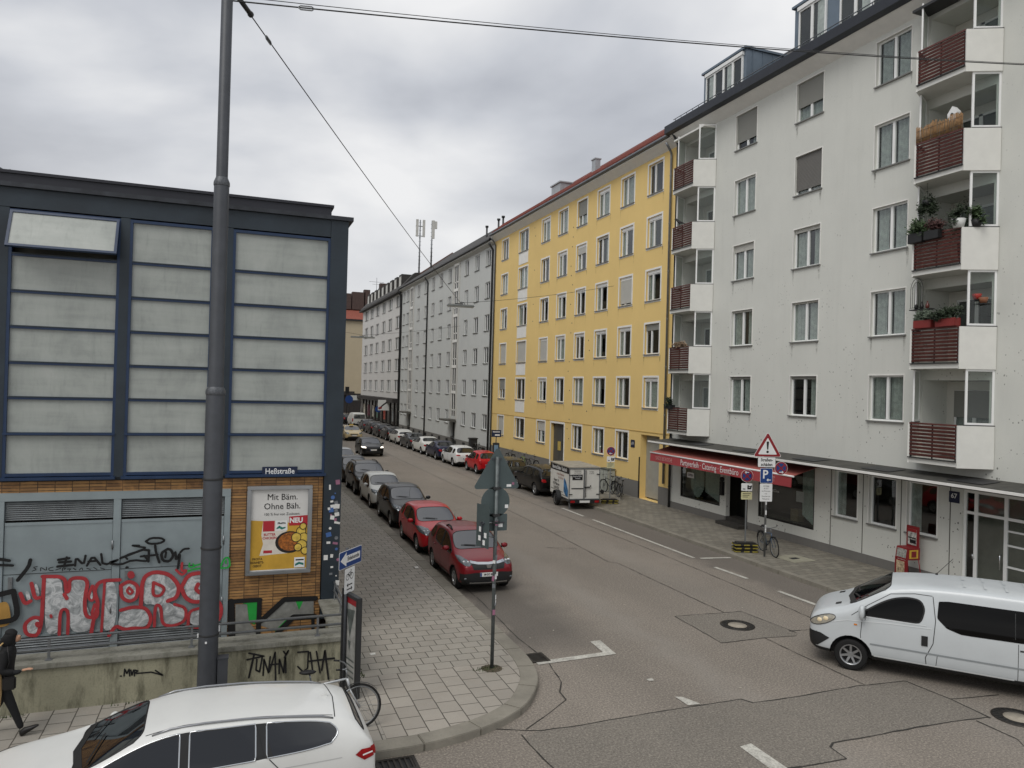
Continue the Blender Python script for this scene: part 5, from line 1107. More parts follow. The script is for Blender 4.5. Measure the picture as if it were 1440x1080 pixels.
# ---------------------------------------------------------------- houses on the left side beyond the workshop, seen only in reflections and from the side
for lab, y0, y1, h, mt in (('tall beige house behind the blue steel building on the left side of the street', 62, 104, 17.0, M_BEIGE), ('tall pale house further along the left side of the street', 104.1, 148, 16.5, M_GREY2)):
    t = thing('side_house', lab, 'building', (-5, (y0+y1)/2, 0), world=True); m = MB(); hs = []
    yy_ = y0+2
    while yy_ < y1-2:
        for k in range(6): hs.append((yy_, yy_+1.3, 1.6+2.85*k, 3.1+2.85*k))
        yy_ += 3.3
    holed(m, (y0, y1), (0, h), hs, lambda u, v, d: (2.0-d, u, v), .15); m.face([(2, y0, 0), (-10, y0, 0), (-10, y0, h), (2, y0, h)]); m.build('wall', mt, t)
    m = MB(); m.box(1.7, 1.74, y0+.1, y1-.1, .1, h-.1); m.build('window_glass', M_FARGLASS, t)
    m = MB(); m.prism([(2.3, y0, h), (2.3, y0, h+.3), (-10.3, y0, h+.3), (-10.3, y0, h)], (0, y1-y0, 0)); m.build('roof', M_DKROOF, t)
# ------------------------------------------------------------------ vehicles
def carpaint(name, hexc, metal=.25, rough=.32):
    if name in MATS: return MATS[name]
    t = NT(name); c = lin(hexc); p = t.node('ShaderNodeTexCoord').outputs['Object']
    t.base(t.mix(t.ramp(t.noise(p, 2.2, 5, .7), (.45, 0.), (.8, .22)), c, tuple(x*.75+.012 for x in c[:3])+(1,)))
    t.set(Metallic=metal*.6, Roughness=rough+.05); t.b.inputs['Specular IOR Level'].default_value = .3; t.b.inputs['Coat Weight'].default_value = .35; t.b.inputs['Coat Roughness'].default_value = .06
    MATS[name] = t.m; return t.m
# station: (t along length from the nose, underside z, belt z, top z, half width factor, roof half width factor); seg letters between stations
STYLES = {
 'hatch': ([(0, .22, .42, .47, .70, .6), (.018, .15, .47, .54, .88, .74), (.07, .12, .52, .60, .965, .80), (.17, .12, .565, .645, .99, .82), (.262, .12, .60, .685, 1., .84), (.43, .12, .625, .955, 1., .735), (.515, .12, .63, .995, 1., .74), (.535, .12, .63, .997, 1., .74), (.73, .12, .645, .98, 1., .72), (.76, .12, .65, .972, .995, .715), (.875, .12, .66, .935, .975, .69), (.955, .13, .655, .70, .93, .80), (.985, .15, .60, .64, .90, .78), (1., .22, .48, .52, .80, .7)], '----FSBSPQR--'),
 'estate': ([(0, .24, .43, .47, .66, .56), (.014, .16, .47, .54, .86, .72), (.055, .13, .54, .62, .955, .80), (.15, .13, .60, .675, .99, .83), (.265, .13, .635, .72, 1., .85), (.42, .13, .655, .955, 1., .72), (.505, .13, .66, .995, 1., .725), (.523, .13, .66, .998, 1., .725), (.685, .13, .675, .985, 1., .71), (.705, .13, .68, .98, .997, .705), (.90, .13, .70, .915, .975, .665), (.94, .13, .70, .86, .95, .65), (.965, .14, .69, .735, .91, .77), (.988, .16, .63, .665, .88, .75), (1., .24, .48, .52, .80, .7)], '----FSBSBSPR--'),
 'sedan': ([(0, .24, .43, .47, .66, .56), (.016, .16, .47, .54, .86, .72), (.06, .13, .53, .61, .955, .80), (.16, .13, .60, .675, .99, .83), (.275, .13, .635, .72, 1., .85), (.43, .13, .655, .96, 1., .72), (.515, .13, .66, .998, 1., .725), (.532, .13, .66, .998, 1., .725), (.66, .13, .67, .965, 1., .71), (.70, .13, .675, .94, .995, .70), (.835, .13, .69, .775, .97, .80), (.955, .14, .68, .745, .92, .78), (.985, .16, .62, .66, .88, .75), (1., .24, .48, .52, .80, .7)], '----FSBSPR---'),
 'suv': ([(0, .26, .46, .50, .72, .62), (.018, .18, .52, .58, .89, .76), (.07, .15, .56, .64, .97, .82), (.17, .15, .60, .675, 1., .84), (.255, .15, .63, .70, 1., .86), (.41, .15, .65, .955, 1., .76), (.515, .15, .655, .995, 1., .765), (.535, .15, .655, .996, 1., .765), (.72, .15, .665, .985, 1., .75), (.745, .15, .67, .98, 1., .745), (.90, .15, .68, .94, .985, .72), (.96, .16, .67, .715, .95, .82), (.985, .18, .62, .66, .92, .8), (1., .26, .50, .54, .84, .74)], '----FSBSPQR--'),
 'van': ([(0, .24, .40, .45, .74, .62), (.012, .15, .46, .53, .90, .76), (.05, .12, .52, .60, .97, .84), (.12, .12, .565, .655, .995, .86), (.155, .12, .60, .69, 1., .88), (.305, .12, .62, .945, 1., .80), (.44, .12, .62, .985, 1., .81), (.60, .12, .62, .997, 1., .81), (.80, .12, .62, .997, 1., .81), (.955, .12, .62, .985, .99, .80), (.985, .13, .61, .95, .975, .78), (1., .2, .55, .88, .94, .74)], '----W------'),
}
BLACKM = M_PLASTIC
def surf_eval(o):
    dg = bpy.context.evaluated_depsgraph_get(); return bpy.data.meshes.new_from_object(o.evaluated_get(dg))
class Car:
    def __init__(s, name, label, cat, style, L, W, H, paint, loc, rotz, wb=(.19, .80), wr=.31, sub=2, glassm=None, group=None, rim=None, cladding=None, dark_pillar=True, trimm=None):
        s.L, s.W, s.H, s.sub = L, W, H, sub
        s.o = thing(name, label, cat, loc, rotz, group); s.paint = paint
        st, seg = STYLES[style]; s.st = st
        bm = bmesh.new(); cr = bm.edges.layers.float.new('crease_edge'); rings = []; hw = W/2
        for i, (t, zb, be, tp, w, wt) in enumerate(st):
            y = L/2 - t*L; w *= hw; zb *= H; be *= H; tp *= H; wt *= hw
            cab = (tp-be) > .16*H
            mid = zb + (be-zb)*.55
            p5 = (wt, tp-.028*H) if cab else (wt, tp-.012*H)
            if style == 'van': wt *= 1.06
            p4 = (w*(.99 if style == 'van' else .965), be); q = (.92 if style == 'estate' else .87) if cab else .5
            p4b = (p4[0]+(p5[0]-p4[0])*q+(.015 if cab else .01), p4[1]+(p5[1]-p4[1])*q)
            half = [(w*.80, zb), (w*(.985 if style == 'van' else .955), zb+.05*H), (w, mid), p4, p4b, p5, (wt*(.78 if style == 'van' else .6), tp-.004*H)]
            ring = [(0, zb)] + half + [(0, tp)] + [(-x, z) for x, z in half[::-1]]
            rings.append([bm.verts.new((x, y, z)) for x, z in ring])
        n = len(rings[0])
        for i in range(len(rings)-1):
            a, b = rings[i], rings[i+1]; c = seg[i]
            for k in range(n):
                f = bm.faces.new((a[k], a[(k+1) % n], b[(k+1) % n], b[k])); f.smooth = True
                kk = k if k < n//2 else n-1-k          # 0..7 from underside to roof centre
                mi = 0
                if kk in (0, 1): mi = 2
                if kk == 4 and c in 'FSQ': mi = 1
                if kk == 4 and c == 'B': mi = 3
                if kk in (6, 7) and c in 'FWR': mi = 1
                f.material_index = mi
        for r in (rings[0][::-1], rings[-1]): bm.faces.new(r)
        bmesh.ops.recalc_face_normals(bm, faces=bm.faces)
        for e in bm.edges:
            fs = e.link_faces
            if len(fs) == 2 and fs[0].material_index != fs[1].material_index and 2 not in (fs[0].material_index, fs[1].material_index): e[cr] = .75
        me = bpy.data.meshes.new('shell'); bm.to_mesh(me); bm.free()
        for m_ in (paint, M_CARGLASS, M_PLASTIC, M_PLASTIC): me.materials.append(m_)
        sh = bpy.data.objects.new('shell', me); COL.objects.link(sh)
        md = sh.modifiers.new('s', 'SUBSURF'); md.levels = md.render_levels = sub
        m2 = surf_eval(sh); sh.modifiers.clear(); sh.data = m2
        # wheel arches cut out of the body
        s.wy = [L/2-wb[0]*L, L/2-wb[1]*L]; s.wr = wr
        cm = MB(); cm.mi = 2
        for y in s.wy:
            for sx in (-1, 1):
                cm.cyl((sx*(hw-.34), y, wr+.01), (sx*(hw+.2), y, wr+.01), wr+(.085 if style == 'van' else .055), n=24 if sub > 1 else 14)
        co = cm.build('cut', [paint, M_CARGLASS, M_PLASTIC, M_PLASTIC])
        bo = sh.modifiers.new('b', 'BOOLEAN'); bo.operation = 'DIFFERENCE'; bo.object = co; bo.solver = 'EXACT'
        m3 = surf_eval(sh); bpy.data.objects.remove(co)
        if len(m3.polygons) < 50: m3 = m2
        bpy.data.objects.remove(sh)
        bm = bmesh.new(); bm.from_mesh(m3); s.bvh = BVHTree.FromBMesh(bm)
        gf = [f for f in bm.faces if f.material_index == 1]
        # body without the glass
        b2 = bm.copy(); bmesh.ops.delete(b2, geom=[f for f in b2.faces if f.material_index == 1], context='FACES')
        mb = bpy.data.meshes.new('body'); b2.to_mesh(mb); b2.free()
        for m_ in (paint, M_CARGLASS, cladding or M_PLASTIC, M_PLASTIC if dark_pillar else paint): mb.materials.append(m_)
        try: mb.set_sharp_from_angle(angle=math.radians(38))
        except Exception: pass
        s.body = link('body', mb, s.o)
        # glass islands
        seen = set(); gm = glassm or M_CARSIDE
        for f in gf:
            if f in seen: continue
            stack = [f]; isl = []
            seen.add(f)
            while stack:
                g = stack.pop(); isl.append(g)
                for e in g.edges:
                    for h in e.link_faces:
                        if h.material_index == 1 and h not in seen: seen.add(h); stack.append(h)
            b3 = MB(); 
            for g in isl:
                ff = b3.face([v.co for v in g.verts])
                if ff: ff.smooth = True
            bmesh.ops.remove_doubles(b3.bm, verts=b3.bm.verts, dist=1e-4)
            cx = sum(abs(g.normal.x)*g.calc_area() for g in isl)/sum(g.calc_area() for g in isl); cy = sum(g.calc_center_median().y for g in isl)/len(isl)
            nm = 'side_window' if cx > .6 else ('windscreen' if cy > 0 else 'rear_window')
            wo = b3.build(nm, gm if nm != 'windscreen' else M_CARGLASS, s.o, recalc=False)
            S_ = set(isl); m = MB(); r_ = .011 if sub > 1 else .014
            nb = {}
            for g in isl:
                for e in g.edges:
                    if not any(h in S_ for h in e.link_faces if h is not g):
                        a, b = e.verts; nb.setdefault(a, []).append(b); nb.setdefault(b, []).append(a)
            while nb:
                v0 = next(iter(nb)); P = [v0.co.copy()]; cur = v0
                while nb.get(cur):
                    nx = nb[cur].pop(); nb[nx].remove(cur)
                    if not nb[cur]: nb.pop(cur)
                    cur = nx; P.append(cur.co.copy())
                nb = {k: v for k, v in nb.items() if v}
                if (P[0]-P[-1]).length < 1e-5: P.pop()
                if len(P) > 3: m.tube(P, r_, 6, closed=True)
            m.build('window_seal', (trimm if cx > .6 else None) or M_PLASTIC, wo, smooth=True)
        bm.free(); bpy.data.meshes.remove(m3)
        s.wheels(rim or M_RIM)
    def wheels(s, rim):
        r = s.wr; k = ('tyre', round(r, 3))
        if k not in _wm:
            m = MB(); m.lathe([(r*.60, -.085), (r*.88, -.10), (r*.985, -.085), (r, -.05), (r, .05), (r*.985, .085), (r*.88, .10), (r*.60, .085), (r*.60, -.085)], axis='x', n=32 if s.sub > 1 else 18); o = m.build('wheel', M_TYRE, smooth=True); _wm[k] = o.data; bpy.data.objects.remove(o)
        k2 = ('rim', round(r, 3), rim.name)
        if k2 not in _wm:
            m = MB(); m.lathe([(r*.66, .088), (r*.60, .09), (r*.57, .06), (r*.56, -.02)], axis='x', n=28); m.mi = 0
            m.cyl((.0, 0, 0), (.072, 0, 0), r*.16, r*.14, 14)
            for j in range(7 if s.sub > 1 else 5):
                a = 2*PI*j/(7 if s.sub > 1 else 5); M = Matrix.Rotation(a, 4, 'X'); m.prism([M @ Vector(p) for p in ((.03, -r*.075, r*.1), (.05, -r*.06, r*.60), (.05, r*.06, r*.60), (.03, r*.075, r*.1))], (.028, 0, 0))
            m.mi = 1; m.lathe([(.001, .0), (r*.6, .0)], axis='x', n=20); o = m.build('rim', [rim, M_INK], smooth=False); _wm[k2] = o.data; bpy.data.objects.remove(o)
        for y in s.wy:
            for sx in (-1, 1):
                w = link('wheel', _wm[k], s.o, (sx*(s.W/2-.145), y, r)); q = link('rim', _wm[k2], w)
                if sx < 0: q.rotation_euler = (0, 0, PI)
    def snap(s, p, off=.006):
        h = s.bvh.find_nearest(Vector(p)); co, n = h[0], h[1]
        return co + n*off
    def ray(s, p, d, off=.006):
        p = Vector(p); d = Vector(d); h = s.bvh.ray_cast(p, d)
        if h[0] is None: return s.snap(p, off)
        n = h[1] if h[1].dot(d) < 0 else -h[1]
        return h[0] + n*off
    def side(s, sx, y, z, off=.006): return s.ray((sx*(s.W/2+.6), y, z), (-sx, 0, 0), off)
    def front(s, x, z, off=.006): return s.ray((x, s.L/2+.5, z), (0, -1, 0), off)
    def rear(s, x, z, off=.006): return s.ray((x, -s.L/2-.5, z), (0, 1, 0), off)
    def patch(s, nm, poly, f, mt, off=.006, cuts=3, parent=None):
        """lay a polygon of 2D points on the body surface through f(u,v,off)"""
        bm = bmesh.new(); vs_ = [bm.verts.new((u, v, 0)) for u, v in poly]; bm.faces.new(vs_)
        bmesh.ops.triangulate(bm, faces=bm.faces)
        for _ in range(cuts): bmesh.ops.subdivide_edges(bm, edges=[e for e in bm.edges if e.calc_length() > .05], cuts=1, use_grid_fill=True); bmesh.ops.triangulate(bm, faces=[g for g in bm.faces if len(g.verts) > 3])
        for v in bm.verts: v.co = f(v.co.x, v.co.y, off)
        m = MB(); m.bm.free(); m.bm = bm
        for g in bm.faces: g.smooth = True
        return m.build(nm, mt, parent or s.o)
    def strip(s, nm, pts, f, w, mt, off=.004, parent=None):
        m = MB(); P = []
        for a, b in zip(pts, pts[1:]):
            a = Vector(a); b = Vector(b); n = max(1, int((b-a).length/.07)); P += [a.lerp(b, i/n) for i in range(n)]
        P.append(Vector(pts[-1])); A_ = []; 
        for i, p in enumerate(P):
            d = (P[min(i+1, len(P)-1)]-P[max(i-1, 0)]).normalized(); n = Vector((-d.y, d.x))*w/2
            A_.append((f(p.x+n.x, p.y+n.y, off), f(p.x-n.x, p.y-n.y, off)))
        for (a, b), (c, d) in zip(A_, A_[1:]): m.face([a, c, d, b])
        return m.build(nm, mt, parent or s.o)
    def mirror_pair(s, y, z, mt, big=1.0):
        for sx in (-1, 1):
            b = s.side(sx, y, z, 0); m = MB(); c = Vector((b.x+sx*.13, y-.0, z+.05)); m.ball(c, (.105*big, .07*big, .075*big), 12, 8)
            m.mi = 1; m.tube([b, c], .03, 6); m.box(c.x-.08*big, c.x+.08*big, c.y-.073*big, c.y-.066*big, c.z-.05*big, c.z+.05*big); m.build('mirror', [mt, M_PLASTIC], s.o)
    def lights_front(s, poly, mt=None, lens=True):
        for sx in (-1, 1):
            h = s.patch('headlight', [(sx*x*s.W/2, z*s.H) for x, z in poly], s.front, mt or M_LAMPG, .008)
            if lens:
                cx = sum(p[0] for p in poly)/len(poly)*s.W/2*sx*.97; cz = sum(p[1] for p in poly)/len(poly)*s.H
                m = MB()
                for dx in (-.055, .05): c = s.front(cx+dx*(1 if sx > 0 else 1), cz, .0); m.ball(c, (.05, .025, .048), 10, 6)
                m.build('lens', M_LENS if not lens == 'on' else emit('lit_headlamp', '#fff6e6', 2.5), h)
    def lights_rear(s, poly, mt=None):
        for sx in (-1, 1): s.patch('tail_light', [(sx*x*s.W/2, z*s.H) for x, z in poly], s.rear, mt or M_TAIL, .010)
    def seams(s, ys, z0, z1, both=True, skew=.0):
        for sx in (-1, 1):
            for y in ys: s.strip('door_gap', [(y-skew, z0), (y, (z0+z1)/2), (y, z1)], lambda a, b, o, sx=sx: s.side(sx, a, b, o), .012, M_INK)
            s.strip('door_gap', [(ys[0]-.02, z0), (ys[-1]+.1, z0)], lambda a, b, o, sx=sx: s.side(sx, a, b, o), .012, M_INK)
    def handles(s, ys, z, mt):
        for sx in (-1, 1):
            for y in ys:
                c = s.side(sx, y, z, .02); m = MB(); m.ball(c, (.022, .10, .022), 8, 6); m.build('door_handle', mt, s.o, smooth=True)
    def plate(s, x, z, txt=None, rear=False, w=.52):
        f = s.rear if rear else s.front; c = f(x, z, 0); d = -1 if rear else 1; m = MB(); y = c.y+d*.012
        m.box(c.x-w/2, c.x+w/2, y-.008, y+.012, z-.055, z+.055); p = m.build('number_plate', M_PLATE, s.o)
        m = MB(); q = -w/2 if not rear else w/2-.045
        q = (w/2-.045) if not rear else -w/2
        m.box(c.x+q, c.x+q+.045, y+.012*d-.001+(0 if d > 0 else -.002), y+.014*d, z-.053, z+.053); m.build('eu_band', M_SIGNBLUE, p)
        if txt: text(txt, .085, M_INK, plane_M((c.x-.02*d, y+.016*d, z), (-d, 0, 0), (0, 0, 1)), p, 'plate_text', .8, bold=.002)
        return p
HL = [(.50, .50), (.56, .575), (.78, .60), (.90, .60), (.91, .53), (.72, .48)]
TLV = [(.64, .50), (.68, .65), (.86, .65), (.885, .52), (.82, .46)]
def std_car(kind, label, style, L, W, H, hexc, loc, rotz, sub=2, cat='car', face='front', rails=False, detail=2, group=None, clad=None, tail=None, hl=None, metal=.25, lit=False, plate_txt=None, gl=None, plate_z=.385):
    c = Car(kind, label, cat, style, L, W, H, carpaint('paint_'+hexc.strip('#')+str(metal), hexc, metal), loc, rotz, sub=sub, wr=.335 if style == 'suv' else .31, group=group, cladding=clad, glassm=gl)
    c.lights_front(hl or HL, lens=('on' if lit else True) if detail > 1 else False, mt=emit('lit_lamp_glass', '#fff4e2', 1.4) if lit else None)
    c.lights_rear(tail or TLV)
    g = .34*W
    c.patch('grille', [(-.22*W, .50*H), (.22*W, .50*H), (.20*W, .44*H), (-.20*W, .44*H)], c.front, M_PLASTIC, .006)
    c.patch('lower_intake', [(-.34*W, .32*H), (.34*W, .32*H), (.28*W, .22*H), (-.28*W, .22*H)], c.front, M_PLASTIC, .006)
    c.patch('rear_bumper_trim', [(-.34*W, .27*H), (.34*W, .27*H), (.32*W, .2*H), (-.32*W, .2*H)], c.rear, M_PLASTIC, .006)
    c.plate(0, plate_z*H, plate_txt); c.plate(0, .43*H, None, True)
    y = lambda t: L/2-t*L
    c.mirror_pair(y(.315), .66*H, c.paint)
    if detail > 1:
        c.seams([y(.30), y(.525), y(.745)], .24*H, .62*H); c.handles([y(.49), y(.70)], .575*H, c.paint)
        m = MB(); m.tube([(0, y(.84), .965*H), (0, y(.88), 1.08*H)], .006, 5); m.build('aerial', M_INK, c.o)
        for sx in (-1, 1): c.strip('wiper', [(sx*.05, y(.285)), (sx*.05+.42, y(.30))], lambda a, b, o: c.ray((a, b, H+.5), (0, 0, -1), o), .02, M_INK, .02)
    if rails:
        for sx in (-1, 1):
            m = MB(); P = [c.ray((sx*.64*W/2, y(t), H+.5), (0, 0, -1), 0) for t in (.45, .5, .6, .7, .8, .86)]
            m.tube([P[0]]+[p+Vector((0, 0, .05)) for p in P[1:-1]]+[P[-1]], .018, 6); m.build('roof_rail', M_PLASTIC if detail > 1 else M_STEEL, c.o)
    return c
# --- left kerb, facing the camera (rotz = pi: the nose points towards -Y)
LX = 6.98
def L_(y_front, L): return (LX, y_front+L/2, 0)
SB = {}
c = std_car('parked_car', 'dark red hatchback with roof rails and chrome grille bar parked first at the left kerb', 'hatch', 4.02, 1.69, 1.53, '#7c1520', (6.88, 19.6+2.01, 0), PI, rails=False, plate_txt='M·GO 8034', plate_z=.355,
  clad=M_PLASTIC, hl=[(.57, .535), (.64, .585), (.80, .625), (.895, .62), (.90, .555), (.78, .51), (.66, .505)], metal=.35)
L_c = 4.02; yy = lambda t: 2.01-t*4.02
for sx in (-1, 1):
    P = [c.ray((sx*.62*.88, yy(t), 2.2), (0, 0, -1), 0) for t in (.47, .5, .56, .62)]; m = MB(); m.tube([P[0], P[1]+Vector((0, 0, .06)), P[2]+Vector((0, 0, .065)), P[3]], .026, 8); m.build('roof_rail', M_PLASTIC, c.o, smooth=True)
c.strip('chrome_bar', [(-.50, .86), (-.3, .83), (0, .82), (.3, .83), (.50, .86)], c.front, .05, M_CHROME, .018)
c.patch('wide_grille', [(-.50, .845), (.50, .845), (.44, .68), (-.44, .68)], c.front, M_PLASTIC, .010)
m = MB(); p = c.front(0, .76, .02); m.prism([(p.x-.08, p.y, .80), (p.x+.08, p.y, .80), (p.x+.05, p.y, .72), (p.x-.05, p.y, .72)], (0, .015, 0)); m.build('badge', M_CHROME, c.o)
c.patch('black_bumper', [(-.78, .56), (-.4, .60), (.4, .60), (.78, .56), (.77, .24), (-.77, .24)], c.front, M_PLASTIC, .009)
c.strip('skid_bar', [(-.55, .33), (0, .315), (.55, .33)], c.front, .035, M_CHROME, .02)
for sx in (-1, 1):
    q = c.front(sx*.66, .44, .01); m = MB(); m.ball(q, (.05, .02, .03), 8, 6); m.build('fog_lamp', M_LAMPG, c.o)
    c.strip('sill_trim', [(.62, .30), (-.75, .30)], lambda a, b, o, sx=sx: c.side(sx, a, b, o), .03, M_CHROME, .012)
    c.patch('arch_cladding', [(yy(.19)+.36*math.cos(a)*1.12, .31+.36*math.sin(a)*1.12) for a in [math.radians(d) for d in range(0, 181, 20)]] + [(yy(.19)+.365*math.cos(a), .31+.365*math.sin(a)) for a in [math.radians(d) for d in range(180, -1, -20)]], lambda a, b, o, sx=sx: c.side(sx, a, b, o), M_PLASTIC, .004, 1)
c = std_car('parked_car', 'bright red hatchback parked behind the dark red car at the left kerb', 'hatch', 3.92, 1.68, 1.47, '#b81722', (6.92, 24.4+1.96, 0), PI, metal=.05, hl=[(.48, .51), (.58, .60), (.80, .625), (.95, .62), (.93, .52), (.70, .47)])
c = std_car('parked_car', 'dark grey hatchback parked behind the bright red hatchback', 'hatch', 4.05, 1.70, 1.55, '#1b1d20', (6.98, 29.2+2.02, 0), PI, metal=.4)
c = std_car('parked_car', 'small white hatchback in the left kerb row behind the dark grey one', 'hatch', 4.0, 1.69, 1.49, '#c8cac6', (6.98, 34.0+2.0, 0), PI, metal=.0)
c = std_car('parked_car', 'black estate with roof rails in the left kerb row behind the white hatchback', 'suv', 4.4, 1.80, 1.60, '#0c0d0f', (6.98, 38.3+2.2, 0), PI, rails=True, metal=.3)
c = std_car('parked_car', 'black small car with round headlights half hidden by the building corner', 'hatch', 3.8, 1.7, 1.45, '#101113', (6.98, 43.4+1.9, 0), PI, metal=.3, detail=1)
c = std_car('parked_car', 'silver car mostly hidden behind the corner of the blue steel building', 'estate', 4.5, 1.78, 1.48, '#9ea2a4', (6.98, 48.4+2.2, 0), PI, metal=.4, detail=1)
c = std_car('moving_car', 'black hatchback with lit headlights driving towards the camera', 'hatch', 4.24, 1.84, 1.42, '#0a0b0e', (10.75, 59.2+2.1, 0), PI, metal=.3, lit=True, hl=[(.60, .49), (.66, .55), (.94, .57), (.93, .50)])
c = std_car('moving_car', 'cream taxi driving behind the black hatchback', 'sedan', 4.8, 1.86, 1.47, '#c9b68c', (11.75, 75.6+2.4, 0), PI, metal=.0, detail=1, lit=False, cat='taxi')
m = MB(); m.box(-.2, .2, .2, .36, 1.46, 1.60); m.build('taxi_sign', mat('taxi_sign', '#d8b64a', .5, var=.05), c.o, bevel=.02)
# --- right kerb, tails to the camera
RX = 15.95
def rr(label, style, L, W, H, hexc, y_rear, x=RX, **k):
    dy = k.pop('yaw', 0.); return std_car('parked_car', label, style, L, W, H, hexc, (x, y_rear+L/2, 0), dy, **k)
RW = [(.58, .51), (.62, .60), (.85, .615), (.88, .54), (.76, .50)]
c = rr('black crossover with silver roof rails parked in front of the white trailer', 'suv', 4.4, 1.80, 1.56, '#090a0b', 36.25, 16.35, rails=True, tail=RW)
rr('beige and dark car almost hidden behind the triangular sign', 'hatch', 3.9, 1.7, 1.5, '#33332d', 41.6, 16.25, detail=1)
rr('small boxy bright red car parked before the yellow house', 'hatch', 3.45, 1.5, 1.50, '#b3141b', 46.4, 16.1, tail=[(.70, .44), (.72, .64), (.86, .64), (.88, .46)], metal=0.)
rr('white hatchback in the right kerb row ahead of the red car', 'hatch', 4.2, 1.76, 1.46, '#d4d5d4', 50.9, tail=[(.52, .555), (.58, .61), (.85, .62), (.88, .56)], metal=0.)
rr('navy blue saloon in the right kerb row ahead of the white hatchback', 'sedan', 4.45, 1.8, 1.43, '#131a38', 55.6, tail=RW)
rr('white saloon in the right kerb row ahead of the navy saloon', 'sedan', 4.6, 1.82, 1.43, '#d0d0cb', 60.3, tail=RW, metal=0., detail=1)
rr('dark grey saloon between the two white cars of the right kerb row', 'sedan', 4.6, 1.82, 1.43, '#3a3c3f', 65.4, tail=RW, detail=1)
rr('white estate with dark rear glass in the right kerb row', 'estate', 4.6, 1.82, 1.45, '#cfcfca', 70.6, tail=RW, metal=0., detail=1)
rr('black estate with pale wheels beyond the white estate', 'estate', 4.6, 1.82, 1.45, '#0d0e10', 75.6, tail=RW, sub=1, detail=1)
rr('black hatchback in the far part of the right kerb row', 'hatch', 4.2, 1.78, 1.48, '#131417', 80.6, tail=RW, sub=1, detail=1)
rr('dark brown car between black cars far along the right kerb', 'hatch', 4.2, 1.78, 1.48, '#1d1614', 85.6, tail=RW, sub=1, detail=1)
rr('grey compact car with red tail lamps parked just before the white minibus', 'hatch', 4.0, 1.75, 1.5, '#4a4b4e', 90.8, tail=RW, sub=1, detail=1)
c = Car('parked_van', 'white minibus with dark rear glass far along the right kerb', 'van', 'van', 4.9, 1.92, 1.98, carpaint('paint_white_van', '#cfcfca', 0.), (16.0, 101.5, 0), 0, wb=(.17, .80), wr=.33, sub=1)
c.patch('rear_window', [(-.7, 1.75), (.7, 1.75), (.74, 1.2), (-.74, 1.2)], c.rear, M_CARGLASS, .01); c.lights_rear([(.84, .42), (.84, .62), (.96, .62), (.96, .42)]); c.plate(0, .7, None, True)
rr('black car at the very far end of the right kerb row', 'hatch', 4.2, 1.78, 1.48, '#0f1012', 107.5, sub=1, detail=1)
# --- white estate in the foreground
EY = 4.93
c = Car('estate_car', 'large white estate car parked along the near kerb in the foreground', 'car', 'estate', EY, 1.74, 1.50, carpaint('paint_pearl_white', '#d6d7d4', 0., .25), (-.50, 10.60, 0), PI/2+.02, wb=(.175, .775), wr=.335, sub=3, rim=M_RIM, trimm=M_CHROME)
yy = lambda t: EY/2-t*EY; S = lambda sx: (lambda a, b, o: c.side(sx, a, b, o)); H = 1.50
c.lights_front([(.55, .50), (.6, .58), (.92, .62), (.95, .55), (.75, .48)])
c.lights_rear([(.58, .53), (.58, .60), (.75, .62), (.86, .625), (.86, .56), (.75, .52)])
for sx in (-1, 1):
    c.patch('tail_light', [(yy(.935), .585*H), (yy(.952), .62*H), (yy(.984), .615*H), (yy(.986), .54*H), (yy(.96), .525*H)], S(sx), M_TAIL, .009)
    c.strip('light_guide', [(yy(.955), .57*H), (yy(.982), .578*H)], S(sx), .02, M_SIGNWHITE, .013)
    for t in (.29, .512): c.strip('door_gap', [(yy(t)+.03, .22*H), (yy(t), .45*H), (yy(t), .65*H)], S(sx), .012, M_DKGREY)
    c.strip('door_gap', [(yy(.68), .24*H), (yy(.70), .33*H), (yy(.74), .42*H), (yy(.745), .56*H), (yy(.715), .67*H)], S(sx), .012, M_DKGREY)
    c.strip('door_gap', [(yy(.29), .22*H), (yy(.67), .23*H)], S(sx), .012, M_DKGREY)
    c.strip('swage_line', [(yy(.2), .555*H), (yy(.5), .57*H), (yy(.9), .585*H)], S(sx), .012, carpaint('paint_white_edge', '#b9bab8', 0.), .003)
    c.patch('quarter_pillar', [(yy(.705), .68*H), (yy(.725), .68*H), (yy(.70), .92*H), (yy(.685), .92*H)], S(sx), M_PLASTIC, .006, 2)
    for t in (.48, .665):
        q = c.side(sx, yy(t), .595*H, .022); m = MB(); m.ball(q, (.02, .115, .02), 12, 8); m.build('door_handle', M_CHROME, c.o, smooth=True)
    m = MB(); P = [c.ray((sx*.60, yy(t), 2), (0, 0, -1), 0) for t in (.44, .48, .56, .66, .76, .85, .88)]
    m.tube([P[0]]+[p+Vector((0, 0, .022)) for p in P[1:-1]]+[P[-1]], .014, 8); m.build('roof_rail', mat('silver_rail', '#9b9da0', .3, .7, var=.05), c.o, smooth=True)
    c.strip('roof_joint', [(sx*.565, yy(.425)), (sx*.56, yy(.6)), (sx*.55, yy(.88))], lambda a, b, o: c.ray((a, b, 2.2), (0, 0, -1), o), .012, M_DKGREY, .002)
c.mirror_pair(yy(.325), .665*H, c.paint)
c.strip('hatch_gap', [(-.58, yy(.885)), (0, yy(.895)), (.58, yy(.885))], lambda a, b, o: c.ray((a, b, 2.2), (0, 0, -1), o), .014, M_DKGREY, .002)
for p0, p1 in (((-.55, yy(.30)), (.05, yy(.325))), ((0.1, yy(.295)), (.6, yy(.33)))): c.strip('wiper', [p0, p1], lambda a, b, o: c.ray((a, b, 2.2), (0, 0, -1), o), .025, M_INK, .02)
c.strip('cowl_panel', [(-.74, yy(.285)), (0, yy(.262)), (.74, yy(.285))], lambda a, b, o: c.ray((a, b, 2.2), (0, 0, -1), o), .09, M_PLASTIC, .004)
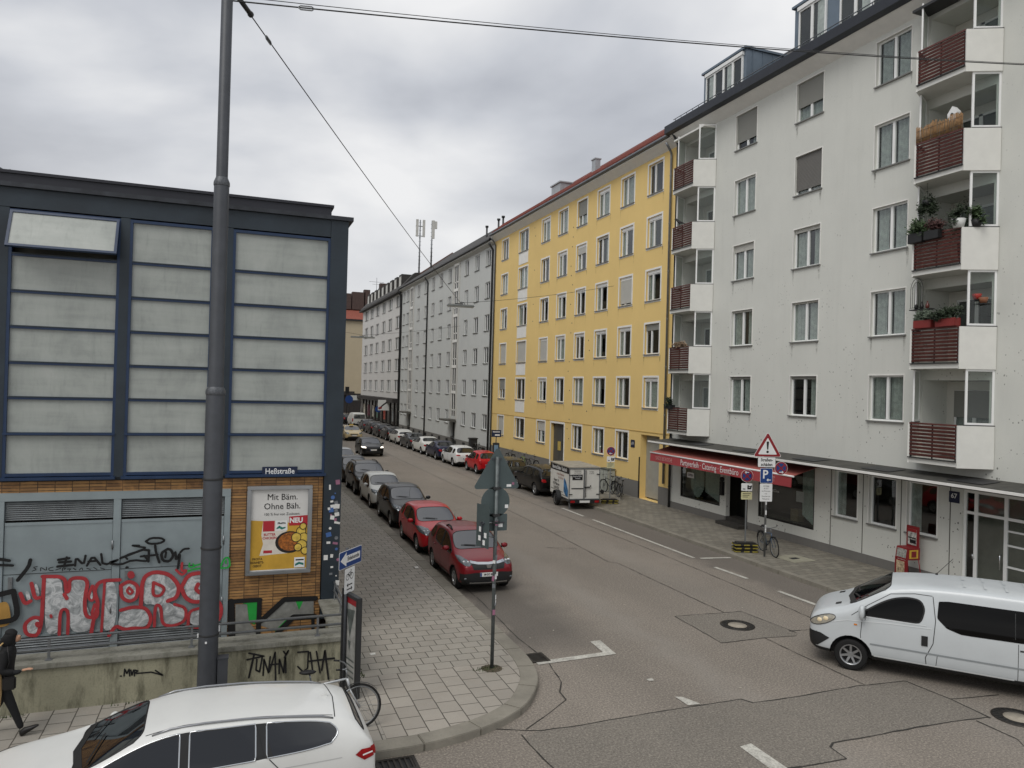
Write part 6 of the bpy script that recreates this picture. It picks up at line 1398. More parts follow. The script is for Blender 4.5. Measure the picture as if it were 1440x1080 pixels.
m = MB(); q = c.ray((0, yy(.435), 2), (0, 0, -1), 0)
m = MB(); q = c.ray((0, yy(.87), 2.2), (0, 0, -1), 0); m.prism([(q.x-.012, q.y+.07, q.z-.01), (q.x-.012, q.y-.05, q.z-.01), (q.x-.012, q.y-.05, q.z+.05)], (.024, 0, 0)); m.build('shark_fin_aerial', c.paint, c.o)
c.plate(0, .46*H, None, True)
# --- white passenger van turning at the junction
VL, VW, VH = 5.18, 1.92, 1.99
vdir = Vector((-.655, .755, 0)); ang = math.atan2(-vdir.x, vdir.y)
vn = Vector((vdir.y, -vdir.x, 0))       # to the right of travel
fw = Vector((12.42, 12.13, 0))          # near front wheel contact point
wbv = (.165, .84)
ctr = fw + vn*(VW/2-.115) - vdir*(VL/2-wbv[0]*VL)
c = Car('passenger_van', 'white passenger van with black side windows turning at the junction', 'van', 'van', VL, VW, VH, carpaint('paint_van_silverwhite', '#c3c8ca', .1, .3), tuple(ctr), ang, wb=wbv, wr=.325, sub=3)
yy = lambda t: VL/2-t*VL; H = VH
for sx in (-1, 1):
    F_ = lambda a, b, o, sx=sx: c.side(sx, a, b, o)
    c.patch('front_door_window', chaikin([(yy(.195), 1.20), (yy(.215), 1.30), (yy(.27), 1.50), (yy(.315), 1.62), (yy(.365), 1.68), (yy(.41), 1.66), (yy(.425), 1.5), (yy(.415), 1.28), (yy(.40), 1.20)], 2, True), F_, M_CARGLASSD, .006, 3)
    c.patch('side_window', chaikin([(yy(.472), 1.71), (yy(.955), 1.71), (yy(.965), 1.14), (yy(.55), 1.11), (yy(.50), 1.19), (yy(.467), 1.36)], 2, True, .07), F_, M_CARGLASSD, .006, 3)
    fw_ = chaikin([(yy(.195), 1.20), (yy(.215), 1.30), (yy(.27), 1.50), (yy(.315), 1.62), (yy(.365), 1.68), (yy(.41), 1.66), (yy(.425), 1.5), (yy(.415), 1.28), (yy(.40), 1.20)], 2, True); c.strip('window_gasket', fw_+[fw_[0]], F_, .03, M_INK, .008)
    c.strip('sliding_door_rail', [(yy(.735), .98), (yy(.95), .98)], F_, .03, M_DKGREY, .010)
    c.strip('window_joint', [(yy(.72), 1.18), (yy(.72), 1.66)], F_, .012, M_DKGREY, .009)
    c.strip('door_gap', [(yy(.205), .45), (yy(.2), .8), (yy(.205), 1.14)], F_, .012, M_DKGREY)
    c.strip('door_gap', [(yy(.435), .32), (yy(.43), .55), (yy(.455), .85), (yy(.462), 1.3), (yy(.452), 1.76)], F_, .014, M_DKGREY)
    c.strip('door_gap', [(yy(.465), .33), (yy(.47), .62)], F_, .01, M_DKGREY); c.strip('door_gap', [(yy(.73), .33), (yy(.73), 1.1)], F_, .01, M_DKGREY)
    c.strip('rub_strip_shade', [(yy(.235), .64), (yy(.45), .64), (yy(.72), .64), (yy(.95), .64)], F_, .03, carpaint('paint_van_shadow', '#8d9294', .1), .010)  # darker copy of the body paint, shade along the side put into colour
    c.strip('sill_crease_light', [(yy(.235), .40), (yy(.45), .40), (yy(.72), .40)], F_, .03, carpaint('paint_van_light', '#d4d8d9', .1), .008)  # paler copy of the body paint, light on the sill fold put into colour
    c.strip('belt_crease_light', [(yy(.06), .93), (yy(.15), 1.06), (yy(.30), 1.12), (yy(.45), 1.14)], F_, .02, MATS['paint_van_light'], .008)  # same paler paint draws the light on the belt fold
    c.strip('window_seal', [(yy(.21), 1.185), (yy(.30), 1.185), (yy(.43), 1.185)], F_, .02, MATS['paint_van_light'], .010)  # same paler paint draws light along the lower window edge
    c.strip('a_pillar_seal', [(yy(.165), 1.17), (yy(.225), 1.42), (yy(.305), 1.70), (yy(.39), 1.77), (yy(.45), 1.77)], F_, .012, M_DKGREY, .004)
    c.patch('door_handle', [(yy(.415), .98), (yy(.437), .98), (yy(.437), .78), (yy(.415), .78)], F_, M_PLASTIC, .014, 1)
    c.patch('side_repeater', [(yy(.175), 1.01), (yy(.187), 1.01), (yy(.187), .98), (yy(.175), .98)], F_, M_AMBER, .014, 0)
    m = MB(); p = [c.snap(q, .010) for q in ()]
    ca, sa = math.cos(.42), math.sin(.42); cy_, cz_ = yy(.058), .985
    el = [(cy_-(.27*math.cos(q)*ca-.085*math.sin(q)*sa), cz_+.27*math.cos(q)*sa+.085*math.sin(q)*ca) for q in [2*PI*i/20 for i in range(20)]]
    h = c.patch('headlight', el, F_, mat('van_headlamp', '#a39f93', .12, .35, var=.35, scale=7), .012, 3)
    c.strip('headlight_rim', el+[el[0]], F_, .014, M_DKGREY, .014, h)
    m = MB()
    for dy, dz in ((.06, -.02), (-.06, .03)): m.ball(c.side(sx, cy_+dy, cz_+dz, .0), (.03, .06, .05), 10, 6)
    m.build('lens', emit('warm_headlamp', '#d9c8a6', .12), h)
    c.patch('bumper_corner', [(yy(.0), .72), (yy(.05), .70), (yy(.085), .62), (yy(.04), .42), (yy(.0), .40)], F_, M_PLASTIC, .010, 3)
    q = c.side(sx, yy(.21), 1.22, 0); m = MB(); cc = Vector((q.x+sx*.16, yy(.205), 1.30)); m.ball(cc, (.11, .07, .16), 12, 8); m.mi = 1; m.tube([q, cc+Vector((0, 0, -.1))], .035, 6); m.box(cc.x-.09, cc.x+.09, cc.y-.075, cc.y-.068, cc.z-.12, cc.z+.12); m.build('mirror', [c.paint, M_PLASTIC], c.o, smooth=False)
c.patch('black_bumper', [(-.8, .72), (.8, .72), (.78, .40), (-.78, .40)], c.front, M_PLASTIC, .008); c.patch('grille', [(-.55, .92), (.55, .92), (.5, .80), (-.5, .80)], c.front, M_PLASTIC, .010); c.plate(0, .55)
up_ = lambda a, b, o: c.ray((a, b, 2.6), (0, 0, -1), o)
c.patch('bonnet_vent', [(.45, yy(.10)), (.60, yy(.10)), (.60, yy(.122)), (.45, yy(.122))], up_, M_PLASTIC, .006, 1); c.patch('bonnet_vent', [(-.45, yy(.10)), (-.60, yy(.10)), (-.60, yy(.122)), (-.45, yy(.122))], up_, M_PLASTIC, .006, 1)
for k in range(6):
    for sx in (-.3, .3): c.strip('roof_rib', [(sx-.22, yy(.56+.07*k)), (sx+.22, yy(.56+.07*k))], up_, .05, c.paint, .012)
q = c.ray((.5, yy(.47), 2.6), (0, 0, -1), 0); m = MB(); m.cyl(q, q+Vector((0, 0, .03)), .03, .02, 8); m.tube([q+Vector((0, 0, .02)), q+Vector((0, -.30, .38))], .006, 5); m.build('aerial', M_INK, c.o)
for p0, p1 in (((.6, yy(.175)), (-.05, yy(.19))), ((-.05, yy(.17)), (-.65, yy(.195)))): c.strip('wiper', [p0, p1], up_, .03, M_INK, .02)
c.strip('cowl_panel', [(-.8, yy(.172)), (0, yy(.152)), (.8, yy(.172))], up_, .10, M_PLASTIC, .004)
# --- white box trailer
tr = thing('box_trailer', 'white box trailer covered in lettering parked at the right kerb', 'trailer', (16.1, 32.3, 0), -.10)
M_TR = mat('trailer_white', '#d2d1ca', .45, var=.06); M_TR2 = mat('trailer_grey_roof', '#9b968a', .6, var=.2)
TW, TL, T0, T1 = .78, 2.9, .48, 2.0
m = MB(); m.box(-TW, TW, 0, TL, T0, T1); m.build('box_body', M_TR, tr, bevel=.015)
m = MB(); m.box(-TW-.03, TW+.03, -.04, TL+.03, T1+.001, T1+.05); m.build('roof_panel', M_TR2, tr)
m = MB()
for x in (-TW-.015, TW-.025): m.box(x, x+.04, -.025, -.0, T0, T1)
m.box(-TW, TW, -.024, -.0, T1-.06, T1-.001); m.box(-TW, TW, -.022, -.0, T0, T0+.04)
m.box(-.02, .02, -.03, -.001, T0+.04, T1-.06); m.build('aluminium_edge', M_STEEL, tr)
m = MB(); m.box(-TW, TW, -.10, .05, T0-.17, T0-.002); m.build('light_bar', M_PLASTIC, tr)
for x in (-.62, .62): m = MB(); m.box(x-.11, x+.11, -.115, -.101, T0-.14, T0-.04); m.build('tail_light', M_TAIL, tr)
m = MB(); m.box(-.26, .26, -.112, -.101, T0-.145, T0-.035); m.build('number_plate', M_PLATE, tr)
m = MB()
for x, z in ((-.70, T0+.25), (-.70, T1-.35), (.70, T0+.25), (.70, T1-.3)): m.box(x-.09, x+.09, -.04, -.024, z-.02, z+.02)
m.build('door_hinges', M_PLASTIC, tr)
m = MB(); m.tube([(.06, -.05, T0+.1), (.06, -.05, T1-.1)], .015, 6); m.box(.0, .28, -.06, -.03, 1.05, 1.1); m.ball((.3, -.06, 1.14), .035, 8, 6); m.build('door_latch', M_PLASTIC, tr)
m = MB(); m.box(-.62, -.1, -.012, -.002, 1.42, 1.68); m.box(-.66, -.06, -.012, -.002, .98, 1.03); m.box(-.045, -.03, -.012, -.002, T0+.05, T1-.08); m.build('black_panel', M_INK, tr)
for s_, sz, z in (('Bavaria Bilder', .10, 1.60), ('Technik', .10, 1.50)): text(s_, sz, M_SIGNWHITE, plane_M((-.36, -.016, z), (1, 0, 0), (0, 0, 1)), tr, 'lettering', .8)
for s_, sz, z, x in (('Vermietung', .09, 1.86, -.36), ('und Verkauf', .09, 1.76, -.36), ('Anhänger', .08, 1.82, .36), ('zu mieten', .08, 1.73, .36)): text(s_, sz, M_INK, plane_M((x, -.016, z), (1, 0, 0), (0, 0, 1)), tr, 'lettering', .8)
m = MB(); m.box(-TW-.012, -TW-.001, .02, TL-.02, T1-.3, T1-.01); m.build('black_banner', M_INK, tr)
sd = lambda y, z: plane_M((-TW-.016, y, z), (0, -1, 0), (0, 0, 1))
text('Bavaria Bilder Technik', .26, M_SIGNWHITE, sd(TL/2, T1-.155), tr, 'lettering', .95, bold=.004)
text('mobile Bildwände', .17, mat('brown_lettering', '#8a4a30', .6, var=0), sd(TL*.45, 1.55), tr, 'lettering', .9); text('für alle Feste', .16, MATS['brown_lettering'], sd(TL*.42, 1.38), tr, 'lettering', .9)
for k, s_ in enumerate(('Hauptstr. 34', '81737 München', 'Tel. 089 6730')): text(s_, .19, M_INK, sd(TL*.66, 1.2-.19*k), tr, 'lettering', .8, bold=.003)
m = MB(); m.face([(-TW-.008, .75, 1.45), (-TW-.008, .45, 1.3), (-TW-.008, .12, .9), (-TW-.008, .14, .55), (-TW-.008, .5, .62), (-TW-.008, .78, .8)]); m.build('blue_picture', mat('blue_picture', '#2f6a9a', .5, var=.7, scale=5), tr, recalc=False)
m = MB(); m.box(-TW-.01, -TW-.001, .9, TL-.1, .70, .72); m.box(-TW-.01, -TW-.001, .2, 1.0, .58, .60); m.build('black_line', M_INK, tr)
for sx in (-1, 1):
    m = MB(); P = [(sx*(TW+.0), 1.45+.42*math.cos(a), .36+.40*math.sin(a)) for a in [math.radians(d) for d in range(-10, 191, 20)]]
    for a, b in zip(P, P[1:]): m.face([a, b, (b[0]+sx*.24, b[1], b[2]), (a[0]+sx*.24, a[1], a[2])])
    m.build('mudguard', M_PLASTIC, tr)
    m = MB(); m.lathe([(.17, -.08), (.28, -.09), (.31, -.05), (.31, .05), (.28, .09), (.17, .08)], (sx*(TW+.11), 1.45, .31), 'x', 24, True); w = m.build('wheel', M_TYRE, tr, smooth=False)
    m = MB(); m.lathe([(.18, .085*sx), (.15, .05*sx), (.06, .07*sx), (.001, .075*sx)], (sx*(TW+.11), 1.45, .31), 'x', 20); m.build('rim', M_TRIMG, w)
m = MB(); m.box(-.7, .7, .1, TL, .34, .46); m.box(-.05, .05, TL, TL+1.1, .36, .46); m.box(-.04, .04, TL+.9, TL+1.0, 0, .4); m.build('chassis', M_STEEL, tr)
m = MB(); m.box(-TW+.06, -TW+.12, .12, .18, .0, .34); m.build('prop_stand', M_STEEL, tr)
# ------------------------------------------------------------------ lamp post and overhead wires
lp = thing('lamp_post', 'tall stepped dark grey steel post in front of the blue steel building', 'lamp post', (-.25, 13.95, .118))
m = MB(); z0 = 5.5
m.lathe([(.175, 0), (.165, .6), (.155, 5.40), (.128, 5.50), (.126, 9.05), (.098, 9.17), (.095, 13.2), (.05, 13.25)], n=24); m.build('shaft', M_POLE, lp, smooth=False)
m = MB(); m.lathe([(.160, 5.38), (.166, 5.40), (.163, 5.46), (.130, 5.52)], n=24); m.lathe([(.131, 9.03), (.136, 9.05), (.133, 9.1), (.1, 9.18)], n=24); m.build('collar', mat('worn_collar', '#54575b', .5, .3, var=.4, scale=30), lp)
m = MB(); m.box(.16, .33, -.09, .09, .0, .78); m.box(.15, .34, -.1, .1, .78, .80); m.build('service_box', M_POLE, lp)
m = MB()
for z in (1.2, 2.7, 3.9): m.lathe([(.170, z), (.173, z+.01), (.173, z+.025), (.170, z+.035)], n=20)
m.build('strap', M_DKGREY, lp)
m = MB(); m.box(.16, .185, -.03, .03, 1.25, 1.34); m.box(-.05, -.02, -.18, -.16, 1.1, 1.13); m.box(-.18, -.16, -.06, -.02, 1.18, 1.24); m.build('sticker', M_SIGNWHITE, lp)
def wire(name, label, pts, r, sag=0., cat='cable', extra=()):
    P = []
    for a, b in zip(pts, pts[1:]):
        a = Vector(a); b = Vector(b); n = 16
        for i in range(n): s = i/n; P.append(a.lerp(b, s) - Vector((0, 0, sag*4*s*(1-s))))
    P.append(Vector(pts[-1])); o = thing(name, label, cat, pts[0], world=True)
    m = MB(); m.tube(P, r, 6); m.build('wire', M_DKGREY, o)
    for f in extra:
        i = int(f*(len(P)-1)); a, b = P[i], P[i+1]; d = (b-a).normalized(); n = d.cross(Vector((0, 0, 1))).normalized(); u = n.cross(d); m = MB()
        m.tube([a-d*.14, a-d*.1+u*.035, a+d*.1+u*.035, a+d*.14], .012, 6); m.tube([a-d*.14, a-d*.1-u*.035, a+d*.1-u*.035, a+d*.14], .012, 6); m.build('turnbuckle', M_STEEL, o)
    return o
lampP = Vector((11.0, 36.9, 10.1)); top = Vector((-.2, 13.95, 12.66))
wire('span_wire', 'thin steel wire from the tall grey post down to the street lamp over the road', [top, lampP, (20.35, 37.74, 11.78)], .011, .12, extra=(.04,))
d = (lampP-top).normalized(); m = MB(); m.tube([top+d*.3, top+d*.75], .045, 8); m.ball(top+d*.8, .06, 8, 6)
tag(m.build('wire_insulator', M_DKGREY), 'dark insulator on the wire beside the tall grey post', 'insulator')
wire('span_wire', 'double steel cable crossing the sky at the top towards the white balconies', [(-.2, 13.95, 12.42), (20.4, 14.1, 15.05)], .013, .12, extra=(.07,))
wire('span_wire', 'second strand of the steel cable crossing the top of the sky', [(-.2, 13.95, 12.50), (20.4, 14.1, 15.08)], .007, .135)
def streetlamp(p, label, L=1.45):
    t = thing('hanging_street_lamp', label, 'street lamp', tuple(p), -.06); m = MB()
    m.prism([(-L/2, -.14, -.16), (L/2, -.14, -.16), (L/2-.06, -.10, -.07), (-L/2+.06, -.10, -.07)], (0, .28, 0)); m.build('housing', mat('lamp_housing', '#6d6f6c', .5, .2, var=.1), t, bevel=.01)
    m = MB(); m.box(-L/2+.04, L/2-.04, -.11, .11, -.22, -.161); m.build('diffuser', mat('lamp_diffuser', '#a8a79c', .4, var=.05), t, bevel=.015)
    m = MB(); m.box(-.3, .12, -.04, .04, -.07, -.02); m.tube([(.2, 0, -.07), (.2, 0, .03), (.0, 0, .05), (-.02, 0, .0)], .02, 6); m.build('hanger', M_DKGREY, t)
streetlamp(lampP, 'flat street lamp hung on wires before the pale blue house')
streetlamp((11.0, 67.5, 10.15), 'distant hanging street lamp before the beige end house', 2.2)
wire('span_wire', 'faint far span wire carrying the distant street lamp', [(2.4, 66.5, 11.5), (11, 67.5, 10.2), (20.35, 68.2, 11.6)], .012, .1)
# ------------------------------------------------------------------ signs
def disc(m, c, r, y, n=32, th=0.): m.face([(c[0]+r*math.cos(2*PI*k/n), y, c[1]+r*math.sin(2*PI*k/n)) for k in range(n)])
def rounded(pts, r, n=5):
    out = []; N = len(pts)
    for i in range(N):
        p = Vector(pts[i]); a = (Vector(pts[i-1])-p).normalized(); b = (Vector(pts[(i+1) % N])-p).normalized()
        ang = a.angle(b)/2; dd = r/math.tan(ang); c = p+(a+b).normalized()*(r/math.sin(ang)); s = p+a*dd-c; e = p+b*dd-c
        for k in range(n+1): v = s.lerp(e, k/n).normalized()*r; out.append(tuple(c+v))
    return out
def plate_(par, nm, poly, y, mt, th=.004, back=None):
    m = MB(); m.prism([(x, y, z) for x, z in poly], (0, th, 0)); return m.build(nm, mt, par)
def tri(w, h, z0, cx=0): return [(cx-w/2, z0), (cx+w/2, z0), (cx, z0+h)]
def rect(cx, cz, w, h): return [(cx-w/2, cz-h/2), (cx+w/2, cz-h/2), (cx+w/2, cz+h/2), (cx-w/2, cz+h/2)]
def circ(cx, cz, r, n=32): return [(cx+r*math.cos(2*PI*k/n), cz+r*math.sin(2*PI*k/n)) for k in range(n)]
# back of the sign cluster on the near corner; sign faces look up the street (+Y)
t = thing('traffic_sign', 'sign post on the left pavement corner seen from behind with triangle and disc', 'traffic sign', (5.05, 14.06, .118))
m = MB(); m.tube([(0, 0, 0), (0, 0, 4.25)], .038, 14); m.build('pole', mat('weathered_pole', '#5d6363', .5, .4, var=.3, scale=9), t)
TS = M_SIGNBACK
b = plate_(t, 'triangle_sign', rounded(tri(1.02, .86, 3.60, .02), .05), .05, TS); plate_(t, 'triangle_face', rounded(tri(1.0, .84, 3.61, .02), .05), .0545, M_SIGNRED, .003)
m = MB(); m.box(-.02, .02, .035, .0495, 3.68, 4.22); m.box(-.09, .11, .035, .0495, 4.18, 4.22); m.build('back_rail', M_POLE, b)
b = plate_(t, 'disc_sign', circ(.0, 3.335, .305), .05, TS); plate_(t, 'disc_face', circ(0, 3.335, .295), .0545, M_SIGNRED, .003)
m = MB()
for z in (3.62, 3.08, 2.93): m.box(-.07, .07, -.045, .049, z-.025, z+.025)
m.build('clamp', M_DKGREY, t)
b = plate_(t, 'supplementary_plate', rounded(rect(.04, 2.92, .44, .34), .02), .05, TS); m = MB(); m.box(-.17, .2, .03, .0495, 2.90, 2.93); m.build('back_rail', M_POLE, b)
M_ = Matrix.Translation((-.28, -.02, 0)) @ Matrix.Rotation(math.radians(-74), 4, 'Z')
m = MB(); m.box(-.22, .22, -.002, .002, 2.45, 3.30, M_); b = m.build('side_sign', TS, t)
m = MB(); m.box(-.015, .015, -.03, -.003, 2.5, 2.95, M_); m.box(-.07, .07, -.03, -.003, 2.92, 2.95, M_); m.build('back_rail', M_POLE, b)
m = MB(); m.tube([(0, 0, 2.62), (-.28, -.03, 2.72)], .018, 8); m.tube([(0, 0, 2.92), (-.28, -.03, 2.95)], .018, 8); m.build('bracket_arm', M_STEEL, t)
m = MB(); rs = random.Random(5)
for k in range(13):
    z = rs.uniform(1.1, 2.3) if k < 10 else rs.uniform(.9, 3); a = rs.uniform(-2.6, -.6); m.mi = k % 3
    c = Vector((.0395*math.cos(a), .0395*math.sin(a), z)); n = Vector((math.cos(a), math.sin(a), 0)); s_ = Vector((-n.y, n.x, 0))*.028; h = Vector((0, 0, rs.uniform(.025, .055)))
    m.face([c-s_-h+n*.003, c+s_-h+n*.003, c+s_+h+n*.003, c-s_+h+n*.003])
m.build('stickers', [M_SIGNWHITE, SK[3], SK[1]], t, recalc=False)
m = MB()
for x, z, w, h, k in ((.24, 3.24, .07, .07, 0), (.12, 2.86, .09, .07, 0), (.28, 3.66, .10, .05, 0), (.37, 3.70, .05, .05, 1)): m.mi = k; m.box(x-w/2, x+w/2, .046, .0492, z-h/2, z+h/2)
m.mi = 0
for u, z in ((-.1, 2.62), (.1, 2.7), (-.08, 2.8), (.05, 2.55)): m.box(u-.04, u+.04, -.006, -.0025, z-.05, z+.05, M_)
m.build('stickers', [M_SIGNWHITE, SK[1]], t)
m = MB(); m.lathe([(.0, .012), (.2, .004), (.26, -.01)], n=16); m.build('earth_patch', mat('bare_earth', '#4a4234', .9, var=.4, scale=8), t)
# one way street sign with bicycle plate
def frame_for(o, dx, dy):
    r = Vector((dx, dy, 0)).normalized(); M = Matrix(((r.x, -r.y, 0, 0), (r.y, r.x, 0, 0), (0, 0, 1, 0), (0, 0, 0, 1))); return M
a1 = math.atan2(.30, .235)
t = thing('one_way_sign', 'blue one way arrow sign with a white bicycle plate beside the poster stand', 'traffic sign', (2.10, 13.80, .118), a1)
m = MB(); m.tube([(0, .03, 0), (0, .03, 2.62)], .03, 12); m.build('pole', M_POLE, t)
b = plate_(t, 'arrow_board', rounded(rect(.08, 2.43, .80, .30), .03), -.006, M_SIGNBLUE)
plate_(b, 'white_border', rounded(rect(.08, 2.43, .82, .32), .03), -.0015, M_SIGNWHITE, .003)
m = MB(); m.face([(-.29, -.008, 2.43), (-.08, -.008, 2.30), (-.08, -.008, 2.365), (.42, -.008, 2.365), (.42, -.008, 2.495), (-.08, -.008, 2.495), (-.08, -.008, 2.56)]); m.build('white_arrow', M_SIGNWHITE, b, recalc=False)
text('Einbahnstraße', .105, M_INK, plane_M((.17, -.0095, 2.43), (1, 0, 0), (0, 0, 1)), b, 'lettering', .72, bold=.002)
b = plate_(t, 'bicycle_plate', rounded(rect(.06, 2.02, .36, .46), .025), -.006, M_SIGNWHITE)
plate_(b, 'black_border', rounded(rect(.06, 2.02, .37, .47), .025), -.002, M_INK, .003)
m = MB(); F2 = lambda u, v, e=0: (u, -.008-e, v)
for cx in (-.02, .13): m.ribbon([(cx+.055*math.cos(x), 2.09+.055*math.sin(x)) for x in [2*PI*i/14 for i in range(15)]], .012, F2, 0)
m.ribbon([(-.02, 2.09), (.02, 2.16), (.10, 2.17), (.13, 2.09)], .012, F2); m.ribbon([(.02, 2.16), (.055, 2.09), (.10, 2.17)], .012, F2); m.ribbon([(.09, 2.20), (.12, 2.19)], .014, F2)
m.ribbon([(-.03, 1.94), (.15, 1.94)], .02, F2); m.ribbon([(-.03, 1.94), (0.0, 1.965)], .02, F2); m.ribbon([(-.03, 1.94), (0.0, 1.915)], .02, F2)
m.ribbon([(-.03, 1.86), (.15, 1.86)], .02, F2); m.ribbon([(.15, 1.86), (.12, 1.885)], .02, F2); m.ribbon([(.15, 1.86), (.12, 1.835)], .02, F2); m.build('bicycle_symbol', M_INK, b, recalc=False)
# poster stand seen edge-on
a2 = math.atan2(.62, -.17)
t = thing('poster_stand', 'narrow dark framed poster stand on legs seen almost edge-on at the wall corner', 'poster stand', (2.26, 13.36, .118), a2)
m = MB()
for u0, u1, z0, z1 in ((0, .055, .1, 1.80), (.63, .69, .1, 1.84), (.055, .63, 1.74, 1.80), (.055, .63, .1, .18)): m.box(u0, u1, -.05, .05, z0, z1)
m.box(0, .055, -.05, .05, 0, .1); m.box(.635, .69, -.05, .05, 0, .1); m.build('frame', M_DKGREY, t, bevel=.006)
m = MB(); m.box(.055, .63, -.02, .02, .18, 1.74); b = m.build('panel', mat('poster_grey', '#8f8f8b', .6, var=.35, scale=5), t)
m = MB()
for s_ in (-1, 1): m.box(.06, .62, s_*.0215-.001, s_*.0215+.001, 1.62, 1.73)
m.build('red_header', M_SIGNRED, b)
m = MB()
for s_ in (-1, 1):
    m.face([(.15, s_*.0225, 1.55), (.5, s_*.0225, 1.5), (.35, s_*.0225, 1.0)]); m.face([(.3, s_*.0225, .95), (.42, s_*.0225, .95), (.36, s_*.0225, .75)])
    for k in range(4): m.box(.15, .5, s_*.0225-.0005, s_*.0225+.0005, .3+k*.1, .33+k*.1)
m.build('print', mat('poster_print', '#4d5350', .6, var=.5, scale=7), b, recalc=False)
# no stopping symbol
def nostop(par, cx, cz, r, y, arrow=None):
    b = plate_(par, 'no_stopping_disc', circ(cx, cz, r), y, M_SIGNRED); plate_(b, 'white_rim', circ(cx, cz, r*1.05), y+.0045, M_SIGNWHITE, .003)
    plate_(b, 'blue_field', circ(cx, cz, r*.76), y-.002, M_SIGNBLUE, .0018)
    m = MB(); f = lambda u, v, e=0: (u, y-.0035-e, v); q = r*.56
    m.ribbon([(cx-q, cz-q), (cx+q, cz+q)], r*.22, f, 0); m.ribbon([(cx-q, cz+q), (cx+q, cz-q)], r*.22, lambda u, v, e=0: (u, y-.0040-e, v), 0); m.build('red_cross', M_SIGNRED, b, recalc=False)
    if arrow:
        m = MB(); sx, zz = arrow; f = lambda u, v, e=0: (u, y-.0050-e, v); m.ribbon([(cx-.07, cz+zz), (cx+.07, cz+zz)], .028, f, 0); m.ribbon([(cx+sx*.08, cz+zz), (cx+sx*.03, cz+zz+.035)], .028, f, 0); m.ribbon([(cx+sx*.08, cz+zz), (cx+sx*.03, cz+zz-.035)], .028, f, 0); m.build('white_arrow', M_SIGNWHITE, b, recalc=False)
    return b
# permanent post with warning triangle, parking sign
t = thing('traffic_sign', 'sign post with red exclamation triangle above blue parking sign and white plates', 'traffic sign', (17.58, 21.1, .118), -.30)
m = MB(); m.tube([(0, 0, 0), (0, 0, 4.2)], .036, 14); m.build('pole', M_STEEL, t)
b = plate_(t, 'warning_triangle', rounded(tri(.98, .84, 3.50), .04), -.05, M_SIGNRED); plate_(b, 'white_rim', rounded(tri(1.02, .875, 3.488), .04), -.0455, M_SIGNWHITE, .003)
plate_(b, 'white_field', rounded(tri(.68, .585, 3.57), .02), -.052, M_SIGNWHITE, .0018)
m = MB(); m.face([(-.045, -.0535, 4.02), (-.022, -.0535, 3.74), (.022, -.0535, 3.74), (.045, -.0535, 4.02)]); disc(m, (0, 3.66), .045, -.0535); m.build('exclamation_mark', M_INK, b, recalc=False)
b = plate_(t, 'text_plate', rounded(rect(-.02, 3.30, .62, .34), .025), -.05, M_SIGNWHITE); plate_(b, 'black_border', rounded(rect(-.02, 3.30, .64, .36), .025), -.0455, M_INK, .003)
text('Straßen-', .15, M_INK, plane_M((-.02, -.0525, 3.375), (1, 0, 0), (0, 0, 1)), b, 'lettering', .85, bold=.004); text('schäden', .15, M_INK, plane_M((-.02, -.0525, 3.215), (1, 0, 0), (0, 0, 1)), b, 'lettering', .85, bold=.004)
b = plate_(t, 'parking_sign', rounded(rect(-.02, 2.83, .42, .50), .03), -.05, M_SIGNBLUE); plate_(b, 'white_rim', rounded(rect(-.02, 2.83, .44, .52), .03), -.0455, M_SIGNWHITE, .003)
text('P', .42, M_SIGNWHITE, plane_M((-.06, -.0525, 2.86), (1, 0, 0), (0, 0, 1)), b, 'letter', .95, bold=.008)
m = MB(); f = lambda u, v, e=0: (u, -.0535-e, v); m.ribbon([(.0, 2.68), (.14, 2.68)], .03, f, 0); m.ribbon([(.0, 2.68), (.05, 2.72)], .03, f, 0); m.ribbon([(.0, 2.68), (.05, 2.64)], .03, f, 0); m.build('white_arrow', M_SIGNWHITE, b, recalc=False)
b = plate_(t, 'parking_terms_plate', rounded(rect(-.02, 2.24, .44, .62), .025), -.05, M_SIGNWHITE)
for k, (s_, sz) in enumerate((('werktags', .075), ('8-23 h', .075), ('mit Parkschein', .065), ('oder', .06), ('Bewohner mit', .065), ('Parkausweis', .065))): text(s_, sz, M_INK, plane_M((-.02, -.0525, 2.47-.09*k), (1, 0, 0), (0, 0, 1)), b, 'lettering', .8)
nostop(t, .50, 3.10, .22, -.05, (1, -.14)); m = MB(); m.tube([(0, -.0, 3.1), (.5, -.03, 3.1)], .016, 6); m.build('bracket_arm', M_STEEL, t)
m = MB(); rs = random.Random(8)
for k in range(9): z = rs.uniform(.8, 1.9); m.box(-.025, .025, -.041, -.037, z-.04, z+.04)
m.build('stickers', M_SIGNWHITE, t)
